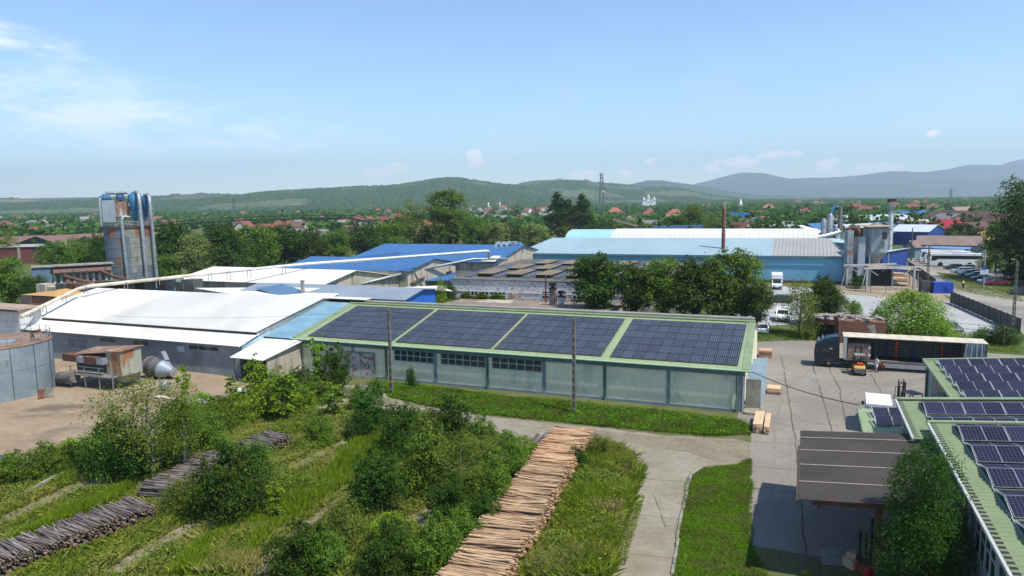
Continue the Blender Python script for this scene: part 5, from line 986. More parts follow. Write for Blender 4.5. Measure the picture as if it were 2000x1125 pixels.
tag(MB().slab(P(300, 775, .03), P(352, 782, .03), P(348, 779, .06), P(310, 771, .06), .03).build('board', m_cream), 'pale flat board lying on the dirt yard near the saplings', 'board')
r = T('tarpaulin', 'dark blue tarpaulin with a pale edge at the left border of the photo', 'tarpaulin', P(10, 905)); MB().slab(P(-15, 903, .9), P(28, 902, .6), P(40, 895, .7), P(-5, 889, 1.1), .05).ext([P(-15, 903, .9), P(28, 902, .6), P(28, 908, 0), P(-15, 912, 0)], V(0, .05, 0)).build('sheet', mat('navy tarp', (.02, .035, .08), .5, (.03, .05, .11), 3), r)
# filter house
FD = 150
def F_(px, py, dz=0, dd=0): q = D(px, py, FD + dd); return q
fl = D(62, 523, 150); frr = D(218, 508, 158); fd = (frr - fl); fd.z = 0; L_ = fd.length; fd.normalize(); fn = V(fd.y, -fd.x, 0); zt = fl.z
fh = T('filter_house', 'blue-grey elevated filter house with a row of rusty brown hoods at left', 'filter house', (fl.x, fl.y, 0)); hh = lambda s, v, z: V(fl.x, fl.y, 0) + fd * s - fn * v + ZA * z
MB().ext([hh(0, 0, zt - 4.8), hh(3.2, 0, zt - 4.8), hh(3.2, 0, zt - .1), hh(0, 0, zt - .1)], -fn * 3.2).build('end_cabin', mat('slate blue cabin', (.12, .18, .24), .6, (.10, .15, .20), .5, stripe=(fd, .8, .01, None)), fh)
MB().ext([hh(3.2, .6, zt - 4.4), hh(L_, .6, zt - 4.4), hh(L_, .6, zt - .2), hh(3.2, .6, zt - .2)], -fn * 2.6).build('body', m_rsteel, fh); MB().ext([hh(3.2, .1, zt - 4.8), hh(L_ * .8, .1, zt - 4.8), hh(L_ * .8, .1, zt - 3.3), hh(3.2, .1, zt - 3.3)], -fn * 2.4).build('trough', mat('dark green trough', (.035, .06, .055), .8), fh)
MB().slab(hh(-.2, -.3, zt - .08), hh(L_ + .3, -.3, zt - .08), hh(L_ + .3, 3.4, zt + .1), hh(-.2, 3.4, zt + .1), .12).build('roof', m_kerb, fh)
m_hood = mat('red brown hood', (.16, .09, .075), .85, (.12, .07, .06), 1)
for i in range(9):
    s = 3.7 + i * (L_ - 4) / 9; MB().ext([hh(s, .6, zt - .3), hh(s, -1.0, zt - 1.3), hh(s, -.9, zt - 1.6), hh(s, .6, zt - 1.5)], fd * 1.35).build('hood', m_hood, fh); MB().tube([hh(s + .2, .3, zt - 1.4), hh(s + .2, .3, zt - 3.6)], .32, 8).build('filter_tube', m_cream, fh)
for s in (.5, 5, 10, 15, L_ - .5): MB().bar(hh(s, 1.5, 0), hh(s, 1.5, zt - 4.6), .3).build('leg', m_steel, fh)
MB().tube([hh(5.5, -1.2, zt - 2.0), hh(8.6, -2.2, zt - 3.2), hh(12, -2.2, zt - 4.2), hh(15, -2.2, zt - 5.2), hh(20, -2.2, zt - 5.3)], .38, 10).build('duct', m_rust, fh); MB().tube([hh(12.5, -.8, zt - 1.4), hh(14.5, -1.5, zt - 2.6), hh(17.5, -2, zt - 3.7), hh(21, -2, zt - 5)], .36, 10).build('duct', m_rust, fh); MB().tube([hh(6.0, -1.5, zt - 3.2), hh(7.2, -2.4, zt - 3.9), hh(7.6, -2.6, zt - 5.6), hh(9.5, -2.6, zt - 6.0), hh(16, -2.6, zt - 5.7)], .5, 12).build('duct', m_rust, fh)
# brown shed with sawdust and low rusty industrial row
c0 = P(40, 575, 6.0); r = T('sawdust_shed', 'brown open shed heaped with orange sawdust left of the white hall roof', 'shed', (c0.x, c0.y, 0))
MB().box(V(c0.x, c0.y, 0) + AX * 1.2 + BX * 2, (2.6, 4, 5.9), ROT).build('wall', mat('brown grey wall', (.16, .135, .11), .95, (.12, .1, .085), .6), r); MB().box(V(c0.x, c0.y, 4.4) + AX * 6 + BX * 1, (8, 3, .3), ROT).box(V(c0.x, c0.y, 4.7) + AX * 5.5 + BX * .1, (5.5, .1, 1.2), ROT).box(V(c0.x, c0.y, 0) + AX * 9 + BX * 2, (.3, 4, 4.4), ROT).build('frame', m_rust, r)
b = MB(); X_ = np.linspace(0, 9.5, 14)
for i in range(13):
    for j in range(5):
        z = lambda x, y: 5.95 + .0 * x + .9 * math.exp(-((x - 6.5) / 2.0) ** 2) * math.sin(math.pi * min(1, max(0, y / 5))) - (0 if x < 8.5 else (x - 8.5))
        p = [V(c0.x, c0.y, 0) + AX * x + BX * y + ZA * z(x, y) for x, y in ((X_[i], j), (X_[i + 1], j), (X_[i + 1], j + 1), (X_[i], j + 1))]; b.quad(*p)
b.build('sawdust', mat('orange sawdust', (.46, .27, .10), 1, (.38, .21, .08), 1.5), r)
r = T('duct_works', 'low jumble of rusty boxes and ducts between the silo tower and the white roofs', 'ducts', P(300, 570)); rr = random.Random(12)
for i in range(16):
    px = 90 + i * 19; q = D(px, 556 - i * .7, 132 - i * .6); MB().box((q.x, q.y, 0), (2.0 + rr.random(), 2.2, max(1, q.z + rr.uniform(-.4, .5))), ROT).build('cabinet', rr.choice([m_rust, m_rsteel, m_bwall, m_dbin]), r)
MB().tube([D(278, 549, 128), D(288, 550, 127.5), D(296, 556, 127), D(298, 566, 127)], .75, 12).build('duct', m_rust, r); MB().tube([D(325, 549, 127), D(334, 550, 126.5), D(340, 556, 126), D(341, 568, 126)], .75, 12).build('duct', m_silver, r)
MB().slab(D(170, 560, 120), D(345, 545, 120), D(345, 543, 128), D(170, 556, 128), .15).build('roof', mat('grey brown felt', (.2, .17, .14), .95), r)
# ---- silo tower
sc = P(260.5, 565); ST = 14.9; st = T('silo_tower', 'tall round patched steel silo with blue cyclones and filter boxes on its top', 'silo', sc); SR = 5.15
toC = (V(0, 0, 0) - sc).normalized(); toC.z = 0; rgt = V(-toC.y, toC.x, 0)   # rgt = to the viewer's right
if rgt.x < 0: rgt = -rgt
s_ = lambda x, y, z: sc + rgt * x + toC * y + ZA * z
m_p = [mat('silo shade side and patch blue grey', (.15, .185, .205), .75, (.105, .135, .155), .7, rust=((.17, .09, .055), .6, .54, .64)), mat('silo lit side and patch pale', (.24, .25, .22), .75, (.19, .20, .175), .7, rust=((.2, .1, .06), .6, .56, .66)), mat('silo patch rust', (.24, .125, .08), .9, (.17, .09, .06), .8), mat('silo patch ochre', (.32, .25, .14), .85, (.25, .19, .1), 1)]
b = MB(); rr = random.Random(5); bands = [0, 2.2, 4.4, 5.9, 8.0, 10.2, 12.6, 14.9]; na = 30
for i in range(len(bands) - 1):
    for j in range(na):
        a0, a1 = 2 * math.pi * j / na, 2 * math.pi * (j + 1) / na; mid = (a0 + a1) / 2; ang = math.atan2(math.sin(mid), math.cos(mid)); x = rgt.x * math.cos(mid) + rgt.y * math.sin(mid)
        mi = 0 if (x < .1 or i < 3) else 1  # right half painted paler as sunlit, left half darker as shaded
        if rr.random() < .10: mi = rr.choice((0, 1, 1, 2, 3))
        if i == 6 and rr.random() < .45: mi = rr.choice((2, 2, 1))
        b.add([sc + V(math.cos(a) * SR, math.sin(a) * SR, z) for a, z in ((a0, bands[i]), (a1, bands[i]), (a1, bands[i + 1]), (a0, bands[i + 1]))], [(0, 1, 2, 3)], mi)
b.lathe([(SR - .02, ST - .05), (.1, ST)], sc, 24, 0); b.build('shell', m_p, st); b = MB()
for z in bands[1:]: b.lathe([(SR + .05, z - .05), (SR + .05, z + .03)], sc, 36)
b.build('band', m_steel, st); MB().lathe([(SR + .35, 0), (SR + .35, .14)], sc + ZA * ST, 36).build('platform', m_rust, st)
b = MB()
for z in (.6, 1.2): b.tube([sc + V(math.cos(i / 28 * 6.2832) * (SR + .25), math.sin(i / 28 * 6.2832) * (SR + .25), ST + z) for i in range(29)], .05, 5)
for i in range(28): a = i / 28 * 6.2832; q = sc + V(math.cos(a) * (SR + .25), math.sin(a) * (SR + .25), ST + .1); b.bar(q, q + ZA * 1.1, .07)
b.build('railing', m_steel, st)
MB().box(s_(-3.7, .6, ST + 1.2), (2.6, 2.6, 5.0), math.atan2(rgt.y, rgt.x)).build('filter_box', m_galv, st); MB().box(s_(-.9, .2, ST + 2.4), (3.0, 2.6, 3.6), math.atan2(rgt.y, rgt.x)).build('rusty_box', mat('striped rusty box', (.27, .17, .13), .85, (.2, .11, .08), 1, grime=((.4, .39, .36), .9, .5, .58, (1, 1, .2))), st); MB().box(s_(-.9, .2, ST + 6.2), (3.4, 3.0, .15), math.atan2(rgt.y, rgt.x)).build('hood', m_hood, st)
MB().box(s_(3.6, -1, ST + 1.0), (2.4, 2.4, 5.4), math.atan2(rgt.y, rgt.x)).build('filter_box', m_rsteel, st)
b = MB()
for x in (-4.9, -2.5, .6, 2.0, 4.8): b.bar(s_(x, 1.4, ST), s_(x, 1.4, ST + 6), .16)
b.bar(s_(-2.4, 1.45, ST + .3), s_(-1.4, 1.45, ST + 2.2), .12).bar(s_(.6, 1.45, ST + .3), s_(-.2, 1.45, ST + 2.2), .12); b.build('frame', m_steel, st)
m_cyc = mat('cyclone blue', (.04, .16, .30), .6, (.03, .11, .22), 1)
def cyclone(root, c, r, hc, hk, m): return MB().lathe([(r * .3, -hk), (r, 0), (r, hc), (r * .6, hc + .2), (r * .35, hc + .6)], c, 18).build('cyclone', m, root)
cyclone(st, s_(1.6, 2.2, ST + 5.4), 1.15, 2.0, 4.2, m_cyc); cyclone(st, s_(-1.2, .2, ST + 6.3), .9, 1.0, .3, m_cyc); cyclone(st, s_(-4.2, .6, ST + 6.2), 1.2, .9, .2, m_cyc); cyclone(st, s_(4.0, 1.2, ST + 5.2), .8, 1.8, 3.0, m_cyc)
MB().tube([s_(-4.2, .6, ST + 7.0), s_(-4.0, .6, ST + 7.8), s_(-1.2, .6, ST + 7.8), s_(.4, 1, ST + 7.9), s_(1.0, 2, ST + 6.8), s_(.6, 2.4, ST + 4.8)], .38, 10).build('duct', m_steel, st); MB().tube([s_(1.5, 2.2, ST + 7.6), s_(2.2, 2.8, ST + 8.0), s_(2.6, 4.6, ST + 7.6), s_(2.7, 5.3, ST + 5), s_(3.0, 5.2, 0)], .42, 12).build('downpipe', m_steel, st)
MB().tube([s_(3.9, 1.4, ST + 7.1), s_(4.5, 2.4, ST + 7.4), s_(4.8, 3.4, ST + 6.6), s_(4.9, 3.4, ST + 2), s_(5.1, 3.3, 0)], .42, 12).build('downpipe', m_steel, st); MB().tube([s_(-5.1, 1.2, ST + 6.6), s_(-5.4, 1.6, ST + 6.2), s_(-5.4, 1.6, ST + .2)], .28, 10).build('downpipe', m_steel, st); MB().tube([s_(.4, 4.6, ST + 2.2), s_(-.9, 5.4, ST + 2.4), s_(-1.2, 5.6, ST + 1.6), s_(-.9, 5.7, 0)], .36, 10).build('downpipe', m_steel, st)
# ---- roof pipes
def pipeline(label, pts, r_, m, posts=(), dz=1.4):
    root = T('roof_pipe', label, 'pipe', (pts[0].x, pts[0].y, 0)); MB().tube(pts, r_, 12).build('pipe', m, root)
    for a in posts: q = pts[a[0]].lerp(pts[a[0] + 1], a[1]); MB().bar(q - ZA * (a[2] if len(a) > 2 else dz), q, .08).bar(q - ZA * dz + AX * .7, q + AX * .7, .08).bar(q, q + AX * .7, .07).build('support', m_steel, root)
pa = [P(40, 619, 5.6), P(100, 590, 6.6), P(153, 564, 7.6), P(176, 559, 7.9), P(382, 537, 8.2), P(500, 525, 8.4), P(600, 515, 8.6), P(780, 502.5, 8.9), P(948, 490, 9.2), P(954, 490.5, 9.1), P(954.5, 504, 7.4)]
pipeline('long cream pipe running from the left hall verge across the white and blue roofs', pa[:5], .26, m_cream, [(0, .3, .8), (0, .7, .8), (1, .4, .8), (2, .5, 1), (3, .3, 1.4), (3, .6, 1.4)], .9)
pipeline('silver-white pipe continuing the cream pipe over the blue roofs to the filters', pa[4:], .24, mat('pale pipe', (.62, .64, .64), .5, (.5, .52, .52), 1), [(0, .2), (0, .5), (0, .85), (1, .5), (2, .25), (2, .7), (3, .2), (3, .6)])
pb = [P(694, 557, 4.6), P(700, 556, 4.8), P(800, 531, 5.6), P(924, 506, 6.6), P(992, 506, 6.6)]
pipeline('grey pipe rising over the beige gables towards the silver filters', pb, .3, m_steel, [(2, .25, 4.5), (2, .8, 4.5), (1, .6, 4.5), (3, .5, 5)])
# ---- filters between the halls
q = P(975, 548); r = T('dust_filter', 'cluster of silver ribbed dust filters at the left end of the long blue hall', 'dust filter', q)
for i, (dx, dy) in enumerate(((-.6, 0), (.7, 0), (2.0, .3))): MB().tube([q + V(dx, dy, 3.5), q + V(dx, dy, 8.6), q + V(dx + .3, dy, 9.1), q + V(dx + 1.0, dy, 9.2)], .55, 12).build('filter_tube', m_silver, r)
MB().box(q + V(3.2, 1.5, 3.5), (2.4, 2.2, 6.0), ROT).build('filter_box', m_galv, r); cyclone(r, q + V(5.2, .3, 7.2), .9, 1.6, 3.0, m_cyc); MB().box(q + V(2, .5, 3.2), (9, 2.6, .2), ROT).build('platform', m_steel, r)
for dx in (-2, 2, 6): MB().bar(q + V(dx, .5, 0), q + V(dx, .5, 3.3), .25).build('leg', m_steel, r)
# ================================================================ right background works
def bld(name, label, cat, pl, pr, depth, ze, zr, wm, rm, along=True, group=None, wins=None, over=.4, shed=False):
    a, c = P(*pl), P(*pr); d = (c - a); L = d.length; d.normalize(); n = V(-d.y, d.x, 0)
    if n.y < 0: n = -n
    r = T(name, label, cat, a, group); B_ = lambda s, t, z: a + d * s + n * t + ZA * z
    if shed:
        MB().ext([B_(0, 0, 0), B_(0, depth, 0), B_(0, depth, zr), B_(0, 0, ze)], d * L).build('wall', wm, r); MB().slab(B_(-over, -over, ze + .01), B_(L + over, -over, ze + .01), B_(L + over, depth, zr + .01), B_(-over, depth, zr + .01), .12).build('roof', rm, r)
    elif along:
        MB().ext([B_(0, t, z) for t, z in ((0, 0), (depth, 0), (depth, ze), (depth / 2, zr), (0, ze))], d * L).build('wall', wm, r)
        s = (zr - ze) / (depth / 2); MB().slab(B_(-over, -over, ze - over * s + .02), B_(L + over, -over, ze - over * s + .02), B_(L + over, depth / 2, zr + .02), B_(-over, depth / 2, zr + .02), .12).slab(B_(-over, depth / 2, zr + .03), B_(L + over, depth / 2, zr + .03), B_(L + over, depth + over, ze - over * s + .03), B_(-over, depth + over, ze - over * s + .03), .12).build('roof', rm, r)
    else:
        MB().ext([B_(s, 0, z) for s, z in ((0, 0), (L, 0), (L, ze), (L / 2, zr), (0, ze))], n * depth).build('wall', wm, r)
        s = (zr - ze) / (L / 2); MB().slab(B_(-over, -over, ze - over * s + .02), B_(-over, depth, ze - over * s + .02), B_(L / 2, depth, zr + .02), B_(L / 2, -over, zr + .02), .12).slab(B_(L / 2, -over, zr + .03), B_(L / 2, depth, zr + .03), B_(L + over, depth, ze - over * s + .03), B_(L + over, -over, ze - over * s + .03), .12).build('roof', rm, r)
    if wins:
        k, z0, w, h_ = wins
        for i in range(k): s = L * (i + .5) / k; window(r, B_(s - w / 2, -.01, z0), d, w, h_, 2, 1, -n, bw=.09)
    return r, B_
m_dkblue = mat('royal blue cladding', (.02, .06, .26), .6, (.018, .05, .22), .3, stripe=(AX, .5, .01, None)); m_teal = mat('teal grey cladding', (.16, .27, .30), .7, (.13, .22, .25), .4, stripe=(AX, .5, .01, None)); m_roofbr = mat('brown tile roof', (.11, .065, .055), .9, (.085, .05, .045), .4, fine=(1.2, .2)); m_pink = mat('grey pink shed roof', (.21, .15, .13), .9, (.17, .12, .105), .4, stripe=(AX, .6, .02, None))
m_yel = mat('yellow ochre wall', (.52, .34, .12), .9, (.45, .29, .1), .4); m_pch = mat('peach wall', (.42, .27, .17), .9, (.36, .23, .15), .4); m_redr = mat('crimson roof', (.32, .02, .04), .7, (.26, .02, .035), .4, stripe=(AX, .5, .01, None)); m_lgr = mat('light grey roof', (.46, .50, .52), .6, (.40, .44, .46), .4, stripe=(AX, .6, .01, None))
bld('brown_shed', 'long brown-roofed shed directly behind the white coaches', 'shed', (1790, 503), (1918, 506), 14, 4.0, 6.4, m_gwall, m_pink); bld('brown_shed', 'small brown-roofed shed end with open dark door left of the coaches', 'shed', (1765, 502), (1786, 504), 9, 3.4, 5.2, m_teal, m_pink, along=False)
bld('blue_awning', 'pale blue awning roof between coaches and brown shed', 'awning', (1806, 508), (1890, 511), 3, 3.5, 3.9, m_gwall, mat('pale blue awning', (.12, .26, .46), .6), shed=True)
r, B_ = bld('blue_annexe', 'dark royal blue building with a light grey sloping roof beside the gantry', 'building', (1722, 545), (1771, 533), 9, 6.2, 4.6, m_dkblue, m_lgr, shed=True)
bld('blue_hall', 'royal blue hall with grey roof edge behind the tall white chimney', 'warehouse', (1738, 478), (1812, 480), 26, 5.2, 7.4, m_dkblue, m_lgr); bld('red_hall', 'crimson-roofed hall between royal blue hall and yellow building', 'warehouse', (1800, 466), (1862, 468), 22, 4.6, 8.2, m_gwall, m_redr)
bld('yellow_building', 'yellow ochre gabled building right of the crimson roof', 'building', (1856, 470), (1906, 472), 16, 5.0, 7.6, m_yel, m_roofbr, along=False, wins=(3, 1.5, 1.4, 1.4)); bld('peach_house', 'peach-walled large house with steep brown roof at far right', 'house', (1890, 460), (1950, 462), 16, 6.5, 11.0, m_pch, m_roofbr, wins=(6, 3.6, 1.3, 1.5)); bld('peach_house', 'ochre-walled long house under a dark brown roof behind the crimson hall', 'house', (1800, 450), (1882, 453), 18, 6.0, 10.5, m_yel, m_roofbr, wins=(9, 3.4, 1.3, 1.5))
bld('grey_house', 'grey slate-roofed house between the two brown-roofed ochre houses', 'house', (1862, 452), (1902, 455), 14, 6.0, 9.5, m_pch, mat('slate grey roof', (.2, .19, .18), .8), wins=(4, 3.2, 1.2, 1.4)); bld('brick_house', 'small house with light brown roof rising above the brown-roofed row', 'house', (1840, 438), (1876, 439), 16, 6.0, 11.0, m_bwall, mat('light brown roof', (.27, .19, .15), .9), along=False)
r, B_ = bld('tent_hall', 'hall with a humped blue roof and dark open gable left of the white chimney', 'warehouse', (1665, 478), (1737, 480), 24, 4.8, 8.2, m_black, m_blueroof, along=False); bld('blue_shed', 'open dark shed under a bright blue roof behind the white barrel roof', 'shed', (1547, 474), (1604, 476), 18, 4.4, 8.0, m_black, m_blueroof, along=False)
bld('teal_hall', 'teal-walled block behind the right end of the long blue hall', 'building', (1634, 508), (1664, 522), 16, 6.4, 7.5, m_teal, mat('pale teal roof', (.34, .46, .47), .7), shed=True); bld('teal_shed', 'long pale-roofed teal shed behind the cyclone cluster', 'shed', (1640, 468), (1745, 462), 14, 4.8, 6.2, m_teal, m_lgr); bld('grey_hall', 'long light grey roofs behind the humped blue roof', 'warehouse', (1640, 452), (1790, 446), 20, 5.5, 8.0, m_gwall, m_lgr); bld('blue_hall', 'bright blue roof far behind the tall white chimney', 'warehouse', (1735, 440), (1800, 441), 24, 6, 9.0, m_dkblue, m_blueroof)
bld('white_shed', 'white folded roof shed at the right end of the barrel roof', 'shed', (1500, 480), (1595, 482), 16, 5.0, 7.6, m_white2, m_white2, along=False); bld('grey_shed', 'grey flat workshop with roof gear behind the barrel-roofed hall', 'shed', (1470, 462), (1545, 463), 20, 4.6, 5.2, m_gwall, m_lgr, shed=True); bld('navy_roof_hall', 'low hall with a dark navy roof behind the barrel roof', 'warehouse', (1238, 476), (1365, 477), 14, 6.6, 7.4, m_dkblue, mat('dark navy roof', (.03, .05, .13), .6), shed=True)
bld('maroon_house', 'maroon-roofed small house just right of the rusty chimney', 'house', (1420, 473), (1450, 474), 10, 5.5, 8.5, m_bwall, mat('maroon roof', (.16, .05, .05), .8)); bld('bright_blue_house', 'bright blue two-level house far behind the rusty chimney', 'house', (1421, 444), (1452, 445), 10, 5.5, 9.5, mat('bright blue wall', (.04, .17, .5), .8), mat('bright blue roof', (.03, .12, .35), .7))
# white roof pods
r = T('white_tanks', 'row of pale round roof vents along the hall behind the white chimney', 'roof vents', P(1760, 470))
for i in range(10): q = P(1744 + i * 7, 466 + i * .4); MB().lathe([(1.0, 6.5), (1.1, 7.6), (.9, 8.6), (.3, 8.9)], q, 12).build('vent', m_cream, r)
MB().box(P(1775, 469) + ZA * 5.2, (16, 4, 1.4), ROT).build('plenum', m_white2, r)
# chimneys
def stack(label, px, pb, ptop, rad, m, name='chimney', top=None, ladder=False):
    q = P(px, pb); d = ray(px, ptop); t = q.y / d.y; zt_ = CH + d.z * t; r = T(name, label, 'chimney', q); MB().lathe([(rad * 1.05, 0), (rad, zt_ * .5), (rad * .92, zt_)], q, 18).build('shaft', m, r)
    for z in (zt_ * .33, zt_ * .66, zt_ - .3): MB().lathe([(rad * 1.12, 0), (rad * 1.12, .2)], q + ZA * z, 18).build('collar', m_steel, r)
    if ladder: MB().bar(q + V(rad, -rad * .3, 1), q + V(rad * .95, -rad * .3, zt_), .12).build('ladder', m_steel, r)
    if top: MB().bar(q + ZA * zt_, q + ZA * (zt_ + top), .12).build('rod', m_steel, r)
    return q, zt_
stack('tall rusty red chimney with a pale foot in front of the long blue hall', 1411, 545, 400, .40, mat('chimney rust red', (.19, .055, .035), .85, (.14, .045, .03), .3, grime=((.42, .33, .18), .09, .50, .56, (0, 0, 1))), top=.9, ladder=True)
stack('slim white chimney beside the silo filters on the right', 1736, 512, 414, .62, mat('white chimney', (.55, .58, .57), .5, (.47, .50, .49), .5), ladder=True); stack('dark banded chimney above the silver cyclone cluster on the right', 1637, 505, 403, .55, mat('sooty steel', (.19, .17, .16), .7, (.12, .10, .09), .4), ladder=True)
r = T('lattice_mast', 'dark lattice head standing right above the slim white chimney', 'mast', P(1738, 470)); q = P(1738, 470); zt_ = 16.5; b = MB()
for sx in (-.8, .8):
    for sy in (-.8, .8): b.bar(q + V(sx, sy, 0), q + V(sx, sy, zt_), .14)
for k in range(9): b.bar(q + V(-.8, -.8, k * 1.8), q + V(.8, -.8, k * 1.8 + 1.8), .1).box(q + ZA * (k * 1.8), (1.7, 1.7, .1))
b.build('lattice', m_steel, r); MB().box(q + ZA * zt_, (2.6, 2.6, 1.2)).build('head', m_black, r)
q = P(1616, 508); r = T('cyclone_cluster', 'cluster of silver cyclones and ducts at the right end of the barrel roof', 'cyclones', q)
for i, (dx, dy, rr_, h_, m_) in enumerate(((-1.5, 0, .8, 12, m_steel), (.6, .5, .9, 13.5, m_steel), (2.6, -.5, .7, 9, m_silver), (-3.6, -1, .45, 7.5, m_silver), (-5.0, -1, .45, 7.2, m_silver), (-6.4, -1, .45, 7.3, m_silver))): MB().lathe([(rr_, 0), (rr_, h_), (rr_ * .5, h_ + .6)], q + V(dx, dy, 0), 14).build('cyclone', m_, r)
MB().tube([q + V(-7, -1, 7), q + V(-2, -1.2, 7.4), q + V(3, -1, 8.6)], .5, 10).build('duct', m_silver, r); MB().tube([q + V(.6, .5, 13.5), q + V(1.8, .5, 16.2), q + V(3, .5, 16)], .45, 10).build('duct', m_cyc, r); b = MB()
for x in (-2.4, 3.6): b.bar(q + V(x, -1.4, 0), q + V(x, -1.4, 13), .15)
for z in (4, 8, 12): b.bar(q + V(-2.4, -1.4, z), q + V(3.6, -1.4, z), .12)
b.build('frame', m_steel, r)
# grey hopper silo on legs
q = P(1706, 556); r = T('hopper_silo', 'grey octagonal hopper silo on legs with a small dark window, above the gantry', 'silo', q); MB().lathe([(.6, 4.6), (2.55, 7.2), (2.6, 12.4), (2.4, 12.6)], q, 8, smooth=False).build('bin', mat('grey silo sheet', (.28, .32, .33), .7, (.23, .27, .28), .4, grime=((.16, .17, .17), .5, .55, .7, (1, 1, .2))), r)
MB().box(q + V(.6, -2.6, 10.1), (.9, .12, 1.4)).build('window', m_black, r); MB().box(q + V(.6, -2.8, 9.8), (1.5, .7, .1)).build('balcony', m_steel, r); MB().slab(q + V(-3.4, -3.2, 12.7), q + V(2.6, -3.2, 12.7), q + V(2.6, 3, 12.9), q + V(-3.4, 3, 12.9), .12).build('roof', mat('tan roof', (.34, .26, .18), .9), r)
for x, y in ((-2, -1.8), (2, -1.8), (-2, 1.8), (2, 1.8)): MB().bar(q + V(x, y, 0), q + V(x, y, 7), .22).build('leg', m_steel, r)
MB().box(q + V(-3.8, -1, 2.2), (1.5, 1.8, 8.4)).build('duct_box', m_galv, r); MB().box(q + V(-6.0, -.5, .5), (1.3, 1.6, 11.5)).build('elevator', m_rsteel, r); MB().tube([q + V(-6, -.5, 12), q + V(-5.6, -.5, 12.6), q + V(-4.4, -.8, 12.3), q + V(-3.8, -1, 10.6)], .5, 10).build('duct', m_rust, r)
MB().slab(q + V(-3, -3.5, 4.2), q + V(7.5, -5, 3.4), q + V(7.5, -1, 3.6), q + V(-3, 0, 4.4), .15).build('canopy', mat('sawdust roof', (.45, .34, .2), .95), r); b = MB()
for x, y in ((-2.5, -3.2), (2, -4), (7, -4.6), (7, -1.5)): b.bar(q + V(x, y, 0), q + V(x, y, 3.5), .18)
b.build('post', m_steel, r); MB().box(q + V(-1, 1, 0), (9, 4, 3.4), ROT).build('dark_hut', m_black, r)
q = P(1652, 545); r = T('duct_tower', 'rusty dark duct and boxes at the right end wall of the long blue hall', 'ducts', q); MB().tube([q + V(1.5, 1, 0), q + V(1.5, 1, 6), q + V(2.0, 1, 9), q + V(3.4, 1, 9.4)], .6, 10).build('duct', m_rust, r); MB().box(q + V(.6, 3, 0), (2.6, 4, 5.2), ROT).build('box', m_rust, r); MB().tube([q + V(-.4, -1, .5), q + V(-.2, -1, 3.4), q + V(.6, -.5, 4.2)], .4, 10).build('white_duct', m_steel, r)
# gantry, timber heap, dumpster
g0, g1 = P(1692, 569), P(1784, 566); r = T('gantry_frame', 'pale grey steel gantry frame over the sawn timber yard', 'gantry', g0); gd = (g1 - g0).normalized(); gn = V(-gd.y, gd.x, 0); m_gan = mat('pale grey steel', (.38, .38, .38), .6, (.3, .3, .3), 1)
for t in (0, 7.0):
    for s in (0, (g1 - g0).length): q = g0 + gd * s + gn * t; MB().bar(q, q + ZA * 4.6, .35).build('leg', m_gan, r)
    MB().bar(g0 + gn * t + ZA * 4.7 - gd * .8, g1 + gn * t + ZA * 4.7 + gd * .8, .35, .4).build('beam', m_gan, r)
    MB().bar(g0 + gn * t - gd * 1.2, g0 + gn * t + ZA * 4.5 - gd * .2, .14).bar(g0 + gn * t + gd * .3 + ZA * 4.5, g0 + gn * t + gd * 2.4 + ZA * 3.2, .12).bar(g1 + gn * t - gd * .3 + ZA * 4.5, g1 + gn * t - gd * 2.4 + ZA * 3.2, .12).build('brace', m_gan, r)
MB().bar(g0 + ZA * 4.6, g0 + gn * 7 + ZA * 4.6, .2).bar(g1 + ZA * 4.6, g1 + gn * 7 + ZA * 4.6, .2).build('tie_beam', m_gan, r)
rr = random.Random(8)
for k, (px, py, w, n_) in enumerate(((1722, 554, 7, 5), (1748, 550, 6, 4), (1738, 542, 8, 5))):
    q = P(px, py); b = MB(); 
    for i in range(n_):
        for j in range(5): b.box(q + V(rr.uniform(-.3, .3), j * .5, i * .22), (w * rr.uniform(.7, 1), .42, .18), ROT + rr.uniform(-.06, .06))
    tag(b.build('board_heap', m_lum), 'heap of sawn boards under the gantry frame, ' + ('left front', 'right front', 'rear')[k] + ' one of three', 'timber')
q = P(1833, 572); r = T('dumpster', 'bright blue steel container with dark end at the road fence', 'container', q); MB().box(q + AX * .5, (3.5, 2.0, 2.2), ROT + .2).build('body', mat('container blue', (.02, .07, .42), .6), r); MB().box(q - AX * 2.4 , (1.8, 1.6, 2.3), ROT + .2).build('dark_cabinet', mat('dark grey plate', (.06, .06, .065), .8), r)
for i in range(5): MB().box(q + AX * (-1.0 + i * .75) - BX * 1.02, (.08, .08, 2.1), ROT + .2).build('rib', m_dkblue, r)
# fences
m_rustf = mat('brown fence plate', (.10, .07, .06), .85, (.075, .055, .05), 1); m_mesh = mat('dark mesh sheet', (.09, .085, .085), .9, (.06, .06, .06), 1)
def fence(label, px, h_, step, panel=None, rails=2, pm=None, pw=.1, gapb=.1, cat='fence'):
    pts = [P(*q) for q in px]; r = T('fence', label, cat, pts[0]); pb_ = MB(); rb = MB(); sb = MB()
    for i in range(len(pts) - 1):
        n = max(1, round((pts[i + 1] - pts[i]).length / step))
        for j in range(n + (1 if i == len(pts) - 2 else 0)): q = pts[i].lerp(pts[i + 1], j / n); MB().box(q, (pw, pw, h_ + .15), ROT).build('post', pm or m_black, r)
        for k in range(rails): z = gapb + (h_ - gapb) * (k / max(1, rails - 1)); rb.bar(pts[i] + ZA * z, pts[i + 1] + ZA * z, .045)
        if panel: 
            d = (pts[i + 1] - pts[i]).normalized()
            for j in range(n): a, c = pts[i].lerp(pts[i + 1], j / n) + d * .07, pts[i].lerp(pts[i + 1], (j + 1) / n) - d * .07; sb.ext([a + ZA * gapb, c + ZA * gapb, c + ZA * h_, a + ZA * h_], V(-d.y, d.x, 0) * .02)
    if rails: rb.build('rail', pm or m_black, r)
    if panel: sb.build('panel', panel, r)
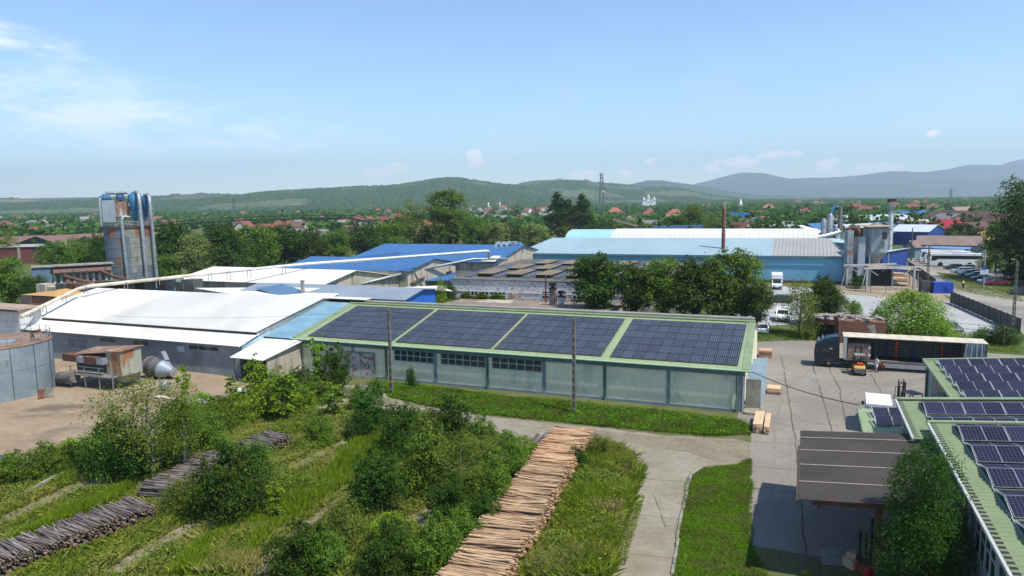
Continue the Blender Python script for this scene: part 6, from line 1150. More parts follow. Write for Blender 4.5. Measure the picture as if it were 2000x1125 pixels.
fence('dark mesh-covered metal fence along the road beside the pale lot', [(1856, 592), (1900, 611), (1992, 652)], 2.1, 2.4, m_mesh)
fence('rusty brown plate fence between sand yard and road', [(1773, 527), (1800, 545), (1826, 566)], 2.2, 3.0, m_rustf, pm=m_rustf)
fence('thin post and wire fence between yard and pale lot behind the truck', [(1866, 664), (1910, 668), (1960, 676)], 2.3, 3.2, None, 3, m_steel, .07)
fence('thin wire fence between pale lot and sand yard below the gantry', [(1640, 566), (1700, 572), (1760, 577), (1812, 582)], 1.8, 3.5, None, 3, m_rust, .08)
fence('grey wire gate fence left of the dark bushes by the white van', [(1487, 640), (1518, 642), (1545, 645)], 2.4, 1.8, None, 4, m_steel, .06)
# brick ruin
q0 = P(1595, 668); r = T('brick_ruin', 'ruined red brick shed with crumbling roof edge behind the tractor cab', 'ruin', q0); m_rb = mat('old red brick', (.23, .105, .065), .95, (.16, .08, .055), .6, fine=(10, .35), grime=((.35, .31, .26), .5, .60, .68, (1, 1, 1))); Rr = lambda u, v, z: q0 + AX * u + BX * v + ZA * z
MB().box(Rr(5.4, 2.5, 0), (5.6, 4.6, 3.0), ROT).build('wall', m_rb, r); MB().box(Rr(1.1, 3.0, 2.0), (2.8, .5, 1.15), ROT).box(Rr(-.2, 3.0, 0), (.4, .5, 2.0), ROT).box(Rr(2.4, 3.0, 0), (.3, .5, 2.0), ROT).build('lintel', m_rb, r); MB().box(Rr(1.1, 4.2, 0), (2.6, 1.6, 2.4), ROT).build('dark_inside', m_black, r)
b = MB(); rr = random.Random(9)
for i in range(40): b.box(Rr(rr.uniform(-.3, 8.0), 2.6 + rr.uniform(-2.0, 2.2) if i > 12 else 2.9, 3.0 + rr.uniform(0, .15)), (rr.uniform(.3, 1.2), rr.uniform(.3, .9), rr.uniform(.1, .4)), rr.random() * 3)
b.box(Rr(1.0, 3.0, 3.16), (3.1, .8, .2), ROT); b.build('rubble', mat('rubble grey', (.40, .36, .31), .95, (.28, .25, .21), 1.5, fine=(6, .3)), r)
# conveyor bridge over the trees
r = T('conveyor_bridge', 'long black conveyor bridge on stilts above the treeline', 'conveyor', P(690, 470)); CV = 340
kk = [D(290, 443, CV + 20), D(370, 437, CV), D(470, 430.5, CV), D(560, 428, CV), D(620, 427, CV), D(688, 426.5, CV), D(715, 433, CV), D(768, 444.5, CV)]
b = MB()
for i in range(len(kk) - 1):
    for s in (-1, 1): b.bar(kk[i] + V(0, s * 1.2, 0), kk[i + 1] + V(0, s * 1.2, 0), .35, .5).bar(kk[i] + V(0, s * 1.2, 1.5), kk[i + 1] + V(0, s * 1.2, 1.5), .18, .22)
    n = max(1, int((kk[i + 1] - kk[i]).length / 3))
    for j in range(n): q = kk[i].lerp(kk[i + 1], j / n); b.bar(q + V(0, -1.2, 0), q + V(0, -1.2, 1.5), .12)
b.build('truss', m_black, r); b = MB()
for i in range(len(kk) - 1): b.slab(kk[i] + V(0, -1.2, .1), kk[i] + V(0, 1.2, .1), kk[i + 1] + V(0, 1.2, .1), kk[i + 1] + V(0, -1.2, .1), .3)
b.build('belt', m_black, r)
for px, py in ((322, 440), (555, 428.5), (618, 427.5), (687, 427)):
    q = D(px, py, CV); MB().bar(V(q.x - .9, q.y, 0), V(q.x - .5, q.y, q.z), .35).bar(V(q.x + .9, q.y, 0), V(q.x + .5, q.y, q.z), .35).bar(V(q.x - .8, q.y, q.z * .4), V(q.x + .6, q.y, q.z * .7), .2).bar(V(q.x + .8, q.y, q.z * .4), V(q.x - .6, q.y, q.z * .7), .2).build('stilt', mat('rust dark stilt', (.09, .05, .045), .9), r)
r = T('loading_conveyor', 'short sloping conveyor arm beside the telecom mast', 'conveyor', P(1200, 470)); MB().bar(D(1196, 428, 300), D(1246, 442, 300), .9, 1.0).build('belt', m_bfelt, r); q = D(1199, 430, 300); MB().bar(V(q.x, q.y, 0), q, .5).bar(V(q.x + 1.5, q.y, 0), q, .4).build('stilt', m_rust, r)
# masts
def mast(label, px, pb, ptop, w0, w1, ant=True, name='telecom_mast', arms=None, m=None):
    q = P(px, pb); d = ray(px + 0, ptop); H_ = CH + d.z * q.y / d.y; r = T(name, label, 'mast', q); b = MB(); n = 14; m = m or mat('mast grey', (.13, .14, .15), .7)
    for sx in (-1, 1):
        for sy in (-1, 1): b.bar(q + V(sx * w0, sy * w0, 0), q + V(sx * w1, sy * w1, H_), .42)
    for k in range(n):
        za, zb = H_ * k / n, H_ * (k + 1) / n; wa, wb_ = w0 + (w1 - w0) * k / n, w0 + (w1 - w0) * (k + 1) / n
        for s in (-1, 1): b.bar(q + V(-wa, s * wa, za), q + V(wb_, s * wb_, zb), .22).bar(q + V(wa, s * wa, za), q + V(-wb_, s * wb_, zb), .12).bar(q + V(-wb_, s * wb_, zb), q + V(wb_, s * wb_, zb), .12)
    b.build('lattice', m, r)
    if ant:
        for i in range(6): a = i * 1.047; MB().box(q + V(math.cos(a) * 1.7, math.sin(a) * 1.7, H_ - 2.5), (.4, .4, 2.6), a).build('antenna', m_lamp, r)
        MB().lathe([(1.5, 0), (1.5, .15)], q + ZA * (H_ - 3.8), 12).build('platform', m, r); MB().lathe([(.9, 0), (.9, .5)], q + V(1.2, -1.4, H_ * .62), 12, axis=(0, -1, 0)).build('dish', m_lamp, r)
    if arms:
        for z, l in arms: MB().bar(q + V(-l, 0, H_ * z), q + V(l, 0, H_ * z), .3).build('crossarm', m, r)
mast('tall grey telecom lattice mast with antennas in front of the hills', 1175, 432, 338, 2.6, .9); mast('distant steel lattice mast above the trees right of the silo tower', 458, 428, 389, 2.2, .7, ant=False)
mast('power pylon on the right horizon with three cross arms', 1856, 398, 368, 2.6, .6, ant=False, name='pylon', arms=((.68, 6), (.8, 7.5), (.92, 5)))
for px, pb, pt, l in ((910, 474, 432, 'bare wooden pole rising from the trees right of the tallest tree'), (1387, 398, 389, 'tiny far mast left of the rusty chimney'), (1806, 455, 418, 'slim dark pole above the bright blue far roof'), (1779, 510, 445, 'grey concrete pole before the royal blue hall')):
    q = P(px, pb); d = ray(px, pt); z = CH + d.z * q.y / d.y; tag(MB().tube([q, V(q.x, q.y, z)], [.25, .15], 8).build('pole', m_wood), l, 'pole')
# church on the plain
m_wh = mat('church white', (.72, .71, .69), .9); q = P(1266, 409.5); r = T('church', 'white church with several domed towers below the hills right of the mast', 'church', q); MB().box(q, (22, 16, 11)).build('nave', m_wh, r); MB().ext([q + V(-11.5, -8, 11), q + V(11.5, -8, 11), q + V(0, -8, 16)], V(0, 16, 0)).build('roof', m_lgr, r)
for x, y, h_ in ((-9, -6, 21), (9, -6, 21), (0, 0, 25), (-8, 6, 18), (8, 6, 18)): MB().box(q + V(x, y, 0), (5, 5, h_ - 5)).build('tower', m_wh, r); MB().lathe([(3.3, 0), (3.5, 1.5), (1.6, 4), (.2, 7)], q + V(x, y, h_ - 5), 10).build('dome', m_lgr, r)
for px, py, l in ((957, 405, 'small white chapel on the hill foot, left of two'), (979, 404, 'small white chapel on the hill foot, right of two'), (1452, 411, 'white spire chapel far behind the rusty chimney')):
    q = P(px, py + 2); r = T('chapel', l, 'chapel', q); MB().box(q, (11, 8, 6)).build('nave', m_wh, r); MB().box(q + V(-4, 0, 0), (3.6, 3.6, 10)).build('tower', m_wh, r); MB().lathe([(2.6, 10), (.1, 18)], q + V(-4, 0, 0), 8).build('spire', m_wh, r)
# ================================================================ vegetation
def rndquads(C, size, rs, up=.35, out=None, asp=.55):
    n = len(C); N_ = rs.normal(size=(n, 3)); N_ /= np.linalg.norm(N_, axis=1)[:, None] + 1e-9; N_[:, 2] = np.abs(N_[:, 2]); N_ += np.array([0, 0, up])
    if out is not None: N_ += out * .8
    N_ /= np.linalg.norm(N_, axis=1)[:, None]; R = rs.normal(size=(n, 3)); A_ = np.cross(N_, R); A_ /= np.linalg.norm(A_, axis=1)[:, None] + 1e-9; B2 = np.cross(N_, A_)
    s = (size * (.6 + .8 * rs.rand(n)))[:, None]; a = A_ * s * .5; b = B2 * s * .5 * asp
    return np.stack([C - a, C - b * 1.0 + a * .1, C + a, C + b * 1.0 + a * .1], 1).reshape(-1, 3)
def leafmesh(name, Vt, m, parent=None): n = len(Vt) // 4; return npmesh(name, Vt, np.arange(n * 4).reshape(n, 4), 4, m, parent=parent)
LM = {'dark': leafmat('dark leaves', (.014, .030, .008), (.036, .064, .014), (.07, .105, .025)), 'mid': leafmat('mid leaves', (.035, .068, .012), (.082, .125, .024), (.14, .17, .04)), 'bright': leafmat('bright leaves', (.06, .11, .012), (.135, .19, .022), (.20, .25, .05)),
      'olive': leafmat('olive leaves', (.045, .06, .015), (.10, .12, .03), (.16, .15, .05)), 'grey': leafmat('grey willow leaves', (.07, .09, .045), (.13, .155, .075), (.19, .21, .12)), 'far': leafmat('distant leaves', (.018, .034, .012), (.055, .078, .022), ov=.35), 'deep': leafmat('deep green leaves', (.012, .032, .008), (.034, .068, .014), (.06, .10, .02))}
m_bark = mat('bark', (.10, .085, .065), .95, (.065, .055, .04), 1.5); m_birch = mat('pale bark', (.45, .43, .38), .9, (.28, .26, .22), 3)
def mktree(name, seed, H_, rx, nleaf, size, leaf, trunk=True, nb=11, z0=.32, shape='round', bark=None, loose=.5, far=False):
    rs = np.random.RandomState(seed); r = T(name, None, None)
    cz = H_ * (1 + z0) / 2; rz = H_ * (1 - z0) / 2; bl = []
    for i in range(nb):
        t = (i + .5) / nb; z = H_ * z0 + (H_ * (1 - z0)) * t * .92; k = {'round': math.sqrt(max(.05, 1 - ((z - cz * .94) / (rz * 1.08)) ** 2)), 'cone': 1.05 - t * .95, 'pop': .55 + .45 * math.sin(t * 3.0), 'bush': math.sqrt(max(.12, 1 - t * t)), 'tall': .9 - .6 * abs(t - .4)}[shape]
        a = rs.rand() * 6.28; rad = rx * k * (.25 + .5 * rs.rand()); bl.append((math.cos(a) * rad, math.sin(a) * rad, z, rx * k * (.42 + .3 * rs.rand()), rx * k * (.36 + .25 * rs.rand())))
        a += 2.2 + rs.rand() * 1.5; bl.append((math.cos(a) * rad * 1.1, math.sin(a) * rad * 1.1, z + rs.rand() * .08 * H_, rx * k * (.36 + .25 * rs.rand()), rx * k * (.3 + .22 * rs.rand())))
    bl = np.array(bl); wgt = bl[:, 3] ** 2; ncl = max(20, nleaf // 22); bi = rs.choice(len(bl), ncl, p=wgt / wgt.sum()); d = rs.normal(size=(ncl, 3)); d /= np.linalg.norm(d, axis=1)[:, None]; d[:, 2] = np.where(rs.rand(ncl) < .6, np.abs(d[:, 2]), d[:, 2])
    rr = (.62 + .5 * rs.rand(ncl) ** 1.0)[:, None]; cc = bl[bi, :3] + d * rr * np.stack([bl[bi, 3], bl[bi, 3], bl[bi, 4]], 1)
    li = rs.randint(0, ncl, nleaf); C = cc[li] + rs.normal(size=(nleaf, 3)) * (bl[bi[li], 3] * .20 * (.6 + loose))[:, None] * np.array([1, 1, .7]); C[:, 2] = np.maximum(C[:, 2], .03)
    Vt = rndquads(C, size, rs, out=d[li]); b = MB(); lean = rs.normal(size=2) * .02 * H_
    if trunk:
        tr_ = max(.03, H_ * .016); b.tube([(0, 0, -.1), (lean[0] * .4, lean[1] * .4, H_ * .3), (lean[0], lean[1], H_ * .6), (lean[0] * 1.4, lean[1] * 1.4, H_ * .88)], [tr_ * 1.3, tr_, tr_ * .6, tr_ * .2], 7)
        for q in bl[:: (2 if far else 1)][:14]:
            zs = min(H_ * .6, max(H_ * .08, q[2] * (.45 + .25 * rs.rand()))); s0 = Vector((lean[0] * zs / H_, lean[1] * zs / H_, zs)); e = Vector((q[0], q[1], q[2])); mid = s0.lerp(e, .55) + Vector((0, 0, -.04 * H_)); b.tube([s0, mid, e], [tr_ * .55, tr_ * .32, tr_ * .1], 5, caps=False)
    if far:
        bpy.data.objects.remove(r); n = len(Vt) // 4
        tv = np.array(b.v); tf = [f for f in b.f if len(f) == 4]; allv = np.concatenate([Vt, tv]); F_ = np.concatenate([np.arange(n * 4).reshape(n, 4), np.array(tf) + len(Vt)])
        o = npmesh(name, allv, F_, 4, [LM[leaf], m_bark], midx=np.concatenate([np.zeros(n), np.ones(len(tf))])); return o
    leafmesh('crown', Vt, LM[leaf], r)
    if trunk: b.build('trunk', bark or m_bark, r)
    return r
used = {}
def place(pr, q, s, label, cat, group=None, rz=None, sc=None):
    "first use moves the prototype itself, later uses copy it"
    if pr.name not in used: used[pr.name] = 1; o = pr; o.location = q; o.rotation_euler = (0, 0, rz if rz is not None else rnd.random() * 6.28); o.scale = sc or (s, s, s); tag(o, label, cat, group); return o
    o = dup(pr, q, rz if rz is not None else rnd.random() * 6.28, label, sc or s, group); o['category'] = cat
    if not group and 'group' in o: del o['group']
    return o
PR = {'broad': [mktree('broadleaf_tree', s, 10, 4.4, 13000, .42, 'dark', nb=14, z0=.10) for s in (1, 2)], 'broadm': [mktree('broadleaf_tree', s, 10, 4.6, 13000, .42, 'mid', nb=14, z0=.08) for s in (3, 4)], 'pop': [mktree('poplar_tree', s, 16, 3.0, 9500, .42, 'dark', nb=13, z0=.06, shape='pop') for s in (5, 6)],
      'tall': [mktree('tall_tree', 7, 18, 5.2, 10000, .5, 'mid', nb=10, z0=.18, loose=.3)], 'loose': [mktree('sparse_tree', s, 9, 3.2, 4200, .28, 'olive', nb=10, z0=.12, loose=.9) for s in (8,)], 'willow': [mktree('willow_tree', 9, 9, 4.2, 9000, .36, 'grey', nb=10, z0=.04)],
      'shrub': [mktree('shrub', s, 3.2, 2.0, 10000, .14, 'deep', nb=9, z0=.03, shape='bush', loose=.3) for s in (11, 12)], 'shrubm': [mktree('shrub', s, 3.2, 2.0, 9500, .145, 'mid', nb=9, z0=.03, shape='bush', loose=.3) for s in (13, 14)], 'shrubb': [mktree('shrub', 15, 2.6, 1.5, 4200, .14, 'bright', nb=7, z0=.04, shape='bush', loose=.7)],
      'shrubo': [mktree('shrub', 16, 2.8, 1.9, 4500, .13, 'olive', nb=7, z0=.05, shape='bush', loose=.8)], 'sap': [mktree('sapling', s, 4.0, 1.0, 2600, .17, 'bright', nb=8, z0=.12, shape='tall', loose=.25) for s in (17, 18)], 'birch': [mktree('birch', 19, 7.0, 2.6, 7500, .15, 'olive', nb=10, z0=.12, bark=m_birch, loose=.9), mktree('birch', 20, 6.0, 2.4, 6500, .15, 'mid', nb=9, z0=.12, bark=m_birch, loose=.8)],
      'brightb': [mktree('bright_tree', 21, 6, 4.4, 17000, .24, 'bright', nb=12, z0=.04, shape='bush', loose=.4)], 'bigr': [mktree('big_tree', 22, 21, 8.2, 17000, .56, 'dark', nb=14, z0=.12)], 'feather': [mktree('feathery_tree', 29, 6.8, 3.3, 46000, .12, 'deep', nb=18, z0=.03, shape='tall', loose=.25)]}
def plant(kind, px, py, wpx, hpx, label, cat='shrub', i=0, group=None, back=0.0):
    q = P(px, py); q = q + Vector((q.x, q.y, 0)).normalized() * back; pr = PR[kind][i % len(PR[kind])]; sc_ = FPX / (Vector((q.x, q.y, q.z - CH)).dot(FW))
    H0 = {'broad': 10, 'broadm': 10, 'pop': 16, 'tall': 18, 'loose': 9, 'willow': 9, 'shrub': 3.2, 'shrubm': 3.2, 'shrubb': 2.6, 'shrubo': 2.8, 'sap': 4, 'birch': 7 if i % 2 == 0 else 6, 'brightb': 6, 'bigr': 21, 'feather': 6.8}[kind]
    W0 = {'broad': 9.4, 'broadm': 9.8, 'pop': 6.0, 'tall': 10.6, 'loose': 7.0, 'willow': 9.2, 'shrub': 4.6, 'shrubm': 4.6, 'shrubb': 3.5, 'shrubo': 4.4, 'sap': 2.2, 'birch': 5.6, 'brightb': 10, 'bigr': 17, 'feather': 5.2}[kind]
    sx = wpx / sc_ / W0; sz = hpx / sc_ / H0; return place(pr, q, 1, label, cat, group, sc=(sx, sx, sz))
for a in [('broad', 1170, 622, 118, 122, 'round dense dark tree right behind the solar roof beside the white brick wall', 'tree', 0), ('broad', 1240, 620, 70, 105, 'narrow dark tree second in the row behind the solar roof', 'tree', 1), ('broadm', 1295, 622, 95, 112, 'leafy tree in the middle of the row behind the solar roof', 'tree', 0), ('broad', 1355, 626, 110, 118, 'dark spreading tree left of the tallest one behind the solar roof', 'tree', 1), ('broadm', 1428, 626, 118, 132, 'tallest tree of the row behind the solar roof, near its right end', 'tree', 1),
          ('broad', 1478, 634, 72, 78, 'low dark tree at the right end of the row behind the solar roof', 'tree', 0), ('loose', 1560, 655, 70, 105, 'half-bare dark bush with thin twigs beside the white van', 'tree', 0), ('broad', 1606, 634, 74, 92, 'pointed dark tree above the brick ruin', 'tree', 1), ('shrubo', 1578, 662, 66, 66, 'yellowish bush between the bare bush and the brick ruin'), ('loose', 1635, 628, 52, 55, 'thin sparse bush right above the brick ruin', 'tree', 0), ('shrubm', 1665, 612, 46, 26, 'low bush growing from the top of the brick ruin'),
          ('brightb', 1778, 664, 140, 98, 'bright lime green round tree behind the truck trailer', 'tree', 0), ('shrubm', 1712, 658, 60, 58, 'mid green bush left of the bright lime tree'), ('shrubb', 1838, 664, 56, 46, 'yellow-green bush right of the bright lime tree'), ('shrub', 1958, 672, 80, 40, 'dark bush at the wire fence behind the trailer end'), ('shrubm', 1918, 668, 46, 30, 'small bush left of the dark bush at the wire fence'), ('shrub', 1675, 563, 38, 26, 'dark round bush at the left foot of the gantry'),
          ('bigr', 1996, 548, 140, 190, 'huge dark tree at the right edge above the parked cars', 'tree', 0), ('tall', 1944, 532, 56, 100, 'dark tree leaning out left of the huge right-edge tree', 'tree', 1), ('broad', 2060, 560, 110, 170, 'dark tree outside right behind the huge one', 'tree', 0), ('shrub', 1975, 546, 70, 34, 'dark undergrowth below the huge right-edge tree'), ('shrubm', 1925, 528, 44, 26, 'bush behind the parked cars at the road sign'), ('shrub', 2010, 556, 60, 40, 'dark bush at the right edge behind the red car'),
          ('feather', 1792, 1200, 140, 345, 'feathery dark green tree pressed against the green wall below the canopy', 'tree', 0), ('shrubm', 1576, 1128, 26, 18, 'tiny weed tuft on the yard slabs at the bottom edge'),
          ('shrubb', 923, 545, 44, 34, 'bright green bush between blue roof and brick factory'), ('shrubo', 952, 538, 34, 26, 'olive bush right of the bright one at the brick factory'), ('shrubb', 863, 604, 34, 62, 'light green slim bush at the blue shed end wall', 'shrub', 0), ('shrub', 882, 600, 32, 50, 'dark bush between blue shed and brick factory'), ('shrubb', 880, 606, 30, 22, 'low yellow-green bush at the annexe corner'),
          ('shrub', 655, 775, 88, 105, 'big dark bush covering the left part of the rusted door'), ('sap', 622, 772, 46, 124, 'tall slim dark climber bush reaching the solar roof gutter', 'shrub', 0), ('shrub', 585, 775, 70, 62, 'dark bush under the white lean-to roof'), ('shrubm', 620, 785, 86, 52, 'mid green bush in front of the dark bushes at the door'), ('shrub', 803, 757, 26, 42, 'small dark plant growing at the green wall'), ('shrubm', 735, 768, 44, 32, 'low bush right of the rusted door')]:
    plant(*a[:6], cat=a[6] if len(a) > 6 else 'shrub', i=a[7] if len(a) > 7 else 0)
kinds = {'d': 'shrub', 'm': 'shrubm', 'b': 'shrubb', 'o': 'shrubo', 's': 'sap', 'B': 'birch'}; words = {'d': 'dark dense shrub', 'm': 'mid green shrub', 'b': 'bright green shrub', 'o': 'olive brownish shrub', 's': 'light green upright sapling', 'B': 'tall airy birch-like bush'}
FG = [('B', 300, 928, 165, 185, 'in the middle of the big thicket at the yard edge', 0), ('m', 222, 932, 120, 130, 'at the left end of the thicket by the yard'), ('d', 258, 940, 100, 95, 'at the foot of the birch thicket'), ('B', 362, 915, 120, 130, 'right part of the birch thicket', 1), ('m', 405, 880, 90, 80, 'right of the birch thicket above the grey slabs'),
      ('d', 455, 1008, 150, 150, 'large, in front of the second grey slab pile'), ('B', 500, 985, 100, 120, 'behind the large dark shrub left of centre', 1), ('o', 352, 998, 96, 66, 'between the two long grey slab piles'), ('s', 540, 1022, 44, 84, 'alone right of the large dark shrub'), ('m', 410, 1000, 80, 70, 'left of the large dark shrub'),
      ('d', 722, 858, 84, 100, 'furthest back of the central thicket'), ('d', 786, 892, 104, 106, 'second from the back in the central thicket'), ('d', 880, 886, 130, 112, 'big, crowning the central thicket'), ('m', 938, 905, 84, 92, 'at the back right of the central thicket'), ('m', 838, 960, 128, 140, 'tall, in the heart of the central thicket'), ('B', 900, 975, 110, 120, 'right of the heart of the central thicket', 0),
      ('d', 738, 998, 128, 122, 'round and nearly black, left in the central thicket'), ('d', 885, 1020, 104, 96, 'right of the round black shrub'), ('m', 962, 1010, 104, 116, 'beside the fresh slab pile, upper middle'), ('m', 1004, 945, 84, 84, 'beside the fresh slab pile near its far end'), ('b', 1026, 905, 64, 56, 'at the far end of the fresh slab pile'), ('o', 672, 1062, 120, 96, 'reddish, below the round black shrub'),
      ('d', 585, 1128, 130, 110, 'at the bottom edge left of the central thicket'), ('m', 640, 1118, 96, 84, 'at the bottom edge beside the concrete kerb'), ('d', 765, 1130, 132, 112, 'at the bottom edge below the pale green one'), ('m', 850, 1128, 118, 122, 'at the bottom edge left of the fresh slab pile'), ('b', 762, 1062, 84, 62, 'pale, in the lower centre of the thicket'), ('m', 905, 1088, 92, 104, 'close left of the fresh slab pile, lower part'), ('d', 950, 1052, 80, 90, 'close left of the fresh slab pile, middle part'),
      ('m', 30, 945, 92, 62, 'at the left border below the blue tarpaulin'), ('b', 20, 925, 60, 40, 'yellowish at the left border'), ('m', 92, 925, 84, 62, 'second from the left along the yard edge'), ('b', 140, 912, 70, 58, 'third from the left along the yard edge'), ('d', 165, 915, 70, 60, 'dark one left of the birch thicket'),
      ('b', 520, 812, 96, 100, 'bright and tall between yard corner and lean-to'), ('s', 556, 822, 70, 100, 'right of the bright shrub before the lean-to'), ('s', 500, 780, 54, 84, 'behind the bright shrub before the lean-to'), ('b', 470, 830, 60, 66, 'left of the bright shrub before the lean-to'), ('b', 598, 806, 60, 54, 'below the dark bushes at the lean-to'), ('s', 655, 815, 42, 66, 'alone on the weedy concrete before the rusted door'),
      ('m', 625, 866, 70, 56, 'right of the furthest grey slab bundle'), ('s', 361, 790, 30, 76, 'columnar, standing free at the dirt yard'), ('m', 425, 838, 84, 66, 'between torn sheeting and furthest grey slabs'), ('b', 395, 812, 72, 46, 'below the torn white sheeting'), ('m', 575, 790, 60, 50, 'at the foot of the lean-to shed'), ('m', 350, 838, 84, 60, 'behind the birch thicket at the dirt yard'), ('m', 700, 800, 56, 50, 'on the verge below the rusted door'),
      ('d', 1128, 925, 62, 52, 'dark, right against the far part of the fresh pile'), ('o', 1170, 895, 80, 46, 'low and weedy right of the fresh pile end'), ('o', 1225, 930, 60, 44, 'weedy at the concrete road right of the fresh pile'), ('o', 1105, 1110, 84, 40, 'low and weedy in the patch right of the fresh pile'), ('m', 990, 880, 60, 40, 'low one beside the old boards'), ('s', 455, 700 + 90, 30, 50, 'slim one between dirt yard and lean-to')]
for a in FG: plant(kinds[a[0]], a[1], a[2], a[3] * 1.12, a[4] * 1.06, words[a[0]] + ' ' + a[5], 'sapling' if a[0] == 's' else 'shrub', i=a[6] if len(a) > 6 else a[1] % 2)
# trees of the belt behind the works
for k, (kd, px, py, w, h_, l) in enumerate([('tall', 873, 492, 88, 122, 'tallest leafy tree rising above the blue roofs before the hills'), ('loose', 803, 494, 80, 98, 'tall thin-crowned tree left of the tallest one'), ('pop', 1090, 470, 46, 95, 'dark poplar, left of the two left of the telecom mast'), ('pop', 1112, 470, 34, 84, 'narrow dark poplar between the two big poplars'), ('pop', 1138, 470, 44, 92, 'dark poplar, right one beside the telecom mast'), ('broadm', 1352, 466, 60, 62, 'round bright tree left of the rusty chimney'), ('broad', 1320, 468, 60, 44, 'low dark tree left of the round bright tree'),
        ('loose', 1388, 462, 46, 44, 'reddish thin tree just left of the rusty chimney'), ('willow', 966, 486, 80, 52, 'grey-green willow behind the silver filters'), ('willow', 1040, 480, 80, 44, 'grey willow left of the dark poplars'), ('broadm', 925, 488, 56, 60, 'mid green tree right of the tallest one'), ('broad', 345, 545, 86, 110, 'dark tree right beside the silo tower'), ('willow', 385, 552, 80, 100, 'pale drooping tree right of the silo tower'), ('broad', 438, 545, 92, 104, 'dark broad tree third right of the silo'), ('broadm', 326, 556, 56, 54, 'low bright tree at the silo foot'),
        ('broadm', 500, 532, 84, 88, 'mid green tree behind the cream roof, fourth right of the silo'), ('broad', 556, 525, 86, 82, 'dark rounded tree behind the blue roof edge'), ('broad', 605, 520, 70, 72, 'dark tree below the second conveyor stilt'), ('broadm', 655, 510, 70, 56, 'light tree behind the blue roofs below the conveyor'), ('broad', 712, 505, 74, 66, 'tree right of the third conveyor stilt'), ('broadm', 760, 500, 70, 62, 'yellowish tree at the lower end of the conveyor'), ('broad', 840, 490, 60, 48, 'dark tree between the tall pair of trees'), ('broad', 1170, 476, 60, 42, 'dark bushy tree right of the poplars'), ('broadm', 1240, 474, 80, 38, 'low tree behind the turquoise roof'), ('broad', 1290, 470, 60, 36, 'low dark tree behind the navy roof'),
        ('broadm', 112, 540, 60, 66, 'tree in front of the far dark sheds left of the filter house'), ('broadm', 165, 530, 70, 62, 'broad tree directly behind the filter house'), ('broad', 203, 540, 52, 84, 'very dark tree against the left side of the silo'), ('broadm', 20, 600, 84, 92, 'tree at the left edge above the white building'), ('broad', 70, 600, 56, 60, 'dark tree left of the sawdust shed'), ('loose', 18, 515, 40, 66, 'yellowish tree at the left edge behind the sheds'), ('broadm', 128, 490, 28, 36, 'small round tree between the far dark shed roofs'), ('broad', 1425, 470, 46, 26, 'low tree left of the maroon roof')]):
    plant(kd, px, py, w, h_, l, 'tree', i=k)
# far dark sheds at left
m_dk = mat('dark timber wall', (.07, .065, .06), .9, (.05, .045, .04), .3, stripe=(AX, .8, .02, None)); m_mar = mat('maroon brown roof', (.19, .115, .10), .9, (.15, .09, .08), .2, stripe=(AX, 2.0, .02, None))
for i, (pl, pr, dp, ze, zr, l, al) in enumerate([((28, 500), (125, 503), 30, 4.6, 8.2, 'dark gabled shed with maroon roof, left of the pair behind the far concrete hall', False), ((135, 500), (205, 500), 30, 4.4, 8.0, 'dark gabled shed with maroon roof, right of the pair behind the far concrete hall', False), ((-40, 498), (28, 500), 30, 4.4, 7.5, 'maroon-roofed dark shed at the left edge', False)]): bld('far_shed', l, 'shed', pl, pr, dp, ze, zr, m_dk, m_mar, along=al)
r, B_ = bld('concrete_hall', 'long low concrete-edged open hall in front of the far dark sheds', 'hall', (-60, 518), (205, 512), 12, 6.0, 6.3, mat('dark red infill', (.14, .045, .04), .9, (.04, .035, .035), .03, ramp=(.49, .51)), mat('pale concrete edge', (.34, .32, .29), .9), shed=True)
for i in range(8): MB().box(B_(i * 8.5, -.15, 0), (.7, .5, 5.9), 0).build('column', m_concp, r)
# ---- village
m_wc = [mat('house wall cream', (.55, .50, .40), .9), mat('house wall white', (.66, .65, .62), .9), mat('house wall ochre', (.50, .36, .2), .9)]
rc_ = {'red': mat('red tiles', (.25, .075, .055), .85, (.19, .06, .045), .3), 'orange': mat('orange tiles', (.31, .13, .075), .85, (.25, .10, .06), .3), 'brown': mat('brown tiles', (.17, .095, .07), .9, (.12, .07, .055), .3), 'grey': mat('grey slates', (.24, .23, .22), .9, (.17, .165, .16), .3), 'blue': mat('blue tiles', (.05, .16, .36), .7)}
def house(color, wi, L_, W_, he, hr, hip):
    r = T(color + '_roofed_house', None, 'house'); w = m_wc[wi]; x, y = L_ / 2, W_ / 2; o = .5
    if hip:
        MB().box((0, 0, 0), (L_, W_, he)).build('wall', w, r); MB().add([(-x - o, -y - o, he - .1), (x + o, -y - o, he - .1), (x + o, y + o, he - .1), (-x - o, y + o, he - .1), (-x + y * .9, 0, hr), (x - y * .9, 0, hr)], [(0, 1, 5, 4), (1, 2, 5), (2, 3, 4, 5), (3, 0, 4), (3, 2, 1, 0)]).build('roof', rc_[color], r)
    else:
        MB().ext([(-x, -y, 0), (-x, y, 0), (-x, y, he), (-x, 0, hr), (-x, -y, he)], (L_, 0, 0)).build('wall', w, r); s = (hr - he) / y
        MB().slab((-x - o, -y - o, he - o * s + .02), (x + o, -y - o, he - o * s + .02), (x + o, 0, hr + .02), (-x - o, 0, hr + .02), .18).slab((-x - o, 0, hr + .03), (x + o, 0, hr + .03), (x + o, y + o, he - o * s + .03), (-x - o, y + o, he - o * s + .03), .18).build('roof', rc_[color], r)
    for sx in (-.3, 0.02, .3):
        for sy in (-1, 1): window(r, (L_ * sx + .6 * sy, sy * y, 1.0), (-sy, 0, 0), 1.2, 1.3, 1, 1, (0, sy, 0), fm=m_lamp, bw=.14)
    MB().box((x * .4, y * .35, he), (.8, .8, hr - he + .7)).build('chimney', m_rb, r); return r
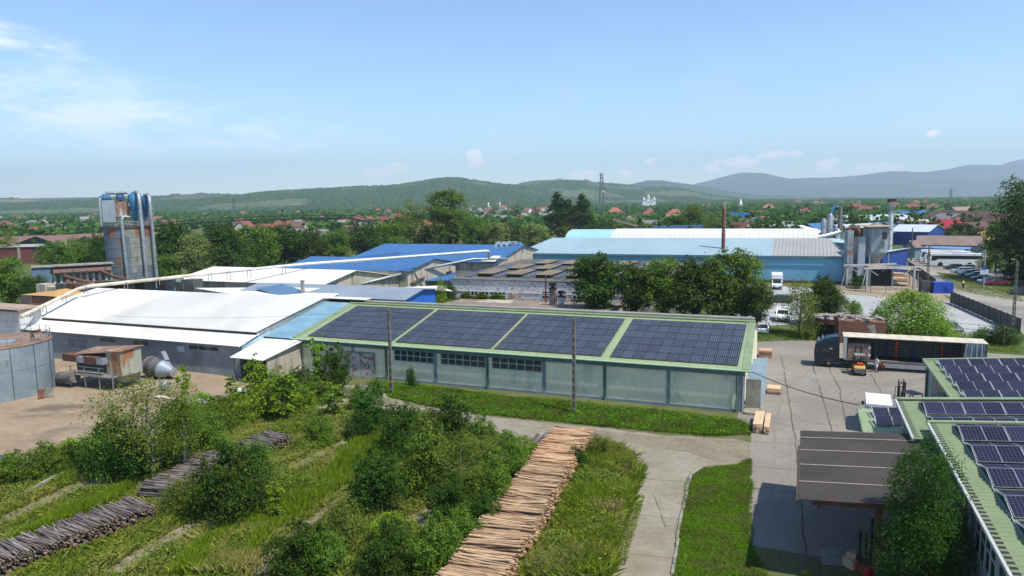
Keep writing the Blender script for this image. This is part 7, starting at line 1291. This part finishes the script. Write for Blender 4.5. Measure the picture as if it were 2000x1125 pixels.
HP = [house('red', 0, 12, 9, 3.4, 7, False), house('red', 1, 13, 10, 5.5, 9, True), house('orange', 1, 11, 9, 3.2, 7.2, False), house('brown', 0, 14, 9, 3.6, 7.5, False), house('grey', 1, 12, 9, 3.2, 6.5, False), house('grey', 0, 16, 10, 4, 7, True), house('brown', 2, 12, 10, 5.5, 9.5, True), house('blue', 1, 12, 9, 4, 7.5, False), house('orange', 0, 13, 10, 5.5, 9.5, True)]
HL = {0: 'cream-walled village house with a red gabled roof in the suburb', 1: 'white-walled two-storey village house with a red hipped roof', 2: 'white-walled village house with an orange gabled roof', 3: 'cream-walled long village house with a brown roof', 4: 'white-walled village house with a grey gabled roof', 5: 'cream-walled long house with a grey hipped roof', 6: 'ochre-walled two-storey house with a brown hipped roof', 7: 'white-walled village house with a blue gabled roof', 8: 'cream-walled two-storey house with an orange hipped roof'}
HPOS = []; hr_ = random.Random(21)
HSPEC = [(285, 468, 6), (305, 462, 2), (478, 452, 0), (525, 462, 0), (555, 452, 0), (512, 472, 5), (598, 465, 4), (585, 452, 3), (640, 448, 0), (665, 450, 4), (700, 447, 1), (718, 455, 4), (745, 450, 0), (690, 462, 3), (548, 480, 6), (580, 474, 5), (625, 470, 4), (832, 470, 3), (845, 452, 2), (750, 432, 1), (776, 437, 1), (678, 437, 7), (1015, 434, 2), (1035, 436, 4), (1055, 432, 0), (1062, 428, 4), (1005, 442, 3), (1190, 433, 0), (1215, 430, 0), (1185, 445, 4), (1228, 438, 5), (1245, 436, 0), (1275, 434, 5), (1300, 433, 3), (1318, 428, 8), (1268, 450, 4), (1330, 422, 0), (1230, 447, 3), (1470, 446, 4), (1490, 442, 0), (1650, 418, 0), (1670, 414, 1), (1690, 424, 1), (1710, 412, 0), (1725, 420, 4), (1770, 412, 1), (1785, 408, 0), (1800, 412, 5), (1820, 420, 3), (1562, 428, 4), (1600, 425, 0), (140, 445, 0), (165, 432, 4), (60, 462, 0), (110, 458, 4), (85, 440, 3), (1540, 455, 4), (1515, 440, 4), (940, 441, 4), (1900, 412, 3), (1920, 420, 4)]
for px, py, t in HSPEC: HPOS.append((P(px, py), t))
while len(HPOS) < 215:
    px = hr_.uniform(-60, 2060); yh = 408 - .0158 * px; py = yh + hr_.choice((hr_.uniform(13, 24), hr_.uniform(20, 52))); q = P(px, py); u_, v_, _ = touv(q)
    if -75 < u_ < 110 and v_ < 190: continue
    if px > 1450 and py > 440: continue
    if all((q - a[0]).length > 17 for a in HPOS): HPOS.append((q, hr_.choice((0, 0, 1, 2, 3, 4, 4, 5, 6, 8))))
for q, t in HPOS: place(HP[t], q, 1, HL[t], 'house', HL[t].replace('house', 'houses'), rz=hr_.choice((ROT, ROT + 1.571)) + hr_.gauss(0, .25), sc=(hr_.uniform(.8, 1.15),) * 3)
# ---- far individual trees and the mass beyond
FT = [mktree('distant_tree', 30 + i, 9, 4.0, 620, 1.0, 'far', nb=6, z0=.12, far=True) for i in range(4)] + [mktree('distant_tree', 40, 13, 2.8, 520, 1.0, 'far', nb=7, z0=.1, shape='pop', far=True)]
FL = ['round distant tree among the village houses', 'broad distant tree among the village houses', 'uneven distant tree among the village houses', 'full-crowned distant tree among the village houses', 'slender distant poplar among the village houses']
k = 0; tries = 0
while k < 275 and tries < 6000:
    tries += 1; px = hr_.uniform(-80, 2080); yh = 408 - .0158 * px; py = yh + hr_.uniform(34, 118) * hr_.uniform(.75, 1); q = P(px, py); u_, v_, _ = touv(q)
    if -62 < u_ < 112 and v_ < 160: continue
    if u_ > 60 and v_ < 215: continue
    if any((q - a[0]).length < 8 or (abs(a[0].x / a[0].y - q.x / q.y) < .012 and 0 < a[0].y - q.y < 45) for a in HPOS[:61]): continue
    i = hr_.choice((0, 1, 2, 3, 0, 1, 2, 3, 4)); s = hr_.uniform(.7, 1.25); place(FT[i], q, s, FL[i], 'tree', FL[i].replace('tree', 'trees').replace('poplar', 'poplars')); k += 1
rs = np.random.RandomState(77); n = 32000; az_ = rs.uniform(-.74, .80, n); dd = 420 * (3300 / 420.) ** (rs.rand(n) ** .85); X_ = dd * np.sin(az_); Y_ = dd * np.cos(az_)
den = fbm(X_ / 150, Y_ / 260, 4, 5); keep = den > .455
hx = np.array([(a[0].x, a[0].y) for a in HPOS])
for a in hx: 
    dx, dy = X_ - a[0], Y_ - a[1]; dist = math.hypot(*a); t = -(dx * a[0] + dy * a[1]) / dist; lat = np.abs(dx * a[1] - dy * a[0]) / dist; keep &= ~((dx * dx + dy * dy < 100) | ((t > 0) & (t < dist * .07 + 12) & (lat < 8)))
u_ = (X_ - O0.x) * AX.x + (Y_ - O0.y) * AX.y; v_ = (X_ - O0.x) * BX.x + (Y_ - O0.y) * BX.y; keep &= ~((u_ > 40) & (v_ < 330) & (u_ < 330))
C = np.stack([X_, Y_, np.zeros(n)], 1)[keep]; nl = 20; hgt = 4 + 5 * rs.rand(len(C)); LC = np.repeat(C, nl, 0) + rs.normal(size=(len(C) * nl, 3)) * np.repeat(hgt, nl)[:, None] * np.array([.33, .33, .0]); LC[:, 2] = np.repeat(hgt, nl) * (.15 + .8 * rs.rand(len(LC)) ** .8)
tag(leafmesh('woodland', rndquads(LC, 3.6, rs, asp=.8), LM['far']), 'mass of far trees and gardens covering the plain up to the hills', 'woodland', kind='stuff')
# ---- hedge at the factory wall
hd = T('hedge', 'green hedge under the left windows of the white brick factory', 'hedge', P(940, 592)); rs = np.random.RandomState(4); n = 5200; a0, a1 = hitpl(903, 583, U(0, 56.7), BX), hitpl(986, 583, U(0, 56.7), BX); t = rs.rand(n); C = np.stack([a0.x + (a1.x - a0.x) * t + rs.normal(size=n) * .25, a0.y + (a1.y - a0.y) * t + rs.normal(size=n) * .25, a0.z - .5 + rs.rand(n) * (1.3 + .5 * np.sin(t * 17))], 1); leafmesh('leaves', rndquads(C, .3, rs), LM['mid'], hd)
# ================================================================ slab piles
def stickmat(name, c, c2, c3):
    m = bpy.data.materials.new(name); m.use_nodes = True; N = m.node_tree.nodes; L = m.node_tree.links; b = N['Principled BSDF']; g = N.new('ShaderNodeNewGeometry'); rp = N.new('ShaderNodeValToRGB'); e = rp.color_ramp.elements; e[0].color = (*c, 1); e[1].color = (*c3, 1); q = e.new(.55); q.color = (*c2, 1); L.new(g.outputs['Random Per Island'], rp.inputs[0])
    tcn = N.new('ShaderNodeTexCoord'); n = N.new('ShaderNodeTexNoise'); n.inputs['Scale'].default_value = 3; n.inputs['Detail'].default_value = 5; L.new(tcn.outputs['Object'], n.inputs['Vector']); mm = N.new('ShaderNodeMix'); mm.data_type = 'RGBA'; mm.blend_type = 'MULTIPLY'; mm.inputs[0].default_value = .6; L.new(rp.outputs[0], mm.inputs[6]); L.new(n.outputs[0], mm.inputs[7]); L.new(mm.outputs[2], b.inputs['Base Color']); b.inputs['Roughness'].default_value = .9; return m
m_s1 = stickmat('fresh slab wood', (.26, .145, .075), (.49, .31, .17), (.70, .49, .29)); m_s1e = stickmat('fresh slab ends', (.40, .17, .05), (.60, .31, .10), (.55, .36, .18)); m_s0 = stickmat('fresh orange slab wood', (.42, .20, .09), (.64, .37, .19), (.78, .53, .31)); m_s2 = stickmat('weathered slab wood', (.095, .072, .055), (.205, .165, .14), (.38, .33, .30)); m_s2e = stickmat('weathered slab ends', (.10, .065, .04), (.32, .18, .085), (.50, .29, .13))
def bundle(label, a, c, width, H_, ms, group, seed, thin=1.0):
    "a, c = ground centre line; sticks lie across"
    rr = random.Random(seed); d = (c - a); L = d.length; d.normalize(); n = V(-d.y, d.x, 0); r = T('slab_bundle', label, 'wood pile', a, group); b = MB(); nl = int(H_ / .13); skew = rr.uniform(-.06, .06); hb = H_ * rr.uniform(.92, 1.08)
    for k in range(nl + 3):
        z = hb * (min(k, nl) + .5) / (nl + 1) + max(0, k - nl) * .06; m_ = int(L / (.17 if k < nl - 1 else .10 * thin)); 
        for i in range(m_):
            s = (i + .5) / m_ * L * (1.0 if k < nl - 1 else .86) + (0 if k < nl - 1 else L * .07) + rr.gauss(0, .05); cs = math.sin(s / L * math.pi) * .12
            ln = width * rr.uniform(.88, 1.04) if rr.random() < .88 else width * rr.uniform(.4, .8); o_ = rr.gauss(0, .07) * width * .4; an = skew + rr.gauss(0, .035 if k < nl - 1 else .07); t = (n + d * an).normalized(); p = a + d * s + n * o_ + ZA * (z + cs * (k / nl)); tz = rr.gauss(0, .012 if k < nl - 1 else .02); bend = ZA * rr.gauss(0, .03)
            w = rr.uniform(.09, .20) if k < nl - 1 else rr.uniform(.05, .13) * thin; h__ = rr.uniform(.05, .10) if k < nl - 1 else rr.uniform(.03, .06); b.bar(p - t * ln / 2 - ZA * tz * ln, p + t * ln / 2 + ZA * tz * ln, w, h__); b.m[-6] = 1; b.m[-5] = 1
    b.build('slabs', ms, r); bn = MB()
    for s in (-.3, .3): q0_ = a + d * (-.02) + n * (s * width); bn.bar(q0_ + ZA * .05, q0_ + d * L + ZA * .05, .12, .12)
    bn.build('bearer', m_kerb, r); return r
N1 = 12; far_ = P(1121, 836, 1.5); near_ = P(925, 1123, 1.5); far_.z = near_.z = 0; dv_ = (near_ - far_); tot = dv_.length; dv_.normalize()
ordw = ['furthest', 'second', 'third', 'fourth', 'fifth', 'sixth', 'seventh', 'eighth', 'ninth', 'tenth', 'eleventh', 'twelfth', 'thirteenth']
for i in range(N1): s0 = i * tot * 1.06 / N1; bundle(('orange ' if i < 4 else 'tan ') + ordw[i] + ' bundle from the far end of the long fresh slab pile', far_ + dv_ * s0, far_ + dv_ * (s0 + tot * 1.06 / N1 - .06), 3.1, 1.45 + (.08 if i % 2 else 0), [m_s0 if i < 4 else m_s1, m_s1e], 'bundles of the fresh slab pile', 100 + i)
def line(pa_, pb2, n_, w, H_, lab, sd, z=.9):
    a, c = P(*pa_, z), P(*pb2, z); a.z = c.z = 0; d = (c - a) / n_
    for i in range(n_): bundle(lab % ordw[i], a + d * i, a + d * (i + 1) - d.normalized() * .0, w, H_, [m_s2, m_s2e], 'bundles of the weathered grey slab piles', sd + i, .6)
line((282, 978), (-30, 1092), 9, 2.7, .8, 'grey weathered %s bundle from the far end of the bottom left slab pile', 200); line((440, 882), (298, 955), 5, 2.6, .8, 'grey weathered %s bundle from the far end of the middle slab pile', 230); line((548, 848), (480, 872), 3, 2.6, .85, 'grey weathered %s bundle from the right of the furthest slab pile', 250)
b = MB(); rr = random.Random(3); q = P(1048, 868); r = T('board_heap', 'small heap of old grey boards beside the far end of the fresh pile', 'boards', q)
for i in range(9): p = q + V(rr.uniform(-.7, .7), rr.uniform(-.5, .5), .1 + i * .05); a_ = 1.1 + rr.gauss(0, .15); b.bar(p - V(math.cos(a_), math.sin(a_), -.05) * 1.3, p + V(math.cos(a_), math.sin(a_), .1) * 1.3, .3, .05)
b.build('boards', m_s2, r); b = MB(); q = P(962, 862); r = T('board_heap', 'two leaning old grey boards by the path left of the fresh pile', 'boards', q); b.bar(q + V(-1, .5, .1), q + V(.5, -.4, .7), .22, .06).bar(q + V(-.6, -.5, .1), q + V(.3, -1.0, .4), .22, .06).build('boards', m_s2, r)
# ================================================================ meadow plants (stuff)
def inpoly(X, Y, poly):
    c = np.zeros(len(X), bool); n = len(poly); j = n - 1
    for i in range(n):
        xi, yi, xj, yj = poly[i][0], poly[i][1], poly[j][0], poly[j][1]
        c ^= ((yi > Y) != (yj > Y)) & (X < (xj - xi) * (Y - yi) / (yj - yi + 1e-12) + xi); j = i
    return c
def wp(px): return [(P(a, b).x, P(a, b).y) for a, b in px]
def strip(pa_, pb2, w, z=0):
    a, c = P(*pa_, z), P(*pb2, z); d = (c - a); d.z = 0; d.normalize(); n = V(-d.y, d.x, 0) * w / 2; return [((a + n).x, (a + n).y), ((c + n).x, (c + n).y), ((c - n).x, (c - n).y), ((a - n).x, (a - n).y)]
PATHS = [wp([(0, 1010), (60, 985), (130, 950), (215, 925), (235, 935), (150, 965), (70, 1000), (-5, 1035)]), wp([(190, 1128), (260, 1080), (350, 1030), (400, 1010), (410, 1022), (340, 1058), (270, 1105), (240, 1130)]), wp([(560, 915), (600, 895), (660, 865), (700, 835), (715, 842), (660, 880), (600, 910), (575, 925)]), wp([(470, 1128), (530, 1070), (620, 1000), (680, 960), (690, 975), (600, 1035), (520, 1128)]), wp([(800, 1010), (830, 995), (885, 995), (870, 1025), (830, 1045)])]
PILES = [strip((1121, 836), (925, 1123), 2.9, 1.5), strip((282, 978), (-30, 1092), 3.0, .9), strip((440, 882), (298, 955), 2.9, .9), strip((548, 848), (480, 872), 2.7, .9)]
FIELD = wp([(-60, 960), (40, 912), (150, 882), (250, 855), (330, 815), (400, 795), (455, 778), (520, 752), (640, 762), (600, 812), (690, 795), (800, 812), (900, 832), (975, 852), (950, 898), (1000, 912), (1040, 878), (1130, 868), (1170, 862), (1235, 890), (1242, 930), (1218, 1010), (1195, 1080), (1185, 1140), (-200, 1160)])
def sample(poly, n, seed, excl=(), lo=None):
    rs = np.random.RandomState(seed); p = np.array(poly); X = rs.uniform(p[:, 0].min(), p[:, 0].max(), n * 3); Y = rs.uniform(p[:, 1].min(), p[:, 1].max(), n * 3); k = inpoly(X, Y, poly)
    for e in excl: k &= ~(inpoly(X, Y, e) & ((rs.rand(len(X)) > .07) | (not any(e is q_ for q_ in PATHS))))
    X, Y = X[k][:n], Y[k][:n]; return X, Y, rs
def blades(name, poly, n, h0, h1, w, mt, label, seed, excl=(), thr=None, nsc=.25, lean=.35, cat='grass'):
    X, Y, rs = sample(poly, n, seed, excl)
    if thr is not None: k = fbm(X * nsc + 3, Y * nsc, 3, seed) > thr; X, Y = X[k], Y[k]
    n = len(X); h_ = (h0 + (h1 - h0) * fbm(X * .5, Y * .5, 2, seed + 9) * 1.2) * (.6 + .7 * rs.rand(n)); th = rs.rand(n) * 6.28; ww = w * (.6 + .8 * rs.rand(n)); lx, ly = rs.normal(size=n) * lean * h_, rs.normal(size=n) * lean * h_; c, s = np.cos(th) * ww / 2, np.sin(th) * ww / 2; Z = np.zeros(n)
    A1 = np.stack([X - c, Y - s, Z], 1); A2 = np.stack([X + c, Y + s, Z], 1); B1 = np.stack([X + lx * .4 + c * .8, Y + ly * .4 + s * .8, h_ * .6], 1); B2 = np.stack([X + lx, Y + ly, h_], 1)
    o = npmesh(name, np.stack([A1, A2, B1, B2], 1).reshape(-1, 3), np.arange(n * 4).reshape(n, 4), 4, mt); tag(o, label, cat, kind='stuff'); return o
def herbs(name, poly, n, hmax, size, mt, label, seed, excl=(), nsc=.45, pw=1.6, thr=.0, cat='weeds'):
    X, Y, rs = sample(poly, n, seed, excl); nz = fbm(X * nsc + 5, Y * nsc + 2, 3, seed); k = nz > thr; X, Y, nz = X[k], Y[k], nz[k]; h_ = hmax * np.clip((nz - .25) * 1.8, .05, 1) ** pw
    C = np.stack([X, Y, h_ * rs.rand(len(X)) ** .6 + .02], 1); o = leafmesh(name, rndquads(C, size, rs, up=.6), mt); tag(o, label, cat, kind='stuff'); return o
G1 = leafmat('meadow grass blades', (.07, .095, .014), (.14, .16, .028), (.22, .20, .08), ov=0, trans=.4, big=(.22, (.30, .30, .08))); G2 = leafmat('fresh grass blades', (.045, .10, .010), (.10, .18, .018), (.15, .21, .04), ov=0, trans=.25, big=(.5, (.11, .14, .03))); G3 = leafmat('tall lime weeds', (.08, .12, .010), (.15, .195, .020), (.22, .24, .05), ov=0, trans=.45); H1 = leafmat('herb leaves', (.035, .065, .012), (.095, .135, .02), (.16, .18, .04), ov=0, trans=.4, big=(.3, (.24, .25, .05))); G4 = leafmat('dry grass blades', (.14, .115, .06), (.26, .21, .12), (.22, .19, .09), ov=0, trans=.2)
EX = PATHS + PILES
blades('meadow_grass', FIELD, 170000, .12, .5, .07, G1, 'ankle-high green and yellowish grass over the overgrown yard', 1, EX, lean=.7)
blades('dead_stalks', FIELD, 7000, .25, .6, .03, leafmat('dead stalk straw', (.11, .09, .05), (.20, .165, .09), ov=0, trans=.2), 'pale dead stalks scattered through the overgrown yard', 41, EX, thr=.48, nsc=.3, lean=.35)
herbs('meadow_herbs', FIELD, 200000, 1.0, .15, H1, 'mixed leafy weeds covering the overgrown yard between the slab piles', 2, EX)
RP_ = wp([(1160, 868), (1235, 890), (1255, 925), (1235, 990), (1205, 1070), (1190, 1140), (985, 1140), (1010, 1080), (1060, 980), (1110, 905), (1145, 880)])
blades('patch_grass', RP_, 34000, .2, .9, .05, G1, 'ochre and green grass in the patch right of the fresh pile', 33, PILES, lean=.5)
blades('tall_weeds', RP_, 26000, .3, 1.0, .045, G3, 'tall yellow-green weeds in the patch right of the fresh slab pile', 3, PILES, lean=.3, thr=.47, nsc=.4, cat='weeds'); herbs('patch_herbs', RP_, 110000, 1.0, .13, H1, 'leafy herbs among the tall weeds right of the fresh pile', 4, PILES, pw=1.0)
blades('dry_grass', wp([(1160, 950), (1215, 945), (1222, 975), (1205, 1015), (1160, 1005), (1150, 975)]), 9000, .35, .75, .045, G4, 'tuft of tan dry grass in the weedy patch', 5, lean=.3)
for i, pl in enumerate(([(560, 975), (640, 930), (700, 860), (760, 850), (745, 900), (690, 945), (620, 990), (565, 1030)], [(330, 1128), (400, 1060), (470, 1020), (560, 1030), (520, 1070), (460, 1128)], [(0, 1080), (110, 1020), (220, 965), (260, 955), (200, 1000), (90, 1050), (0, 1095)])):
    blades('tall_weeds', wp(pl), 17000, .4, .95, .06, G3, 'band of tall lime grass ' + ('along the broken kerb in the centre', 'at the bottom edge left of centre', 'behind the bottom left slab pile')[i], 6 + i, EX, lean=.2, cat='weeds')
blades('dry_grass', wp([(380, 1128), (470, 1040), (540, 1050), (500, 1128)]), 10000, .4, .8, .04, G4, 'tan dry stalks at the bottom edge left of centre', 15, EX, lean=.3)
FL_ = leafmat('yellow flowers', (.30, .26, .02), (.32, .26, .03), ov=0)
herbs('patch_flowers', RP_, 1500, 1.25, .10, FL_, 'small yellow flower heads over the weedy patch', 31, PILES, pw=.8, cat='flowers')
GL = leafmat('lawn blades', (.042, .088, .006), (.085, .150, .010), (.14, .18, .03), ov=0, trans=.4, big=(.6, (.13, .16, .03)))
LAWN = wp([(1347, 932), (1375, 914), (1440, 909), (1466, 895), (1466, 1066), (1500, 1130), (1314, 1130)]); STR = wp([(745, 747), (1000, 777), (1300, 805), (1443, 823), (1466, 834), (1466, 849), (1400, 852), (1290, 844), (1160, 831), (940, 809), (820, 789), (760, 775)])
blades('lawn_grass', LAWN, 70000, .05, .18, .06, GL, 'short bright green grass of the strip between road and yard', 20, lean=1.1); blades('verge_grass', STR, 70000, .10, .35, .07, GL, 'bright green grass strip along the foot of the green warehouse', 21, lean=.9); herbs('verge_herbs', STR, 42000, .55, .14, leafmat('verge leaves', (.035, .085, .010), (.08, .15, .018), (.12, .19, .03), ov=0), 'lush low weeds along the foot of the green warehouse', 22, nsc=.7)
blades('weeds', wp([(1780, 640), (1990, 665), (1990, 690), (1700, 672), (1600, 662)]), 9000, .1, .4, .08, G1, 'grass fringe between pale lot and truck yard', 23); blades('weeds', wp([(1440, 640), (1480, 640), (1600, 650), (1600, 664), (1480, 668), (1440, 680)]), 9000, .1, .35, .08, G2, 'green grass between warehouse corner and brick ruin', 24)
herbs('road_weeds', wp([(1180, 862), (1250, 885), (1268, 930), (1250, 1010), (1215, 1128), (1180, 1128)]), 9000, .45, .14, H1, 'creeping weeds spilling onto the edge of the concrete road', 25, PILES, thr=.45)
herbs('crack_weeds', wp([(640, 755), (760, 780), (900, 815), (980, 850), (940, 880), (860, 822), (640, 800)]), 9000, .3, .12, H1, 'sparse weeds growing through the old concrete before the warehouse', 26, thr=.5); herbs('kerb_weeds', wp([(1462, 905), (1470, 905), (1470, 1066), (1462, 1066)]), 2500, .2, .08, G2, 'thin weeds along the edge of the concrete yard', 27)
herbs('yard_weeds', wp([(1990, 560), (1830, 532), (1850, 560), (1905, 575), (2000, 590)]), 9000, .3, .2, H1, 'grass verge beside the parked cars', 28)
# ---------------------------------------------------------------- haze
HZ = MB().box((0, 4950, -1), (21000, 12300, 640)).build('haze', bpy.data.materials.new('haze air')); HZ['kind'] = 'stuff'
HZ['label'] = 'thin blue summer haze over the whole valley'; HZ['category'] = 'haze'
hm = HZ.data.materials[0]; hm.use_nodes = True; hn = hm.node_tree.nodes; hn.remove(hn['Principled BSDF'])
pv = hn.new('ShaderNodeVolumePrincipled'); pv.inputs['Density'].default_value = HAZE_D; pv.inputs['Color'].default_value = (.72, .89, 1, 1); pv.inputs['Anisotropy'].default_value = .2
hm.node_tree.links.new(pv.outputs[0], hn['Material Output'].inputs['Volume'])
